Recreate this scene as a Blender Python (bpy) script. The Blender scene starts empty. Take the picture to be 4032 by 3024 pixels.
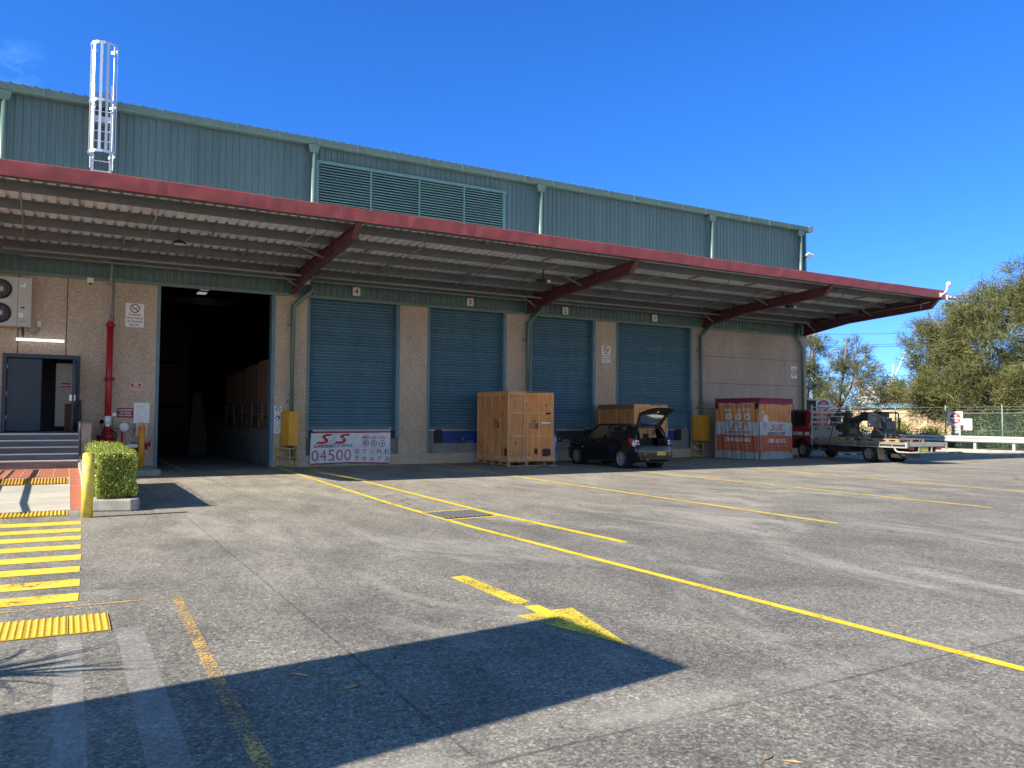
SUN_E, SKY_S, EXPO, AIR, DUST, OZONE, SKY_SAT = 4.6, .118, 1.15, .9, .0, 3.0, 1.15
SKY_T0, SKY_T1 = (1.0, .93, .80), (.25, .57, .98)
CAM_LENS = 27.7193
CAM_R, CAM_U, CAM_F = (0.870729,-0.491729,0.005856), (-0.026558,-0.035130,0.999030), (0.491046,0.870040,0.043648)
WISP = (-0.0597,0.9347,0.3504)
import bpy, bmesh, math, random
from mathutils import Matrix, Vector
random.seed(7)
R = math.radians
SC = bpy.context.scene
COL = SC.collection

# ------------------------------------------------------------------ helpers
def frame_xz(x, y, z, rz=0.0):
    return Matrix.Translation((x, y, z)) @ Matrix.Rotation(rz, 4, 'Z')

SPLIT = set('concrete_wall panel_joint dock_pit dock_sill cladding_flashing corner_flashing side_wall strap doorway_jamb door_frame hinge sprinkler_pipe pipe_hanger fly_brace bridging_angle top_edge bracket seat window door_handle shut_line cabin_trim gas_strut rope_rail tie_hook chassis mud_flap tail_light marker_lamp front_frame hoop upright conduit stringer rung wall_stay timber_stud corner_strap eye ear wheel_arch underbody belt_trim cab_window fittings hinge_lug lift_handle rail_bar seam badge coupling gutter_trim wall paper_label frame_post louvre_frame headboard_post lamp_shelf rear_bar latch valve_tag entry_frame hose'.split())

class MB:
    """collects shapes; build() links them as ONE mesh object"""
    def __init__(s, M=None):
        s.v = []; s.f = []; s.m = []; s.sm = []; s.M = M or Matrix.Identity(4); s.mi = 0
    def av(s, p):
        s.v.append(tuple(s.M @ Vector(p))); return len(s.v) - 1
    def af(s, idx, smooth=False, m=None):
        s.f.append(tuple(idx)); s.m.append(s.mi if m is None else m); s.sm.append(smooth)
    def poly(s, pts, m=None, smooth=False):
        s.af([s.av(p) for p in pts], smooth, m)
    def bx(s, x0, x1, y0, y1, z0, z1, m=None):
        i = [s.av(p) for p in ((x0,y0,z0),(x1,y0,z0),(x1,y1,z0),(x0,y1,z0),(x0,y0,z1),(x1,y0,z1),(x1,y1,z1),(x0,y1,z1))]
        for q in ((3,2,1,0),(4,5,6,7),(0,1,5,4),(1,2,6,5),(2,3,7,6),(3,0,4,7)):
            s.af([i[k] for k in q], False, m)
    def prism(s, pts, a, b, axis='y', m=None, smooth=False):
        """polygon of 2-D points extruded from a to b along axis"""
        def P(p, t):
            return {'y': (p[0], t, p[1]), 'x': (t, p[0], p[1]), 'z': (p[0], p[1], t)}[axis]
        n = len(pts)
        i = [s.av(P(p, a)) for p in pts]; j = [s.av(P(p, b)) for p in pts]
        s.af(i[::-1], False, m); s.af(j, False, m)
        for k in range(n):
            s.af((i[k], i[(k+1) % n], j[(k+1) % n], j[k]), smooth, m)
    def ring(s, c, d, r, n, ph=0.0):
        d = Vector(d).normalized()
        a = d.orthogonal().normalized() if abs(d.z) < .999 else Vector((1,0,0))
        if abs(d.z) < .999:
            a = d.cross(Vector((0,0,1))).normalized()
        b = d.cross(a)
        return [s.av(Vector(c) + r*(math.cos(ph+2*math.pi*k/n)*a + math.sin(ph+2*math.pi*k/n)*b)) for k in range(n)]
    def cyl(s, p0, p1, r0, r1=None, n=12, caps=True, smooth=True, m=None):
        r1 = r0 if r1 is None else r1
        d = Vector(p1) - Vector(p0)
        a = s.ring(p0, d, r0, n); b = s.ring(p1, d, r1, n)
        for k in range(n):
            s.af((a[k], a[(k+1) % n], b[(k+1) % n], b[k]), smooth, m)
        if caps:
            s.af(a[::-1], False, m); s.af(b, False, m)
    def tube(s, pts, r, n=8, caps=True, m=None, closed=False):
        pts = [Vector(p) for p in pts]; rings = []
        N = len(pts)
        for i, p in enumerate(pts):
            if closed:
                d = (pts[(i+1) % N]-p).normalized() + (p-pts[i-1]).normalized()
            elif i == 0: d = pts[1]-p
            elif i == N-1: d = p-pts[i-1]
            else: d = (pts[i+1]-p).normalized() + (p-pts[i-1]).normalized()
            rr = r[i] if isinstance(r, (list, tuple)) else r
            rings.append(s.ring(p, d, rr, n))
        for i in range(N if closed else N-1):
            a, b = rings[i], rings[(i+1) % N]
            for k in range(n):
                s.af((a[k], a[(k+1) % n], b[(k+1) % n], b[k]), True, m)
        if caps and not closed:
            s.af(rings[0][::-1], False, m); s.af(rings[-1], False, m)
    def bar(s, p0, p1, w, h, up=(0,0,1), m=None):
        """rectangular bar between two points"""
        p0, p1 = Vector(p0), Vector(p1); d = (p1-p0).normalized()
        a = d.cross(Vector(up))
        if a.length < 1e-4: a = d.cross(Vector((1,0,0)))
        a.normalize(); b = a.cross(d)
        i = [s.av(p + sx*a*w/2 + sz*b*h/2) for p in (p0, p1) for sx, sz in ((-1,-1),(1,-1),(1,1),(-1,1))]
        for q in ((3,2,1,0),(4,5,6,7),(0,1,5,4),(1,2,6,5),(2,3,7,6),(3,0,4,7)):
            s.af([i[k] for k in q], False, m)
    def lathe(s, prof, c=(0,0,0), axis=(0,0,1), n=24, smooth=True, m=None, caps=True):
        ax = Vector(axis).normalized(); rings = []
        for r, h in prof:
            rings.append(s.ring(Vector(c)+ax*h, ax, max(r, 1e-4), n))
        for a, b in zip(rings, rings[1:]):
            for k in range(n):
                s.af((a[k], a[(k+1) % n], b[(k+1) % n], b[k]), smooth, m)
        if caps: s.af(rings[0][::-1], False, m); s.af(rings[-1], False, m)
    def pieces(s):
        """groups of faces that touch (shared vertices, or overlapping boxes)"""
        par = list(range(len(s.v)))
        def find(a):
            while par[a] != a: par[a] = par[par[a]]; a = par[a]
            return a
        for f in s.f:
            for q in f[1:]: par[find(q)] = find(f[0])
        comp = {}
        for i, f in enumerate(s.f): comp.setdefault(find(f[0]), []).append(i)
        C = []
        for fs in comp.values():
            P = [s.v[q] for i in fs for q in s.f[i]]
            C.append([fs, [min(p[k] for p in P)-.002 for k in range(3)], [max(p[k] for p in P)+.002 for k in range(3)]])
        go = True
        while go:
            go = False
            for i in range(len(C)):
                for j in range(i+1, len(C)):
                    if all(C[i][1][k] <= C[j][2][k] and C[j][1][k] <= C[i][2][k] for k in range(3)):
                        C[i] = [C[i][0]+C[j][0], [min(a,c) for a,c in zip(C[i][1],C[j][1])], [max(a,c) for a,c in zip(C[i][2],C[j][2])]]
                        C.pop(j); go = True; break
                if go: break
        return [sorted(c[0]) for c in C]
    def build(s, name, mats, parent=None, bevel=0, recalc=True, loc=None, rz=0, seg=2):
        if name in SPLIT and parent is not None:
            G = s.pieces()
            if len(G) > 1:
                out = None
                for fs in G:
                    q = MB(); mp = {}
                    for i in fs:
                        q.f.append(tuple(mp.setdefault(k, len(mp)) for k in s.f[i])); q.m.append(s.m[i]); q.sm.append(s.sm[i])
                    q.v = [s.v[k] for k in mp]
                    o = q._build(name, mats, parent, bevel, recalc, loc, rz, seg); out = out or o
                return out
        return s._build(name, mats, parent, bevel, recalc, loc, rz, seg)
    def _build(s, name, mats, parent=None, bevel=0, recalc=True, loc=None, rz=0, seg=2):
        me = bpy.data.meshes.new(name)
        me.from_pydata(s.v, [], s.f)
        if not isinstance(mats, (list, tuple)): mats = [mats]
        for mt in mats: me.materials.append(mt)
        me.polygons.foreach_set('material_index', [min(x, len(mats)-1) for x in s.m])
        me.polygons.foreach_set('use_smooth', s.sm)
        me.update()
        if recalc:
            bm = bmesh.new(); bm.from_mesh(me)
            bmesh.ops.recalc_face_normals(bm, faces=bm.faces); bm.to_mesh(me); bm.free()
        o = bpy.data.objects.new(name, me); COL.objects.link(o)
        if parent is not None: o.parent = parent
        if loc is not None: o.location = loc
        o.rotation_euler.z = rz
        if bevel:
            b = o.modifiers.new('bevel', 'BEVEL'); b.width = bevel; b.segments = seg; b.limit_method = 'ANGLE'; b.angle_limit = R(40)
        return o

def tag(o, label=None, cat=None, group=None, kind=None):
    if label: o['label'] = label
    if cat: o['category'] = cat
    if group: o['group'] = group
    if kind: o['kind'] = kind
    return o
def thing(name, label, cat, loc=(0,0,0), rz=0, group=None):
    o = bpy.data.objects.new(name, None); COL.objects.link(o)
    o.location = loc; o.rotation_euler.z = rz; o.empty_display_size = .2
    return tag(o, label, cat, group)
def struct(name, mb, mats, **k):
    return tag(mb.build(name, mats, **k), kind='structure')
def copy_tree(o, parent=None):
    c = o.copy(); COL.objects.link(c)
    if parent is not None: c.parent = parent
    for ch in [x for x in bpy.data.objects if x.parent == o]:
        copy_tree(ch, c)
    return c

# lettering: glyph outlines of the built-in font, as flat meshes
_tc = {}
def glyphs(txt, bold=0.0):
    key = (txt, bold)
    if key not in _tc:
        cu = bpy.data.curves.new('t', 'FONT'); cu.body = txt; cu.size = 1; cu.offset = bold; cu.resolution_u = 3
        ob = bpy.data.objects.new('t', cu); COL.objects.link(ob)
        bpy.context.view_layer.update()
        me = bpy.data.meshes.new_from_object(ob.evaluated_get(bpy.context.evaluated_depsgraph_get()))
        V = [tuple(v.co) for v in me.vertices]; F = [tuple(p.vertices) for p in me.polygons]
        bpy.data.objects.remove(ob); bpy.data.curves.remove(cu); bpy.data.meshes.remove(me)
        _tc[key] = (V, F)
    return _tc[key]
def text(mb, txt, cx, cz, h, y=0.0, w=None, bold=.02, m=None, slant=0.0, warp=None):
    """centred text on the plane y, facing -y; h = cap height, w = full width"""
    V, F = glyphs(txt, bold)
    if not V: return
    x0 = min(v[0] for v in V); x1 = max(v[0] for v in V); z0 = min(v[1] for v in V); z1 = max(v[1] for v in V)
    sz = h/(z1-z0); sx = (w/(x1-x0)) if w else sz
    b = len(mb.v)
    for v in V:
        px = (v[0]-(x0+x1)/2)*sx; pz = (v[1]-(z0+z1)/2)*sz
        px += slant*pz
        p = (cx+px, y, cz+pz)
        if warp: p = warp(p)
        mb.av(p)
    for f in F: mb.af([b+i for i in f], False, m)
def disc(mb, cx, cz, r, y, n=28, m=None, warp=None, rz=None):
    rz = rz or r
    P = [(cx+r*math.cos(2*math.pi*k/n), y, cz+rz*math.sin(2*math.pi*k/n)) for k in range(n)]
    mb.poly([warp(p) for p in P] if warp else P, m)
def annulus(mb, cx, cz, r0, r1, y, n=28, m=None, warp=None):
    w = warp or (lambda p: p)
    for k in range(n):
        a, b = 2*math.pi*k/n, 2*math.pi*(k+1)/n
        mb.poly([w((cx+r*math.cos(t), y, cz+r*math.sin(t))) for r, t in ((r0,a),(r1,a),(r1,b),(r0,b))], m)
def stroke(mb, pts, wd, y, m=None, warp=None):
    w = warp or (lambda p: p)
    for (x0,z0),(x1,z1) in zip(pts, pts[1:]):
        dx, dz = x1-x0, z1-z0; L = math.hypot(dx, dz) or 1; nx, nz = -dz/L*wd/2, dx/L*wd/2
        ex, ez = dx/L*wd*.3, dz/L*wd*.3
        mb.poly([w((x0-ex+nx,y,z0-ez+nz)), w((x0-ex-nx,y,z0-ez-nz)), w((x1+ex-nx,y,z1+ez-nz)), w((x1+ex+nx,y,z1+ez+nz))], m)
def roundrect(x0, x1, z0, z1, r, n=4):
    P = []
    for cx, cz, a in ((x1-r,z1-r,0),(x0+r,z1-r,90),(x0+r,z0+r,180),(x1-r,z0+r,270)):
        for k in range(n+1):
            t = R(a+90*k/n); P.append((cx+r*math.cos(t), cz+r*math.sin(t)))
    return P

# ------------------------------------------------------------------ materials
def _n(nt, typ, **k):
    n = nt.nodes.new(typ)
    for a, b in k.items():
        if a in ('op',): n.operation = b
        else: setattr(n, a, b)
    return n
def ramp(nt, src, stops):
    r = nt.nodes.new('ShaderNodeValToRGB'); e = r.color_ramp.elements
    while len(e) < len(stops): e.new(.5)
    for el, (p, c) in zip(e, stops):
        el.position = p; el.color = (c, c, c, 1) if isinstance(c, (int, float)) else (*c, 1)
    nt.links.new(src, r.inputs[0]); return r.outputs[0]
def noise(nt, vec, scale, detail=4, rough=.6, dist=0.0):
    n = nt.nodes.new('ShaderNodeTexNoise'); n.inputs['Scale'].default_value = scale; n.inputs['Detail'].default_value = detail
    n.inputs['Roughness'].default_value = rough; n.inputs['Distortion'].default_value = dist
    nt.links.new(vec, n.inputs['Vector']); return n.outputs['Fac']
def mixc(nt, fac, a, b, mode='MIX'):
    m = nt.nodes.new('ShaderNodeMix'); m.data_type = 'RGBA'; m.blend_type = mode
    for i, x in ((0, fac), (6, a), (7, b)):
        if isinstance(x, (int, float)): m.inputs[i].default_value = x
        elif isinstance(x, tuple): m.inputs[i].default_value = (*x, 1)
        else: nt.links.new(x, m.inputs[i])
    return m.outputs[2]
def math_(nt, op, a, b=None, c=None):
    m = nt.nodes.new('ShaderNodeMath'); m.operation = op
    for i, x in enumerate((a, b, c)):
        if x is None: continue
        if isinstance(x, (int, float)): m.inputs[i].default_value = x
        else: nt.links.new(x, m.inputs[i])
    return m.outputs[0]
def new(name):
    m = bpy.data.materials.new(name); m.use_nodes = True
    nt = m.node_tree; b = nt.nodes['Principled BSDF']
    tc = nt.nodes.new('ShaderNodeTexCoord')
    geo = nt.nodes.new('ShaderNodeNewGeometry')
    return m, nt, b, tc.outputs['Object'], geo.outputs['Position']
def vmul(nt, vec, s):
    m = nt.nodes.new('ShaderNodeMapping'); m.inputs['Scale'].default_value = s
    nt.links.new(vec, m.inputs['Vector']); return m.outputs[0]
def bump(nt, b, h, strength=.3, dist=.01):
    n = nt.nodes.new('ShaderNodeBump'); n.inputs['Strength'].default_value = strength; n.inputs['Distance'].default_value = dist
    nt.links.new(h, n.inputs['Height']); nt.links.new(n.outputs[0], b.inputs['Normal'])
def sc(c, k): return tuple(min(1, x*k) for x in c)
def mat(name, col, rough=.55, metal=0.0, var=.18, scale=2.0, stretch=(1,1,1), fine=0.0, fscale=60, bmp=0.0, bscale=40, dirt=None, dirt_amt=.5, dscale=1.2, spec=.5, coat=0.0, panel=None):
    m, nt, b, obj, pos = new(name)
    v = vmul(nt, pos, stretch)
    n1 = noise(nt, v, scale, 5, .6)
    c = mixc(nt, ramp(nt, n1, [(.3, 0.0), (.7, 1.0)]), sc(col, 1-var), sc(col, 1+var))
    if panel:                      # tone differs a little from sheet to sheet / slat to slat
        sp_ = nt.nodes.new('ShaderNodeSeparateXYZ'); nt.links.new(pos, sp_.inputs[0])
        wn = nt.nodes.new('ShaderNodeTexWhiteNoise'); wn.noise_dimensions = '1D'
        nt.links.new(math_(nt, 'FLOOR', math_(nt, 'MULTIPLY', sp_.outputs[panel[0]], 1/panel[1])), wn.inputs['W'])
        c = mixc(nt, 1.0, c, ramp(nt, wn.outputs['Value'], [(0.0, 1-panel[2]), (1.0, 1+panel[2])]), 'MULTIPLY')
    if fine:
        n2 = noise(nt, v, fscale, 3, .7)
        c = mixc(nt, ramp(nt, n2, [(.35, 0.0), (.65, 1.0)]), mixc(nt, fine, c, sc(col, .35)), c)
    if dirt:
        n3 = noise(nt, v, dscale, 6, .65, .4)
        f = math_(nt, 'MULTIPLY', ramp(nt, n3, [(.48, 0.0), (.72, 1.0)]), dirt_amt)
        c = mixc(nt, f, c, dirt)
    nt.links.new(c, b.inputs['Base Color'])
    n4 = noise(nt, v, scale*4, 3)
    nt.links.new(math_(nt, 'MULTIPLY_ADD', n4, .25, rough-.12), b.inputs['Roughness'])
    b.inputs['Metallic'].default_value = metal
    b.inputs['Specular IOR Level'].default_value = spec
    if coat: b.inputs['Coat Weight'].default_value = coat; b.inputs['Coat Roughness'].default_value = .04
    if bmp: bump(nt, b, noise(nt, v, bscale, 4), bmp, .01)
    return m
def emit(name, col, s):
    m, nt, b, o, p = new(name)
    b.inputs['Base Color'].default_value = (*col, 1)
    b.inputs['Emission Color'].default_value = (*col, 1); b.inputs['Emission Strength'].default_value = s
    return m

def yard_material():
    m, nt, b, obj, pos = new('yard_concrete')
    sep = nt.nodes.new('ShaderNodeSeparateXYZ'); nt.links.new(pos, sep.inputs[0])
    X, Y = sep.outputs[0], sep.outputs[1]
    wob = noise(nt, pos, .9, 3)
    wob = math_(nt, 'MULTIPLY_ADD', wob, .05, -.025)
    big = noise(nt, pos, .16, 5, .6, .3)
    mid = noise(nt, vmul(nt, pos, (1, .55, 1)), 1.1, 7, .68, .5)
    fin = noise(nt, pos, 34, 5, .8)
    agg = nt.nodes.new('ShaderNodeTexVoronoi'); agg.inputs['Scale'].default_value = 75; nt.links.new(pos, agg.inputs['Vector'])
    aggv = agg.outputs['Color']
    sepc = nt.nodes.new('ShaderNodeSeparateColor'); nt.links.new(aggv, sepc.inputs[0])
    # broad tone: greyer near the camera, warmer towards the docks
    toY = ramp(nt, math_(nt, 'MULTIPLY_ADD', Y, 1/26, math_(nt, 'MULTIPLY_ADD', big, .5, -.25)), [(.25, 0.0), (.75, 1.0)])
    base = mixc(nt, toY, (.188, .174, .147), (.30, .268, .213))
    c = mixc(nt, ramp(nt, mid, [(.32, 0.0), (.68, 1.0)]), mixc(nt, 1.0, base, (.66, .66, .67), 'MULTIPLY'), mixc(nt, 1.0, base, (1.22, 1.21, 1.19), 'MULTIPLY'))
    # speckle of exposed aggregate
    sp = ramp(nt, sepc.outputs[0], [(0.0, .55), (.45, .9), (.8, 1.14), (1.0, 1.75)])
    c = mixc(nt, 1.0, c, sp, 'MULTIPLY')
    fsp = ramp(nt, fin, [(.3, .5), (.5, .98), (.72, 1.6)])
    c = mixc(nt, .9, c, mixc(nt, 1.0, c, fsp, 'MULTIPLY'))
    g2 = noise(nt, pos, 15, 4, .85)
    c = mixc(nt, 1.0, c, ramp(nt, g2, [(.36, .72), (.5, 1.0), (.64, 1.32)]), 'MULTIPLY')
    # pale worn patches and dark oil / tyre stains
    pale = noise(nt, vmul(nt, pos, (1, .35, 1)), .75, 8, .72, .8)
    c = mixc(nt, math_(nt, 'MULTIPLY', ramp(nt, pale, [(.52, 0.0), (.68, 1.0)]), .55), c, (.43, .395, .33))
    oil = noise(nt, pos, .5, 6, .7, 1.2)
    c = mixc(nt, math_(nt, 'MULTIPLY', ramp(nt, oil, [(.58, 0.0), (.72, 1.0)]), .5), c, (.085, .083, .085))
    # small oil drips
    vo = nt.nodes.new('ShaderNodeTexVoronoi'); vo.inputs['Scale'].default_value = 1.1; nt.links.new(vmul(nt, pos, (1, .8, 1)), vo.inputs['Vector'])
    vr = nt.nodes.new('ShaderNodeSeparateColor'); nt.links.new(vo.outputs['Color'], vr.inputs[0])
    dr = math_(nt, 'MULTIPLY', math_(nt, 'LESS_THAN', math_(nt, 'ADD', vo.outputs['Distance'], math_(nt, 'MULTIPLY', mid, .12)), math_(nt, 'MULTIPLY', vr.outputs[1], .13)), math_(nt, 'GREATER_THAN', vr.outputs[0], .45))
    c = mixc(nt, math_(nt, 'MULTIPLY', dr, .45), c, (.075, .07, .065))
    # straight tyre streaks up to the docks
    stq = noise(nt, vmul(nt, pos, (5.5, .16, 1)), 1.0, 4, .6, .3)
    sm = ramp(nt, math_(nt, 'MULTIPLY', Y, 1/26), [(.30, 0.0), (.6, 1.0)])
    c = mixc(nt, math_(nt, 'MULTIPLY', math_(nt, 'MULTIPLY', ramp(nt, stq, [(.54, 0.0), (.7, 1.0)]), sm), .38), c, (.11, .10, .092))
    # hairline cracks
    ck = nt.nodes.new('ShaderNodeTexVoronoi'); ck.feature = 'DISTANCE_TO_EDGE'; ck.inputs['Scale'].default_value = .33
    wv2 = nt.nodes.new('ShaderNodeVectorMath'); wv2.operation = 'MULTIPLY_ADD'; nzv = nt.nodes.new('ShaderNodeTexNoise'); nzv.inputs['Scale'].default_value = 2.2; nzv.inputs['Detail'].default_value = 5; nt.links.new(pos, nzv.inputs['Vector'])
    nt.links.new(nzv.outputs['Color'], wv2.inputs[0]); wv2.inputs[1].default_value = (.7, .7, 0); nt.links.new(pos, wv2.inputs[2]); nt.links.new(wv2.outputs[0], ck.inputs['Vector'])
    ckm = math_(nt, 'MULTIPLY', math_(nt, 'LESS_THAN', ck.outputs['Distance'], .0035), ramp(nt, noise(nt, pos, .22, 2), [(.5, 0.0), (.56, 1.0)]))
    c = mixc(nt, math_(nt, 'MULTIPLY', ckm, .6), c, (.06, .055, .05))
    # curved tyre scuffs
    wv = nt.nodes.new('ShaderNodeTexWave'); wv.wave_type = 'RINGS'; wv.rings_direction = 'Z'
    wv.inputs['Scale'].default_value = 1.35; wv.inputs['Distortion'].default_value = 3.0; wv.inputs['Detail'].default_value = 2; wv.inputs['Detail Scale'].default_value = .35
    mp = nt.nodes.new('ShaderNodeMapping'); mp.inputs['Location'].default_value = (-9, -7.5, 0); nt.links.new(pos, mp.inputs['Vector']); nt.links.new(mp.outputs[0], wv.inputs['Vector'])
    msk = ramp(nt, noise(nt, pos, .3, 3), [(.52, 0.0), (.66, 1.0)])
    tf = math_(nt, 'MULTIPLY', math_(nt, 'MULTIPLY', ramp(nt, wv.outputs['Fac'], [(.9, 0.0), (.99, 1.0)]), msk), .35)
    c = mixc(nt, tf, c, (.10, .10, .10))
    # pale tyre paths of the pedestrian bay (long stains)
    for x0, x1 in ((-.02, .13), (.36, .55)):
        s_ = math_(nt, 'MULTIPLY', math_(nt, 'GREATER_THAN', math_(nt, 'ADD', X, wob), x0), math_(nt, 'LESS_THAN', math_(nt, 'ADD', X, wob), x1))
        s_ = math_(nt, 'MULTIPLY', s_, math_(nt, 'LESS_THAN', Y, 6.7))
        c = mixc(nt, math_(nt, 'MULTIPLY', math_(nt, 'MULTIPLY', s_, ramp(nt, mid, [(.3,.25),(.65,1.0)])), .38), c, (.40, .385, .35))
    # saw-cut joints between the slabs
    def line(axis, v0, w, lo=None, hi=None, other=None):
        a = math_(nt, 'MULTIPLY_ADD', wob, .25, axis)
        f = math_(nt, 'LESS_THAN', math_(nt, 'ABSOLUTE', math_(nt, 'SUBTRACT', a, v0)), w*1.5)
        if lo is not None: f = math_(nt, 'MULTIPLY', f, math_(nt, 'GREATER_THAN', other, lo))
        if hi is not None: f = math_(nt, 'MULTIPLY', f, math_(nt, 'LESS_THAN', other, hi))
        return f
    jn = [line(X, 1.72, .006, 3.3, 13.9, Y), line(Y, 3.30, .009, None, None, X), line(Y, 8.33, .006), line(Y, 20.4, .012), line(Y, 13.95, .006, 1.7, None, X),
          line(X, 17.6, .01, 3.3, 20.4, Y), line(X, 28.5, .01, None, 20.4, Y)]
    j = jn[0]
    for q in jn[1:]: j = math_(nt, 'MAXIMUM', j, q)
    brk = ramp(nt, noise(nt, pos, 3.0, 3), [(.3, .35), (.55, 1.0)])
    c = mixc(nt, math_(nt, 'MULTIPLY', math_(nt, 'MULTIPLY', j, brk), .6), c, (.045, .042, .038))
    # pale sediment alongside the joint at Y = 3.3
    near = math_(nt, 'SUBTRACT', 1.0, math_(nt, 'MULTIPLY', math_(nt, 'ABSOLUTE', math_(nt, 'SUBTRACT', Y, 3.45)), 3.2))
    near = math_(nt, 'MULTIPLY', math_(nt, 'MAXIMUM', near, 0.0), ramp(nt, noise(nt, pos, 1.2, 5, .7), [(.42, 0.0), (.62, .55)]))
    c = mixc(nt, near, c, (.36, .34, .29))
    nt.links.new(c, b.inputs['Base Color'])
    nt.links.new(math_(nt, 'MULTIPLY_ADD', mid, .2, .72), b.inputs['Roughness'])
    b.inputs['Specular IOR Level'].default_value = .3
    h = math_(nt, 'ADD', math_(nt, 'MULTIPLY', fin, .6), math_(nt, 'MULTIPLY', sepc.outputs[0], .5))
    bump(nt, b, h, .55, .006)
    return m
def aggregate_material(name, col, dark=.45):
    m, nt, b, obj, pos = new(name)
    v1 = nt.nodes.new('ShaderNodeTexVoronoi'); v1.inputs['Scale'].default_value = 58; nt.links.new(pos, v1.inputs['Vector'])
    s1 = nt.nodes.new('ShaderNodeSeparateColor'); nt.links.new(v1.outputs['Color'], s1.inputs[0])
    c = mixc(nt, ramp(nt, s1.outputs[0], [(0.0, 0.0), (.3, .45), (.7, .7), (1.0, 1.0)]), sc(col, dark), sc(col, 1.28))
    fn = noise(nt, pos, 24, 5, .8)
    c = mixc(nt, 1.0, c, ramp(nt, fn, [(.3, .74), (.5, 1.0), (.7, 1.2)]), 'MULTIPLY')
    big = noise(nt, vmul(nt, pos, (1, 1, .3)), .9, 6, .7)
    c = mixc(nt, 1.0, c, ramp(nt, big, [(.3, .80), (.7, 1.12)]), 'MULTIPLY')
    tint = noise(nt, vmul(nt, pos, (1.2, 1, .5)), .6, 4)
    c = mixc(nt, math_(nt, 'MULTIPLY', ramp(nt, tint, [(.5, 0.0), (.75, 1.0)]), .5), c, mixc(nt, 1.0, c, (1.15, .92, .74), 'MULTIPLY'))
    nt.links.new(c, b.inputs['Base Color']); b.inputs['Roughness'].default_value = .9
    bump(nt, b, math_(nt, 'ADD', fn, s1.outputs[0]), .6, .012)
    return m
def paint_line_material(name, col, worn, scale=26, speck=.5):
    """road paint: worn-through specks show the ground below"""
    m, nt, b, obj, pos = new(name)
    n1 = noise(nt, pos, 2.2, 5, .65); n2 = noise(nt, pos, scale, 5, .8)
    c = mixc(nt, ramp(nt, n1, [(.3, 0.0), (.7, 1.0)]), sc(col, .82), sc(col, 1.08))
    c = mixc(nt, math_(nt, 'MULTIPLY', ramp(nt, noise(nt, pos, 9, 5, .7), [(.5, 0.0), (.75, 1.0)]), .25), c, sc(col, .45))
    f = math_(nt, 'ADD', n2, math_(nt, 'MULTIPLY', math_(nt, 'SUBTRACT', n1, .5), .5))
    a = ramp(nt, f, [(worn-.04, 0.0), (worn+.05, 1.0)])
    nt.links.new(c, b.inputs['Base Color']); b.inputs['Roughness'].default_value = .7
    nt.links.new(a, b.inputs['Alpha'])
    return m
def wood_material(name, col, axis='z', knots=True, scale=1.0):
    m, nt, b, obj, pos = new(name)
    st = {'z': (9, 9, .8), 'x': (.8, 9, 9), 'y': (9, .8, 9)}[axis]
    v = vmul(nt, obj, st)
    n1 = noise(nt, v, 2.2*scale, 6, .6, .6); n2 = noise(nt, v, 9*scale, 4, .6)
    c = mixc(nt, ramp(nt, n1, [(.3, 0.0), (.7, 1.0)]), sc(col, .72), sc(col, 1.2))
    c = mixc(nt, math_(nt, 'MULTIPLY', ramp(nt, n2, [(.5, 0.0), (.7, 1.0)]), .3), c, sc(col, .55))
    big = noise(nt, obj, 1.1, 3)
    c = mixc(nt, 1.0, c, ramp(nt, big, [(.3, .8), (.7, 1.12)]), 'MULTIPLY')
    if knots:
        vo = nt.nodes.new('ShaderNodeTexVoronoi'); vo.inputs['Scale'].default_value = 3.6
        nt.links.new(vmul(nt, obj, {'z': (1.5, 1.5, .62), 'x': (.62, 1.5, 1.5), 'y': (1.5, .62, 1.5)}[axis]), vo.inputs['Vector'])
        k = ramp(nt, vo.outputs['Distance'], [(.10, 1.0), (.19, 0.0)])
        c = mixc(nt, math_(nt, 'MULTIPLY', k, .8), c, (.06, .03, .018))
    nt.links.new(c, b.inputs['Base Color']); b.inputs['Roughness'].default_value = .65
    bump(nt, b, n1, .15, .004)
    return m
def foliage_material(name, c0, c1, gloss=.45, trans=.25, scale=1.3):
    m, nt, b, obj, pos = new(name)
    n1 = noise(nt, pos, scale, 4, .6); n2 = noise(nt, pos, 14, 2)
    c = mixc(nt, ramp(nt, math_(nt, 'ADD', math_(nt, 'MULTIPLY', n1, .6), math_(nt, 'MULTIPLY', n2, .4)), [(.36, 0.0), (.64, 1.0)]), c0, c1)
    nt.links.new(c, b.inputs['Base Color']); b.inputs['Roughness'].default_value = gloss
    tr = nt.nodes.new('ShaderNodeBsdfTranslucent'); nt.links.new(c, tr.inputs[0])
    mx = nt.nodes.new('ShaderNodeMixShader'); mx.inputs[0].default_value = trans
    nt.links.new(b.outputs[0], mx.inputs[1]); nt.links.new(tr.outputs[0], mx.inputs[2])
    nt.links.new(mx.outputs[0], nt.nodes['Material Output'].inputs[0])
    return m
def glass_material(name, tint=(.75,.8,.82), a=.3):
    m, nt, b, o, p = new(name)
    t = nt.nodes.new('ShaderNodeBsdfTransparent'); t.inputs[0].default_value = (*tint, 1)
    g = nt.nodes.new('ShaderNodeBsdfGlossy'); g.inputs['Roughness'].default_value = .03
    fr = nt.nodes.new('ShaderNodeFresnel'); fr.inputs[0].default_value = 1.5
    mx = nt.nodes.new('ShaderNodeMixShader')
    nt.links.new(math_(nt, 'MULTIPLY_ADD', fr.outputs[0], 1.0, a*.1), mx.inputs[0]); nt.links.new(t.outputs[0], mx.inputs[1]); nt.links.new(g.outputs[0], mx.inputs[2])
    nt.links.new(mx.outputs[0], nt.nodes['Material Output'].inputs[0])
    return m

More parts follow.
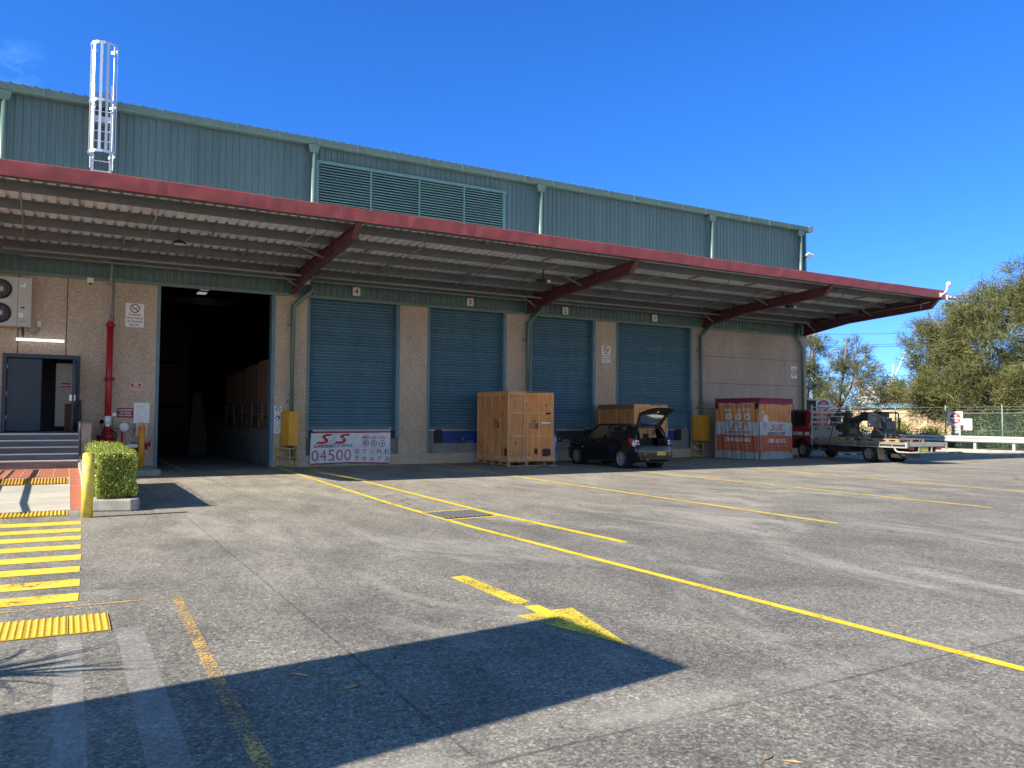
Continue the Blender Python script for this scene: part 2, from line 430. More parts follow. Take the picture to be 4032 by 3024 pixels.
M = {}
M['yard'] = yard_material()
M['agg'] = aggregate_material('aggregate_concrete', (.53, .425, .325), .66)
M['agg2'] = aggregate_material('aggregate_panel', (.44, .365, .305), .76)
M['conc'] = mat('smooth_concrete', (.27, .265, .25), .85, var=.2, scale=1.5, fine=.25, fscale=30, bmp=.2, dirt=(.1,.095,.09), dirt_amt=.45)
M['kerb'] = mat('kerb_concrete', (.36, .34, .30), .85, var=.18, scale=3, fine=.2, fscale=40, bmp=.25, dirt=(.14,.13,.12), dirt_amt=.4, dscale=2.5)
M['step'] = mat('step_concrete', (.20, .195, .185), .85, var=.3, scale=2.2, stretch=(.5,1,2), fine=.3, fscale=25, bmp=.2, dirt=(.07,.065,.06), dirt_amt=.6)
M['ramp'] = mat('ramp_concrete', (.50, .46, .38), .85, var=.14, scale=2.5, stretch=(.35,1.5,1), fine=.25, fscale=16, bmp=.15, dirt=(.28,.25,.2), dirt_amt=.5)
M['clad'] = mat('green_cladding', (.106, .168, .172), .42, var=.10, scale=.9, stretch=(2.5,1,.25), dirt=(.075,.125,.115), dirt_amt=.4, dscale=2.2, spec=.45, panel=(0,.8,.07))
M['gutter'] = mat('green_gutter', (.13, .20, .165), .4, var=.1, scale=1.5, spec=.45)
M['pipe'] = mat('green_pipe', (.115, .19, .165), .4, var=.1, scale=2)
M['louvre'] = mat('louvre_green', (.13, .25, .235), .45, var=.1, scale=1.5)
M['shutter'] = mat('blue_shutter', (.074, .165, .225), .42, var=.10, scale=1.6, stretch=(1.5,1,.4), dirt=(.06,.135,.18), dirt_amt=.4, dscale=2.0, panel=(2,.105,.10))
M['shutter_pale'] = mat('blue_shutter_pale', (.10, .20, .255), .45, var=.12, scale=1.0, dirt=(.16,.17,.18), dirt_amt=.4, dscale=2.5)
M['jamb'] = mat('blue_jamb', (.10, .20, .265), .45, var=.14, scale=2, dirt=(.05,.09,.12), dirt_amt=.4, dscale=3)
M['door'] = mat('navy_door', (.022, .042, .066), .45, var=.12, scale=2, dirt=(.06,.09,.12), dirt_amt=.15, dscale=6)
M['doorframe'] = mat('navy_frame', (.024, .048, .075), .45, var=.1, scale=2)
M['red_paint'] = mat('fascia_red', (.43, .085, .078), .55, var=.10, scale=1.1, dirt=(.2,.06,.055), dirt_amt=.4, bmp=.25, bscale=.9)
M['red_steel'] = mat('rafter_red', (.115, .036, .042), .5, var=.12, scale=1.8)
M['purlin'] = mat('purlin_grey', (.165, .17, .185), .55, metal=.25, var=.14, scale=3, fine=.2, fscale=25)
M['galv'] = mat('galvanised', (.30, .30, .30), .5, metal=.35, var=.14, scale=3, fine=.15, fscale=25)
M['sheet'] = mat('canopy_sheet', (.68, .73, .80), .6, metal=.1, var=.1, scale=1.4, dirt=(.3,.28,.25), dirt_amt=.4)
M['alu'] = mat('bright_aluminium', (.66, .665, .68), .34, metal=.75, var=.04, scale=4)
M['steel'] = mat('grey_steel', (.33, .33, .34), .4, metal=.6, var=.1, scale=4)
M['white'] = mat('white_paint', (.74, .74, .72), .5, var=.05, scale=3, dirt=(.5,.48,.44), dirt_amt=.25, dscale=4)
M['white_clean'] = mat('sign_white', (.78, .78, .77), .45, var=.03, scale=4, dirt=(.6,.59,.55), dirt_amt=.2, dscale=6)
M['cream'] = mat('unit_cream', (.50, .48, .43), .5, var=.06, scale=3, dirt=(.34,.32,.28), dirt_amt=.3, dscale=4)
M['black'] = mat('black_rubber', (.018, .018, .02), .75, var=.2, scale=6, bmp=.1)
M['dark'] = mat('dark_steel', (.035, .037, .042), .5, metal=.3, var=.2, scale=5)
M['ink'] = mat('black_ink', (.012, .012, .014), .6, var=.1)
M['red_ink'] = mat('red_ink', (.42, .015, .022), .5, var=.08, scale=6)
M['maroon_ink'] = mat('maroon_ink', (.25, .014, .028), .5, var=.1, scale=5)
M['green_ink'] = mat('green_ink', (.02, .11, .075), .5, var=.1)
M['blue_ink'] = mat('blue_ink', (.015, .10, .42), .5, var=.08)
M['navy_ink'] = mat('navy_ink', (.02, .04, .09), .5, var=.08)
M['sky_ink'] = mat('sky_ink', (.12, .42, .70), .5, var=.06)
M['grey_ink'] = mat('grey_ink', (.32, .33, .35), .5, var=.08)
M['orange_ink'] = mat('orange_ink', (.62, .15, .045), .6, var=.1, scale=5)
M['hyd'] = mat('hydrant_red', (.36, .017, .022), .38, var=.12, scale=3, dirt=(.15,.02,.02), dirt_amt=.3, dscale=5)
M['yellow'] = mat('yellow_guard', (.60, .285, .022), .5, var=.1, scale=3, dirt=(.35,.17,.03), dirt_amt=.25, dscale=5)
M['yellow_old'] = mat('yellow_faded', (.48, .36, .09), .6, var=.14, scale=6, dirt=(.2,.14,.06), dirt_amt=.35, dscale=8)
M['bollard'] = mat('bollard_yellow', (.76, .60, .06), .5, var=.07, scale=5, dirt=(.26,.27,.26), dirt_amt=.8, dscale=7)
M['bollard2'] = mat('bollard_amber', (.62, .27, .02), .5, var=.1, scale=5)
M['orange_band'] = mat('orange_band', (.72, .11, .02), .5, var=.08)
M['line'] = paint_line_material('yellow_line', (.78, .53, .025), .385)
M['zebra'] = paint_line_material('zebra_yellow', (.80, .54, .05), .36, 14)
M['arrow'] = paint_line_material('arrow_yellow', (.76, .55, .04), .45, 42)
M['worn'] = paint_line_material('worn_orange', (.70, .42, .12), .52, 48)
M['thinworn'] = paint_line_material('thin_worn_orange', (.66, .38, .11), .485, 40)
M['tactile'] = mat('tactile_yellow', (.74, .47, .045), .55, var=.1, scale=6, dirt=(.4,.24,.06), dirt_amt=.4, dscale=9)
M['tactile_old'] = mat('tactile_worn', (.58, .33, .05), .6, var=.15, scale=8, dirt=(.25,.15,.05), dirt_amt=.6, dscale=10)
M['terracotta'] = mat('terracotta', (.46, .15, .085), .55, var=.12, scale=4, dirt=(.36,.13,.08), dirt_amt=.3)
M['grout'] = mat('grout', (.5, .42, .33), .8, var=.1)
M['ply'] = wood_material('plywood_pale', (.66, .285, .10), 'z')
M['ply2'] = wood_material('plywood_warm', (.72, .28, .08), 'z')
M['pine'] = wood_material('pine_frame', (.70, .345, .14), 'z', False)
M['pine_h'] = wood_material('pine_frame_flat', (.62, .32, .14), 'x', False)
M['plyold'] = wood_material('weathered_batten', (.33, .19, .115), 'z', False)
M['dkpine'] = wood_material('dark_shaded_pine', (.26, .14, .085), 'x', False)  # dark pine; on the stored crates it paints in the indoor shade
M['pallet'] = wood_material('pallet_wood', (.42, .27, .14), 'x', False)
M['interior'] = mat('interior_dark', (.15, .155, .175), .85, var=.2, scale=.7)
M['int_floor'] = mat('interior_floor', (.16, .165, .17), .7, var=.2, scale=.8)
M['leaf_hedge'] = foliage_material('hedge_leaf', (.15, .21, .02), (.50, .54, .11), .30, .25, 9)
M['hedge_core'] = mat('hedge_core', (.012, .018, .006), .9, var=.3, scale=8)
M['needle'] = foliage_material('needle_olive', (.105, .125, .046), (.255, .25, .092), .5, .35, .55)
M['needle2'] = foliage_material('needle_grey', (.09, .105, .055), (.21, .20, .095), .5, .25, .8)
M['shrubleaf'] = foliage_material('shrub_leaf', (.17, .21, .03), (.38, .38, .08), .5, .3, 1.2)
M['ivy'] = foliage_material('ivy_leaf', (.06, .085, .03), (.14, .165, .055), .5, .2, 1.2)
M['bark'] = mat('grey_bark', (.20, .165, .13), .85, var=.3, scale=6, stretch=(1,1,.3), bmp=.4, bscale=12)
M['carpaint'] = mat('car_paint', (.006, .0075, .013), .16, var=.1, scale=3, spec=.5, coat=.25)
M['carplastic'] = mat('car_plastic', (.012, .012, .013), .55, var=.15, scale=5)
M['cabin'] = mat('cabin_cloth', (.03, .03, .032), .85, var=.15, scale=9)
M['cabin_pale'] = mat('cabin_trim', (.16, .155, .15), .7, var=.1, scale=6)
M['glass'] = glass_material('clear_glass', (.72, .78, .78))
M['glass_dk'] = glass_material('dark_glass', (.25, .29, .30))
M['lamp_red'] = mat('lamp_red', (.50, .02, .025), .15, var=.1, scale=8, coat=.5)
M['lamp_clear'] = mat('lamp_clear', (.62, .60, .62), .15, var=.15, scale=12, coat=.5)
M['plate'] = mat('plate_yellow', (.72, .60, .05), .45, var=.05)
M['rim'] = mat('wheel_rim', (.27, .275, .285), .38, metal=.15, var=.1, scale=8)
M['rim_dull'] = mat('dull_rim', (.30, .28, .255), .6, metal=.2, var=.2, scale=8)
M['tyre'] = mat('tyre', (.02, .02, .021), .85, var=.25, scale=10, bmp=.2, bscale=60)
M['truck_red'] = mat('truck_red', (.42, .013, .016), .3, var=.08, scale=3, coat=.3)
M['truckwhite'] = mat('truck_white', (.34, .335, .315), .5, var=.12, scale=3, dirt=(.3,.27,.23), dirt_amt=.5, dscale=5)
M['tray'] = mat('tray_paint', (.21, .205, .19), .5, var=.1, scale=3, dirt=(.26,.24,.21), dirt_amt=.5, dscale=5)
M['machine'] = mat('machine_grey', (.06, .064, .06), .5, metal=.3, var=.3, scale=6, dirt=(.10,.075,.05), dirt_amt=.4, dscale=7)
M['machine_g'] = mat('machine_green', (.075, .085, .075), .5, metal=.1, var=.3, scale=6, dirt=(.12,.085,.05), dirt_amt=.3, dscale=7)
M['wrap'] = mat('plastic_wrap', (.27, .275, .29), .25, var=.25, scale=8, bmp=.6, bscale=14)
M['strap'] = mat('webbing', (.05, .065, .085), .8, var=.15, scale=10)
M['denim'] = mat('denim', (.36, .46, .70), .85, var=.22, scale=12, bmp=.3, bscale=30)
M['skin'] = mat('skin', (.42, .24, .165), .5, var=.06, scale=8)
M['shirt'] = mat('grey_shirt', (.08, .085, .10), .85, var=.15, scale=9)
M['hair'] = mat('dark_hair', (.025, .018, .013), .6, var=.25, scale=20)
M['rail'] = mat('guardrail_steel', (.62, .62, .60), .4, metal=.3, var=.08, scale=2, dirt=(.4,.39,.37), dirt_amt=.3, dscale=3)
M['fencegreen'] = mat('fence_green', (.16, .30, .22), .5, var=.12, scale=3)
M['wire'] = mat('fence_mesh', (.055, .12, .10), .5, var=.15, scale=3)
M['strand'] = mat('fence_strand', (.25, .25, .23), .5, metal=.4, var=.1)
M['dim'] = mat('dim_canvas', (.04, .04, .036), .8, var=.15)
M['tan'] = mat('tan_wall', (.56, .40, .25), .8, var=.08, scale=.4, dirt=(.46,.33,.2), dirt_amt=.3)
M['blueroof'] = mat('blue_gutter', (.12, .32, .55), .5, var=.06)
M['greyroof'] = mat('grey_roof', (.36, .37, .40), .6, var=.1, scale=.5)
M['farslat'] = mat('far_slat', (.15, .125, .14), .8, var=.25, scale=.8, stretch=(.2,.2,3))
M['farwhite'] = mat('far_white', (.66, .66, .66), .7, var=.1, scale=.4)
M['soil'] = mat('verge_soil', (.10, .085, .05), .95, var=.35, scale=1.4, fine=.4, fscale=14, bmp=.5, dirt=(.08,.10,.03), dirt_amt=.6, dscale=.8)
M['field'] = mat('distant_ground', (.15, .14, .11), .95, var=.25, scale=.05)
M['cover_or'] = mat('cover_orange', (.60, .235, .055), .7, var=.16, scale=2.5, stretch=(3,3,.4), dirt=(.38,.15,.06), dirt_amt=.5)
M['cover_rd'] = mat('cover_rust', (.52, .12, .045), .7, var=.14, scale=2.5, stretch=(3,3,.4), dirt=(.3,.09,.05), dirt_amt=.5)
M['cover_wh'] = mat('cover_white', (.46, .465, .475), .7, var=.08, scale=2.5, stretch=(3,3,.5), dirt=(.4,.4,.41), dirt_amt=.45)
M['cover_gy'] = mat('cover_grey', (.33, .335, .35), .7, var=.12, scale=3, dirt=(.22,.22,.23), dirt_amt=.6, dscale=2.5)
M['cap_red'] = mat('cover_cap', (.24, .014, .038), .65, var=.12, scale=3)
M['banner'] = mat('banner_vinyl', (.66, .67, .70), .5, var=.06, scale=3, dirt=(.36,.38,.42), dirt_amt=.5, dscale=1.8)
M['leveller'] = mat('dock_leveller_blue', (.012, .045, .22), .5, var=.2, scale=3, dirt=(.02,.03,.06), dirt_amt=.5, dscale=4)
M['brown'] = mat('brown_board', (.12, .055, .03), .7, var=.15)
M['leaf_dry'] = mat('dry_leaf', (.36, .22, .10), .7, var=.3, scale=30)
M['lamp_on'] = emit('lamp_tube', (.95, .97, 1.0), .75)
M['sky_panel'] = emit('skylight_sheet', (.62, .66, .62), .22)
# ------------------------------------------------------------------ ground
D = 25.6                       # plane of the warehouse front wall
g = MB(); g.poly([(-160,-120,0),(40.15,-120,0),(40.15,260,0),(-160,260,0)]); struct('yard', g, M['yard'])
g = MB(); g.poly([(-900,-900,-.06),(900,-900,-.06),(900,900,-.06),(-900,900,-.06)]); struct('ground', g, M['field'])
g = MB(); g.poly([(40.31,-60,.13),(90,-60,.13),(90,140,.13),(40.31,140,.13)])
struct('verge', g, M['soil'])
# kerb along the boundary
k = MB()
y = -30.0
while y < 110:
    k.prism([(40.01,0),(40.34,0),(40.34,.18),(40.12,.18),(40.06,.14)], y, y+2.392, 'y'); y += 2.4
struct('kerb', k, M['kerb'])

def world_mb(L): return MB(Matrix.Translation(-Vector(L)))
def flat(name, polys, m, z=.004):
    b = MB()
    for P in polys: b.poly([(x, y, z) for x, y in P])
    return struct(name, b, m)
def strip(p0, p1, w):
    d = (Vector(p1)-Vector(p0)).normalized(); n = Vector((-d.y, d.x))*w/2
    a, b = Vector(p0), Vector(p1)
    return [tuple(a+n), tuple(a-n), tuple(b-n), tuple(b+n)]
# bay lines (painted)
for p0, p1, w in (((5.86,25.2),(5.30,14.0),.10),((5.30,14.0),(5.24,10.5),.10),((5.24,10.5),(5.47,1.0),.10),
                  ((6.72,25.2),(6.52,18.4),.11),((6.52,18.4),(6.28,12.0),.12),((6.28,12.0),(6.36,8.25),.12),
                  ((11.35,25.2),(10.83,18.3),.10),((10.83,18.3),(10.47,8.23),.10),
                  ((15.75,25.2),(15.36,18.6),.10),((15.36,18.6),(14.97,8.4),.10),
                  ((20.2,25.2),(19.75,17.8),.10),((19.75,17.8),(18.95,8.8),.10)):
    flat('yellow_line', [strip(p0, p1, w)], M['line'])
# yellow border round the drain
flat('yellow_line', [[(5.26,12.36),(6.32,12.46),(6.32,12.54),(5.26,12.44)], [(5.26,11.32),(6.28,11.38),(6.28,11.46),(5.26,11.40)]], M['line'], .005)
# zebra
zr = [(13.76,13.32,.24),(12.88,12.50,.225),(12.08,11.69,.215),(11.24,10.88,.20),(10.43,10.06,.19),(9.64,9.29,.17),(8.88,8.52,.16),(8.19,7.85,.14)]
for a, b, x in zr:
    flat('zebra_bar', [[(-1.9,a+.08),(-1.9,b+.08),(x-.01,b),(x,a)]], M['zebra'])
# arrow
flat('painted_arrow', [[(3.40,7.26),(3.57,7.29),(3.57,5.97),(3.40,5.94)],
                       [(3.43,5.85),(3.57,5.85),(3.56,5.635),(3.77,5.62),(3.51,4.50),(3.21,5.60),(3.415,5.61)]], M['arrow'])
# worn orange bay
flat('worn_line', [[(.85,7.63),(.93,7.62),(.885,5.0),(.86,2.0),(.775,2.0),(.80,5.0)]], M['worn'])
flat('worn_line', [[(-1.2,7.66),(.86,7.59),(.86,7.625),(-1.2,7.70)]], M['thinworn'], .005)

# drain grate let into the yard
t = thing('drain_grate', 'dark steel drain grate framed by yellow paint between the two long yellow lines', 'drain grate', (5.68,11.9,0))
b = world_mb((5.68,11.9,0)); b.poly([(5.27,11.45,.006),(6.13,11.50,.006),(6.17,12.40,.006),(5.25,12.34,.006)]); b.build('sump', M['ink'], t)
b = world_mb((5.68,11.9,0))
for i in range(11):
    f = i/10; x = 5.28+f*.86
    b.bar((x,11.47+.04*f,.012),(x-.02+.03*f,12.34+.05*f,.012), .022, .010)
b.build('grate_bars', M['steel'], t)

# ------------------------------------------------------------------ warehouse
L = (8.0, D, 0.0)
wh = thing('warehouse', 'long green clad warehouse on aggregate concrete base with dock doors and red edged canopy', 'warehouse', L)
def W(): return world_mb(L)
XL, XR = -13.0, 30.45
TOPC = 5.53
b = W()
wy0, wy1 = D, D+.22
def wall(x0, x1, z0, z1): b.bx(x0, x1, wy0, wy1, z0, z1)
DO = [(6.78, 9.97), (11.03, 14.18), (15.22, 18.23), (19.27, 23.32)]   # dock openings
OP = (2.28, 5.73)
PD = (-1.56, .31)
wall(XL, PD[0], 0, TOPC); wall(PD[0], PD[1], 3.30, TOPC); wall(PD[0], PD[1], 0, 1.14); wall(PD[1], OP[0], 0, TOPC)
xs = OP[1]
for x0, x1 in DO:
    wall(xs, x0, 0, TOPC); wall(x0, x1, 0, .36); xs = x1
b.build('concrete_wall', M['agg'], wh)
b = W()
for z0, z1 in ((0,2.07),(2.085,3.18),(3.195,4.355),(4.37,TOPC)): b.bx(xs, XR, wy0, wy1, z0, z1)
b.build('panel_wall', M['agg2'], wh)
b = W()
for z in (2.07, 3.18, 4.355): b.bx(xs+.01, XR-.01, wy0+.02, wy1, z, z+.015)
for x in (-.06, -1.225): b.bx(x-.012, x+.012, wy0-.003, wy0, 3.31, TOPC-.01)
for x in (1.12,): b.bx(x-.008, x+.008, wy0-.003, wy0, 4.3, TOPC-.01)
b.build('panel_joint', M['dark'], wh)
# dock pits: smooth concrete under every sill
b = W()
for x0, x1 in DO: b.bx(x0+.002, x1-.002, D+.14, D+.40, .36, 1.14)
b.build('dock_pit', M['conc'], wh)
b = W()
for x0, x1 in DO: b.bx(x0+.002, x1-.002, D+.05, D+.40, 1.14, 1.20)
b.build('dock_sill', M['steel'], wh)
# ribbed cladding (real ribs)
b = W()
def ribbed(x0, x1, y, z0, z1, pitch=.2, dep=.03):
    x = x0; pr = []
    while x < x1-.001:
        for dx, dy in ((0,0),(pitch-.075,0),(pitch-.058,-dep),(pitch-.022,-dep)):
            if x+dx <= x1: pr.append((x+dx, y+dy))
        x += pitch
    pr.append((x1, y))
    idx = [(b.av((p[0],p[1],z0)), b.av((p[0],p[1],z1))) for p in pr]
    for i, j in zip(idx, idx[1:]): b.af((i[0], j[0], j[1], i[1]))
LV = (6.95, 14.08, 7.4, 10.10)
CY = D+.03
ribbed(XL, LV[0], CY, 6.2, 10.60); ribbed(LV[0], LV[1], CY, 10.10, 10.60); ribbed(LV[1], XR, CY, 6.2, 10.60)
ribbed(LV[0], LV[1], CY, 6.2, 7.4)
b.build('upper_cladding', M['clad'], wh, recalc=False)
b = W(); ribbed(XL, XR, CY, TOPC+.08, 6.2); b.build('lower_cladding', M['clad'], wh, recalc=False)
b = W(); b.bx(XL, XR, D-.045, D+.05, TOPC-.03, TOPC+.08); b.bx(XL, XR, D-.02, D+.02, 6.06, 6.22); b.build('cladding_flashing', M['gutter'], wh, bevel=.006)
b = W(); b.bx(XR, XR+.06, D-.02, D+.14, TOPC-.03, 10.6); b.bx(XR-.10, XR, D-.055, D+.02, 6.2, 10.6); b.build('corner_flashing', M['clad'], wh)
# shell of the building: roof, side, rear
b = W(); b.bx(XL, XR, D+.24, 80, 10.50, 10.74)
b.build('roof', M['clad'], wh)
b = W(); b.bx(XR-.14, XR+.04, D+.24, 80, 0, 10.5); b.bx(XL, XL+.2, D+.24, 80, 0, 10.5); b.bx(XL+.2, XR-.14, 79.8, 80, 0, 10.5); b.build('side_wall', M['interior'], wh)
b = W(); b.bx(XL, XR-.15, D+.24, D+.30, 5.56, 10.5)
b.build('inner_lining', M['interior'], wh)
# roof sheet edge ribs above the gutter
b = W()
x = XL
b.bx(XL, XR, D-.25, D+.3, 10.741, 10.748)
while x < XR: b.bx(x, x+.05, D-.27, D+.3, 10.746, 10.772); x += .30
b.build('roof_edge', M['gutter'], wh)
# gutter with straps
b = W(); b.prism([(D-.005,10.74),(D-.26,10.74),(D-.26,10.56),(D-.23,10.53),(D-.005,10.53)], XL, XR+.22, 'x')
gt = b.build('gutter', M['gutter'], wh, bevel=.008)
b = W(); x = -2.1
while x < XR: b.bx(x, x+.03, D-.272, D-.255, 10.50, 10.755); x += 1.3
b.build('strap', M['louvre'], gt)
b = W(); b.bx(XR+.0, XR+.225, D-.285, D-.27, 10.50, 10.80); b.bx(XR+.05, XR+.225, D-.27, D+.2, 10.745, 10.80); b.build('end_cap', M['steel'], gt)
# downpipes
for k_, (x, below) in enumerate(((-1.72,None),(6.84,6.26),(15.57,15.02),(24.33,23.66),(29.93,None))):
    b = W(); yy = D-.17
    b.tube([(x,yy,10.3),(x,yy,6.15)], .085, 14)
    if below is not None:
        b.tube([(x,yy,6.15),(x,yy,5.72),(below,yy,5.16),(below,yy,.25)], .085, 14)
        b.cyl((below,yy,2.30),(below,yy,2.36), .10, n=14); b.bx(below-.13,below-.02,yy+.05,D,4.55,4.59); b.bx(below-.13,below-.02,yy+.05,D,2.1,2.14)
    elif x > 0:
        b.tube([(x-.22,yy,6.15),(x-.22,yy,5.42),(x+.06,yy,4.98),(x+.06,yy,.1)], .085, 14)
    dp = b.build('downpipe', M['pipe'], wh)
    b = W(); b.prism([(x-.17,10.52),(x+.17,10.52),(x+.17,10.42),(x+.10,10.25),(x-.10,10.25),(x-.17,10.42)], yy-.10, D-.01, 'y'); b.build('rainhead', M['gutter'], dp, bevel=.008)
# louvre bank
b = W(); x0, x1, z0, z1 = LV
for xx in (x0, x0+(x1-x0)*.262, x0+(x1-x0)*.512, x0+(x1-x0)*.757, x1-.10):
    wdt = .10 if xx in (x0, x1-.10) else .055
    b.bx(xx, xx+wdt, D-.07, D+.06, z0, z1-.1)
b.bx(x0-.04, x1+.06, D-.08, D+.06, z1-.1, z1)
lv = b.build('louvre_frame', M['louvre'], wh, bevel=.006)
b = W(); z = z0
while z < z1-.15:
    b.prism([(D-.055,z),(D-.045,z-.008),(D+.045,z+.062),(D+.045,z+.078),(D-.055,z+.022)], x0+.1, x1-.1, 'x'); z += .093
b.build('louvre_blade', M['louvre'], lv)
b = W(); b.bx(x0, x1, D+.10, D+.14, z0, z1); b.build('louvre_backing', M['dark'], lv)
# big open doorway: jambs
def jamb(x0, x1, zb, y0=D-.03, y1=D+.32):
    b.bx(x0, x1, y0, y1, zb, TOPC-.032)
b = W(); jamb(2.28, 2.37, 0); jamb(5.63, 5.735, 0); b.build('doorway_jamb', M['jamb'], wh, bevel=.008)
# roller shutters
for i, (x0, x1) in enumerate(DO):
    b = W(); zb = .36 if i in (1, 2, 3) else .9
    b.bx(x0, x0+.075, D-.035, D+.02, zb, TOPC-.032)
    b.bx(x1-.125, x1+.002, D-.035, D+.02, .36 if i == 3 else (.90 if i == 0 else 1.15), TOPC-.032)
    b.bx(x1-.125, x1-.10, D+.02, D+.30, 1.2, TOPC-.032); b.bx(x0, x0+.03, D+.02, D+.30, 1.2, TOPC-.032)
    fr = b.build('door_frame', M['jamb'], wh, bevel=.006)
    sx0, sx1 = x0+.03, x1-.10
    b = W(); z = 1.30; n = 0
    P = []
    while z < TOPC:
        for dz, dy in ((0,.014),(.010,-.014),(.032,-.034),(.062,-.034),(.084,-.010),(.096,.02)):
            P.append((z+dz, D+.20+dy))
        z += .105; n += 1
    pale_to = {0: 0, 1: 0, 2: 1.75, 3: 1.80}[i]
    ids = [(b.av((sx0,y,z)), b.av((sx1,y,z))) for z, y in P]
    for (a, c), (zz, _) in zip(zip(ids, ids[1:]), P): b.af((a[0],a[1],c[1],c[0]), True, 1 if zz < pale_to else 0)
    sh = b.build('roller_shutter', [M['shutter'], M['shutter_pale']], wh, recalc=False)
    b = W(); b.bx(sx0, sx1, D+.165, D+.225, 1.205, 1.31); b.build('bottom_rail', M['shutter'], sh, bevel=.006)
    b = W(); xm = (x0+x1)/2; b.bx(xm-.07, xm+.03, D+.155, D+.166, 1.245, 1.265); b.bx(sx1-.18, sx1-.10, D+.161, D+.166, 1.235, 1.262, 1); b.build('lift_handle', [M['dark'], M['white']], sh)
# dock bumpers and levellers
for x0, x1 in ((6.80,7.0),(9.72,9.95),(11.36,11.63),(13.6,13.88),(15.45,15.72),(17.80,18.14),(19.5,19.8),(22.42,22.72)):
    b = W(); b.bx(x0, x1, D-.02 if x0 in (6.8,9.72) else D+.02, D+.14, .73 if x0 > 10 else .93, 1.19); b.build('dock_bumper', M['black'], wh, bevel=.015)
for x0, x1, mm in ((11.65,13.58,'leveller'),(15.74,17.78,'dark'),(19.82,22.40,'leveller')):
    b = W(); b.bx(x0, x1, D+.10, D+.14, .72, 1.12); b.bx(x0, x1, D+.06, D+.10, 1.08, 1.135)
    lv2 = b.build('dock_leveller', M[mm], wh, bevel=.006)
    b = W(); xm = (x0+x1)/2; b.bx(xm-.15, xm-.12, D+.07, D+.10, .78, .9); b.bx(xm-.02, xm+.3, D+.07, D+.10, .75, .79); b.build('hinge_lug', M['steel'], lv2)
# personnel door
b = W(); x0, x1 = PD
b.bx(x0, x0+.10, D-.04, D+.22, 1.15, 3.22); b.bx(x1-.12, x1, D-.04, D+.22, 1.15, 3.22); b.bx(x0, x1, D-.045, D+.22, 3.20, 3.31)
b.build('entry_frame', M['doorframe'], wh, bevel=.006)
b = W(); b.bx(x0+.11, -.63, D+.05, D+.10, 1.18, 3.18)
dl = b.build('door', M['door'], wh, bevel=.004)
tag(dl, 'closed scuffed navy door leaf')
b = W()
for z in (1.5, 2.15, 2.9): b.bx(x0+.10, x0+.125, D+.035, D+.05, z, z+.11)
b.build('hinge', M['steel'], dl)
b = W(); b.bx(.12, .17, D-.72, D+.12, 1.18, 3.18)
dl = b.build('door', M['door'], wh, bevel=.004)
tag(dl, 'navy door leaf standing open edge on')
b = W(); b.bx(.06,.118, D-.68, D-.60, 2.02, 2.18); b.tube([(.12,D-.64,2.1),(.05,D-.64,2.1),(.05,D-.52,2.1)], .012, 8); b.bx(.17,.20,D-.68,D-.6,2.02,2.18); b.build('handle', M['alu'], dl)
# little lobby seen through the entry
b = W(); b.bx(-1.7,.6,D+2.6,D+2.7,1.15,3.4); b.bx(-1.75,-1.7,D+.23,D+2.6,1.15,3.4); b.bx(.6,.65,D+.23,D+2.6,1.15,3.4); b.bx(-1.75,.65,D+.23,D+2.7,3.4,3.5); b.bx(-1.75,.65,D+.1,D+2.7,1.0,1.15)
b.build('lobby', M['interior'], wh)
b = W(); z = 1.30
while z < 3.1: b.bx(-.29, .30, D+.62, D+.66, z, z+.052); z += .06
b.bx(-.27, .30, D+.665, D+.70, 1.3, 3.12)
b.build('lobby_screen', M['cream'], wh)
b = W(); b.bx(-.05,.16,D+.55,D+.60,1.18,1.95); b.build('lobby_board', M['brown'], wh)
b = W(); b.bx(-.16,.06,D+.606,D+.61,2.42,2.55); b.bx(-.16,.06,D+.602,D+.606,2.47,2.50,1); b.build('lobby_sticker', [M['red_ink'], M['white']], wh)

# ------------------------------------------------------------------ canopy (a part of the warehouse)
CF = 18.85                     # canopy front line
CX0, CX1 = -2.75, 30.55
def zs(y): return 6.30 + (25.5-y)/(25.5-CF)*.40      # underside of the sheeting
b = W()
x = CX0; pr = []
while x < CX1:
    for dx, dz in ((0,0),(.165,0),(.178,.05),(.237,.05),(.25,0)):
        pr.append((x+dx, dz))
    x += .25
ids = []
for xx, dz in pr:
    ids.append((b.av((xx, CF+.05, zs(CF+.05)+dz)), b.av((xx, D-.05, zs(D-.05)+dz)), b.av((xx, CF+.05, zs(CF+.05)+dz+.004)), b.av((xx, D-.05, zs(D-.05)+dz+.004))))
for a, c in zip(ids, ids[1:]):
    b.af((a[0],a[1],c[1],c[0])); b.af((a[2],c[2],c[3],a[3]))
cn = b.build('canopy', M['sheet'], wh, recalc=False)
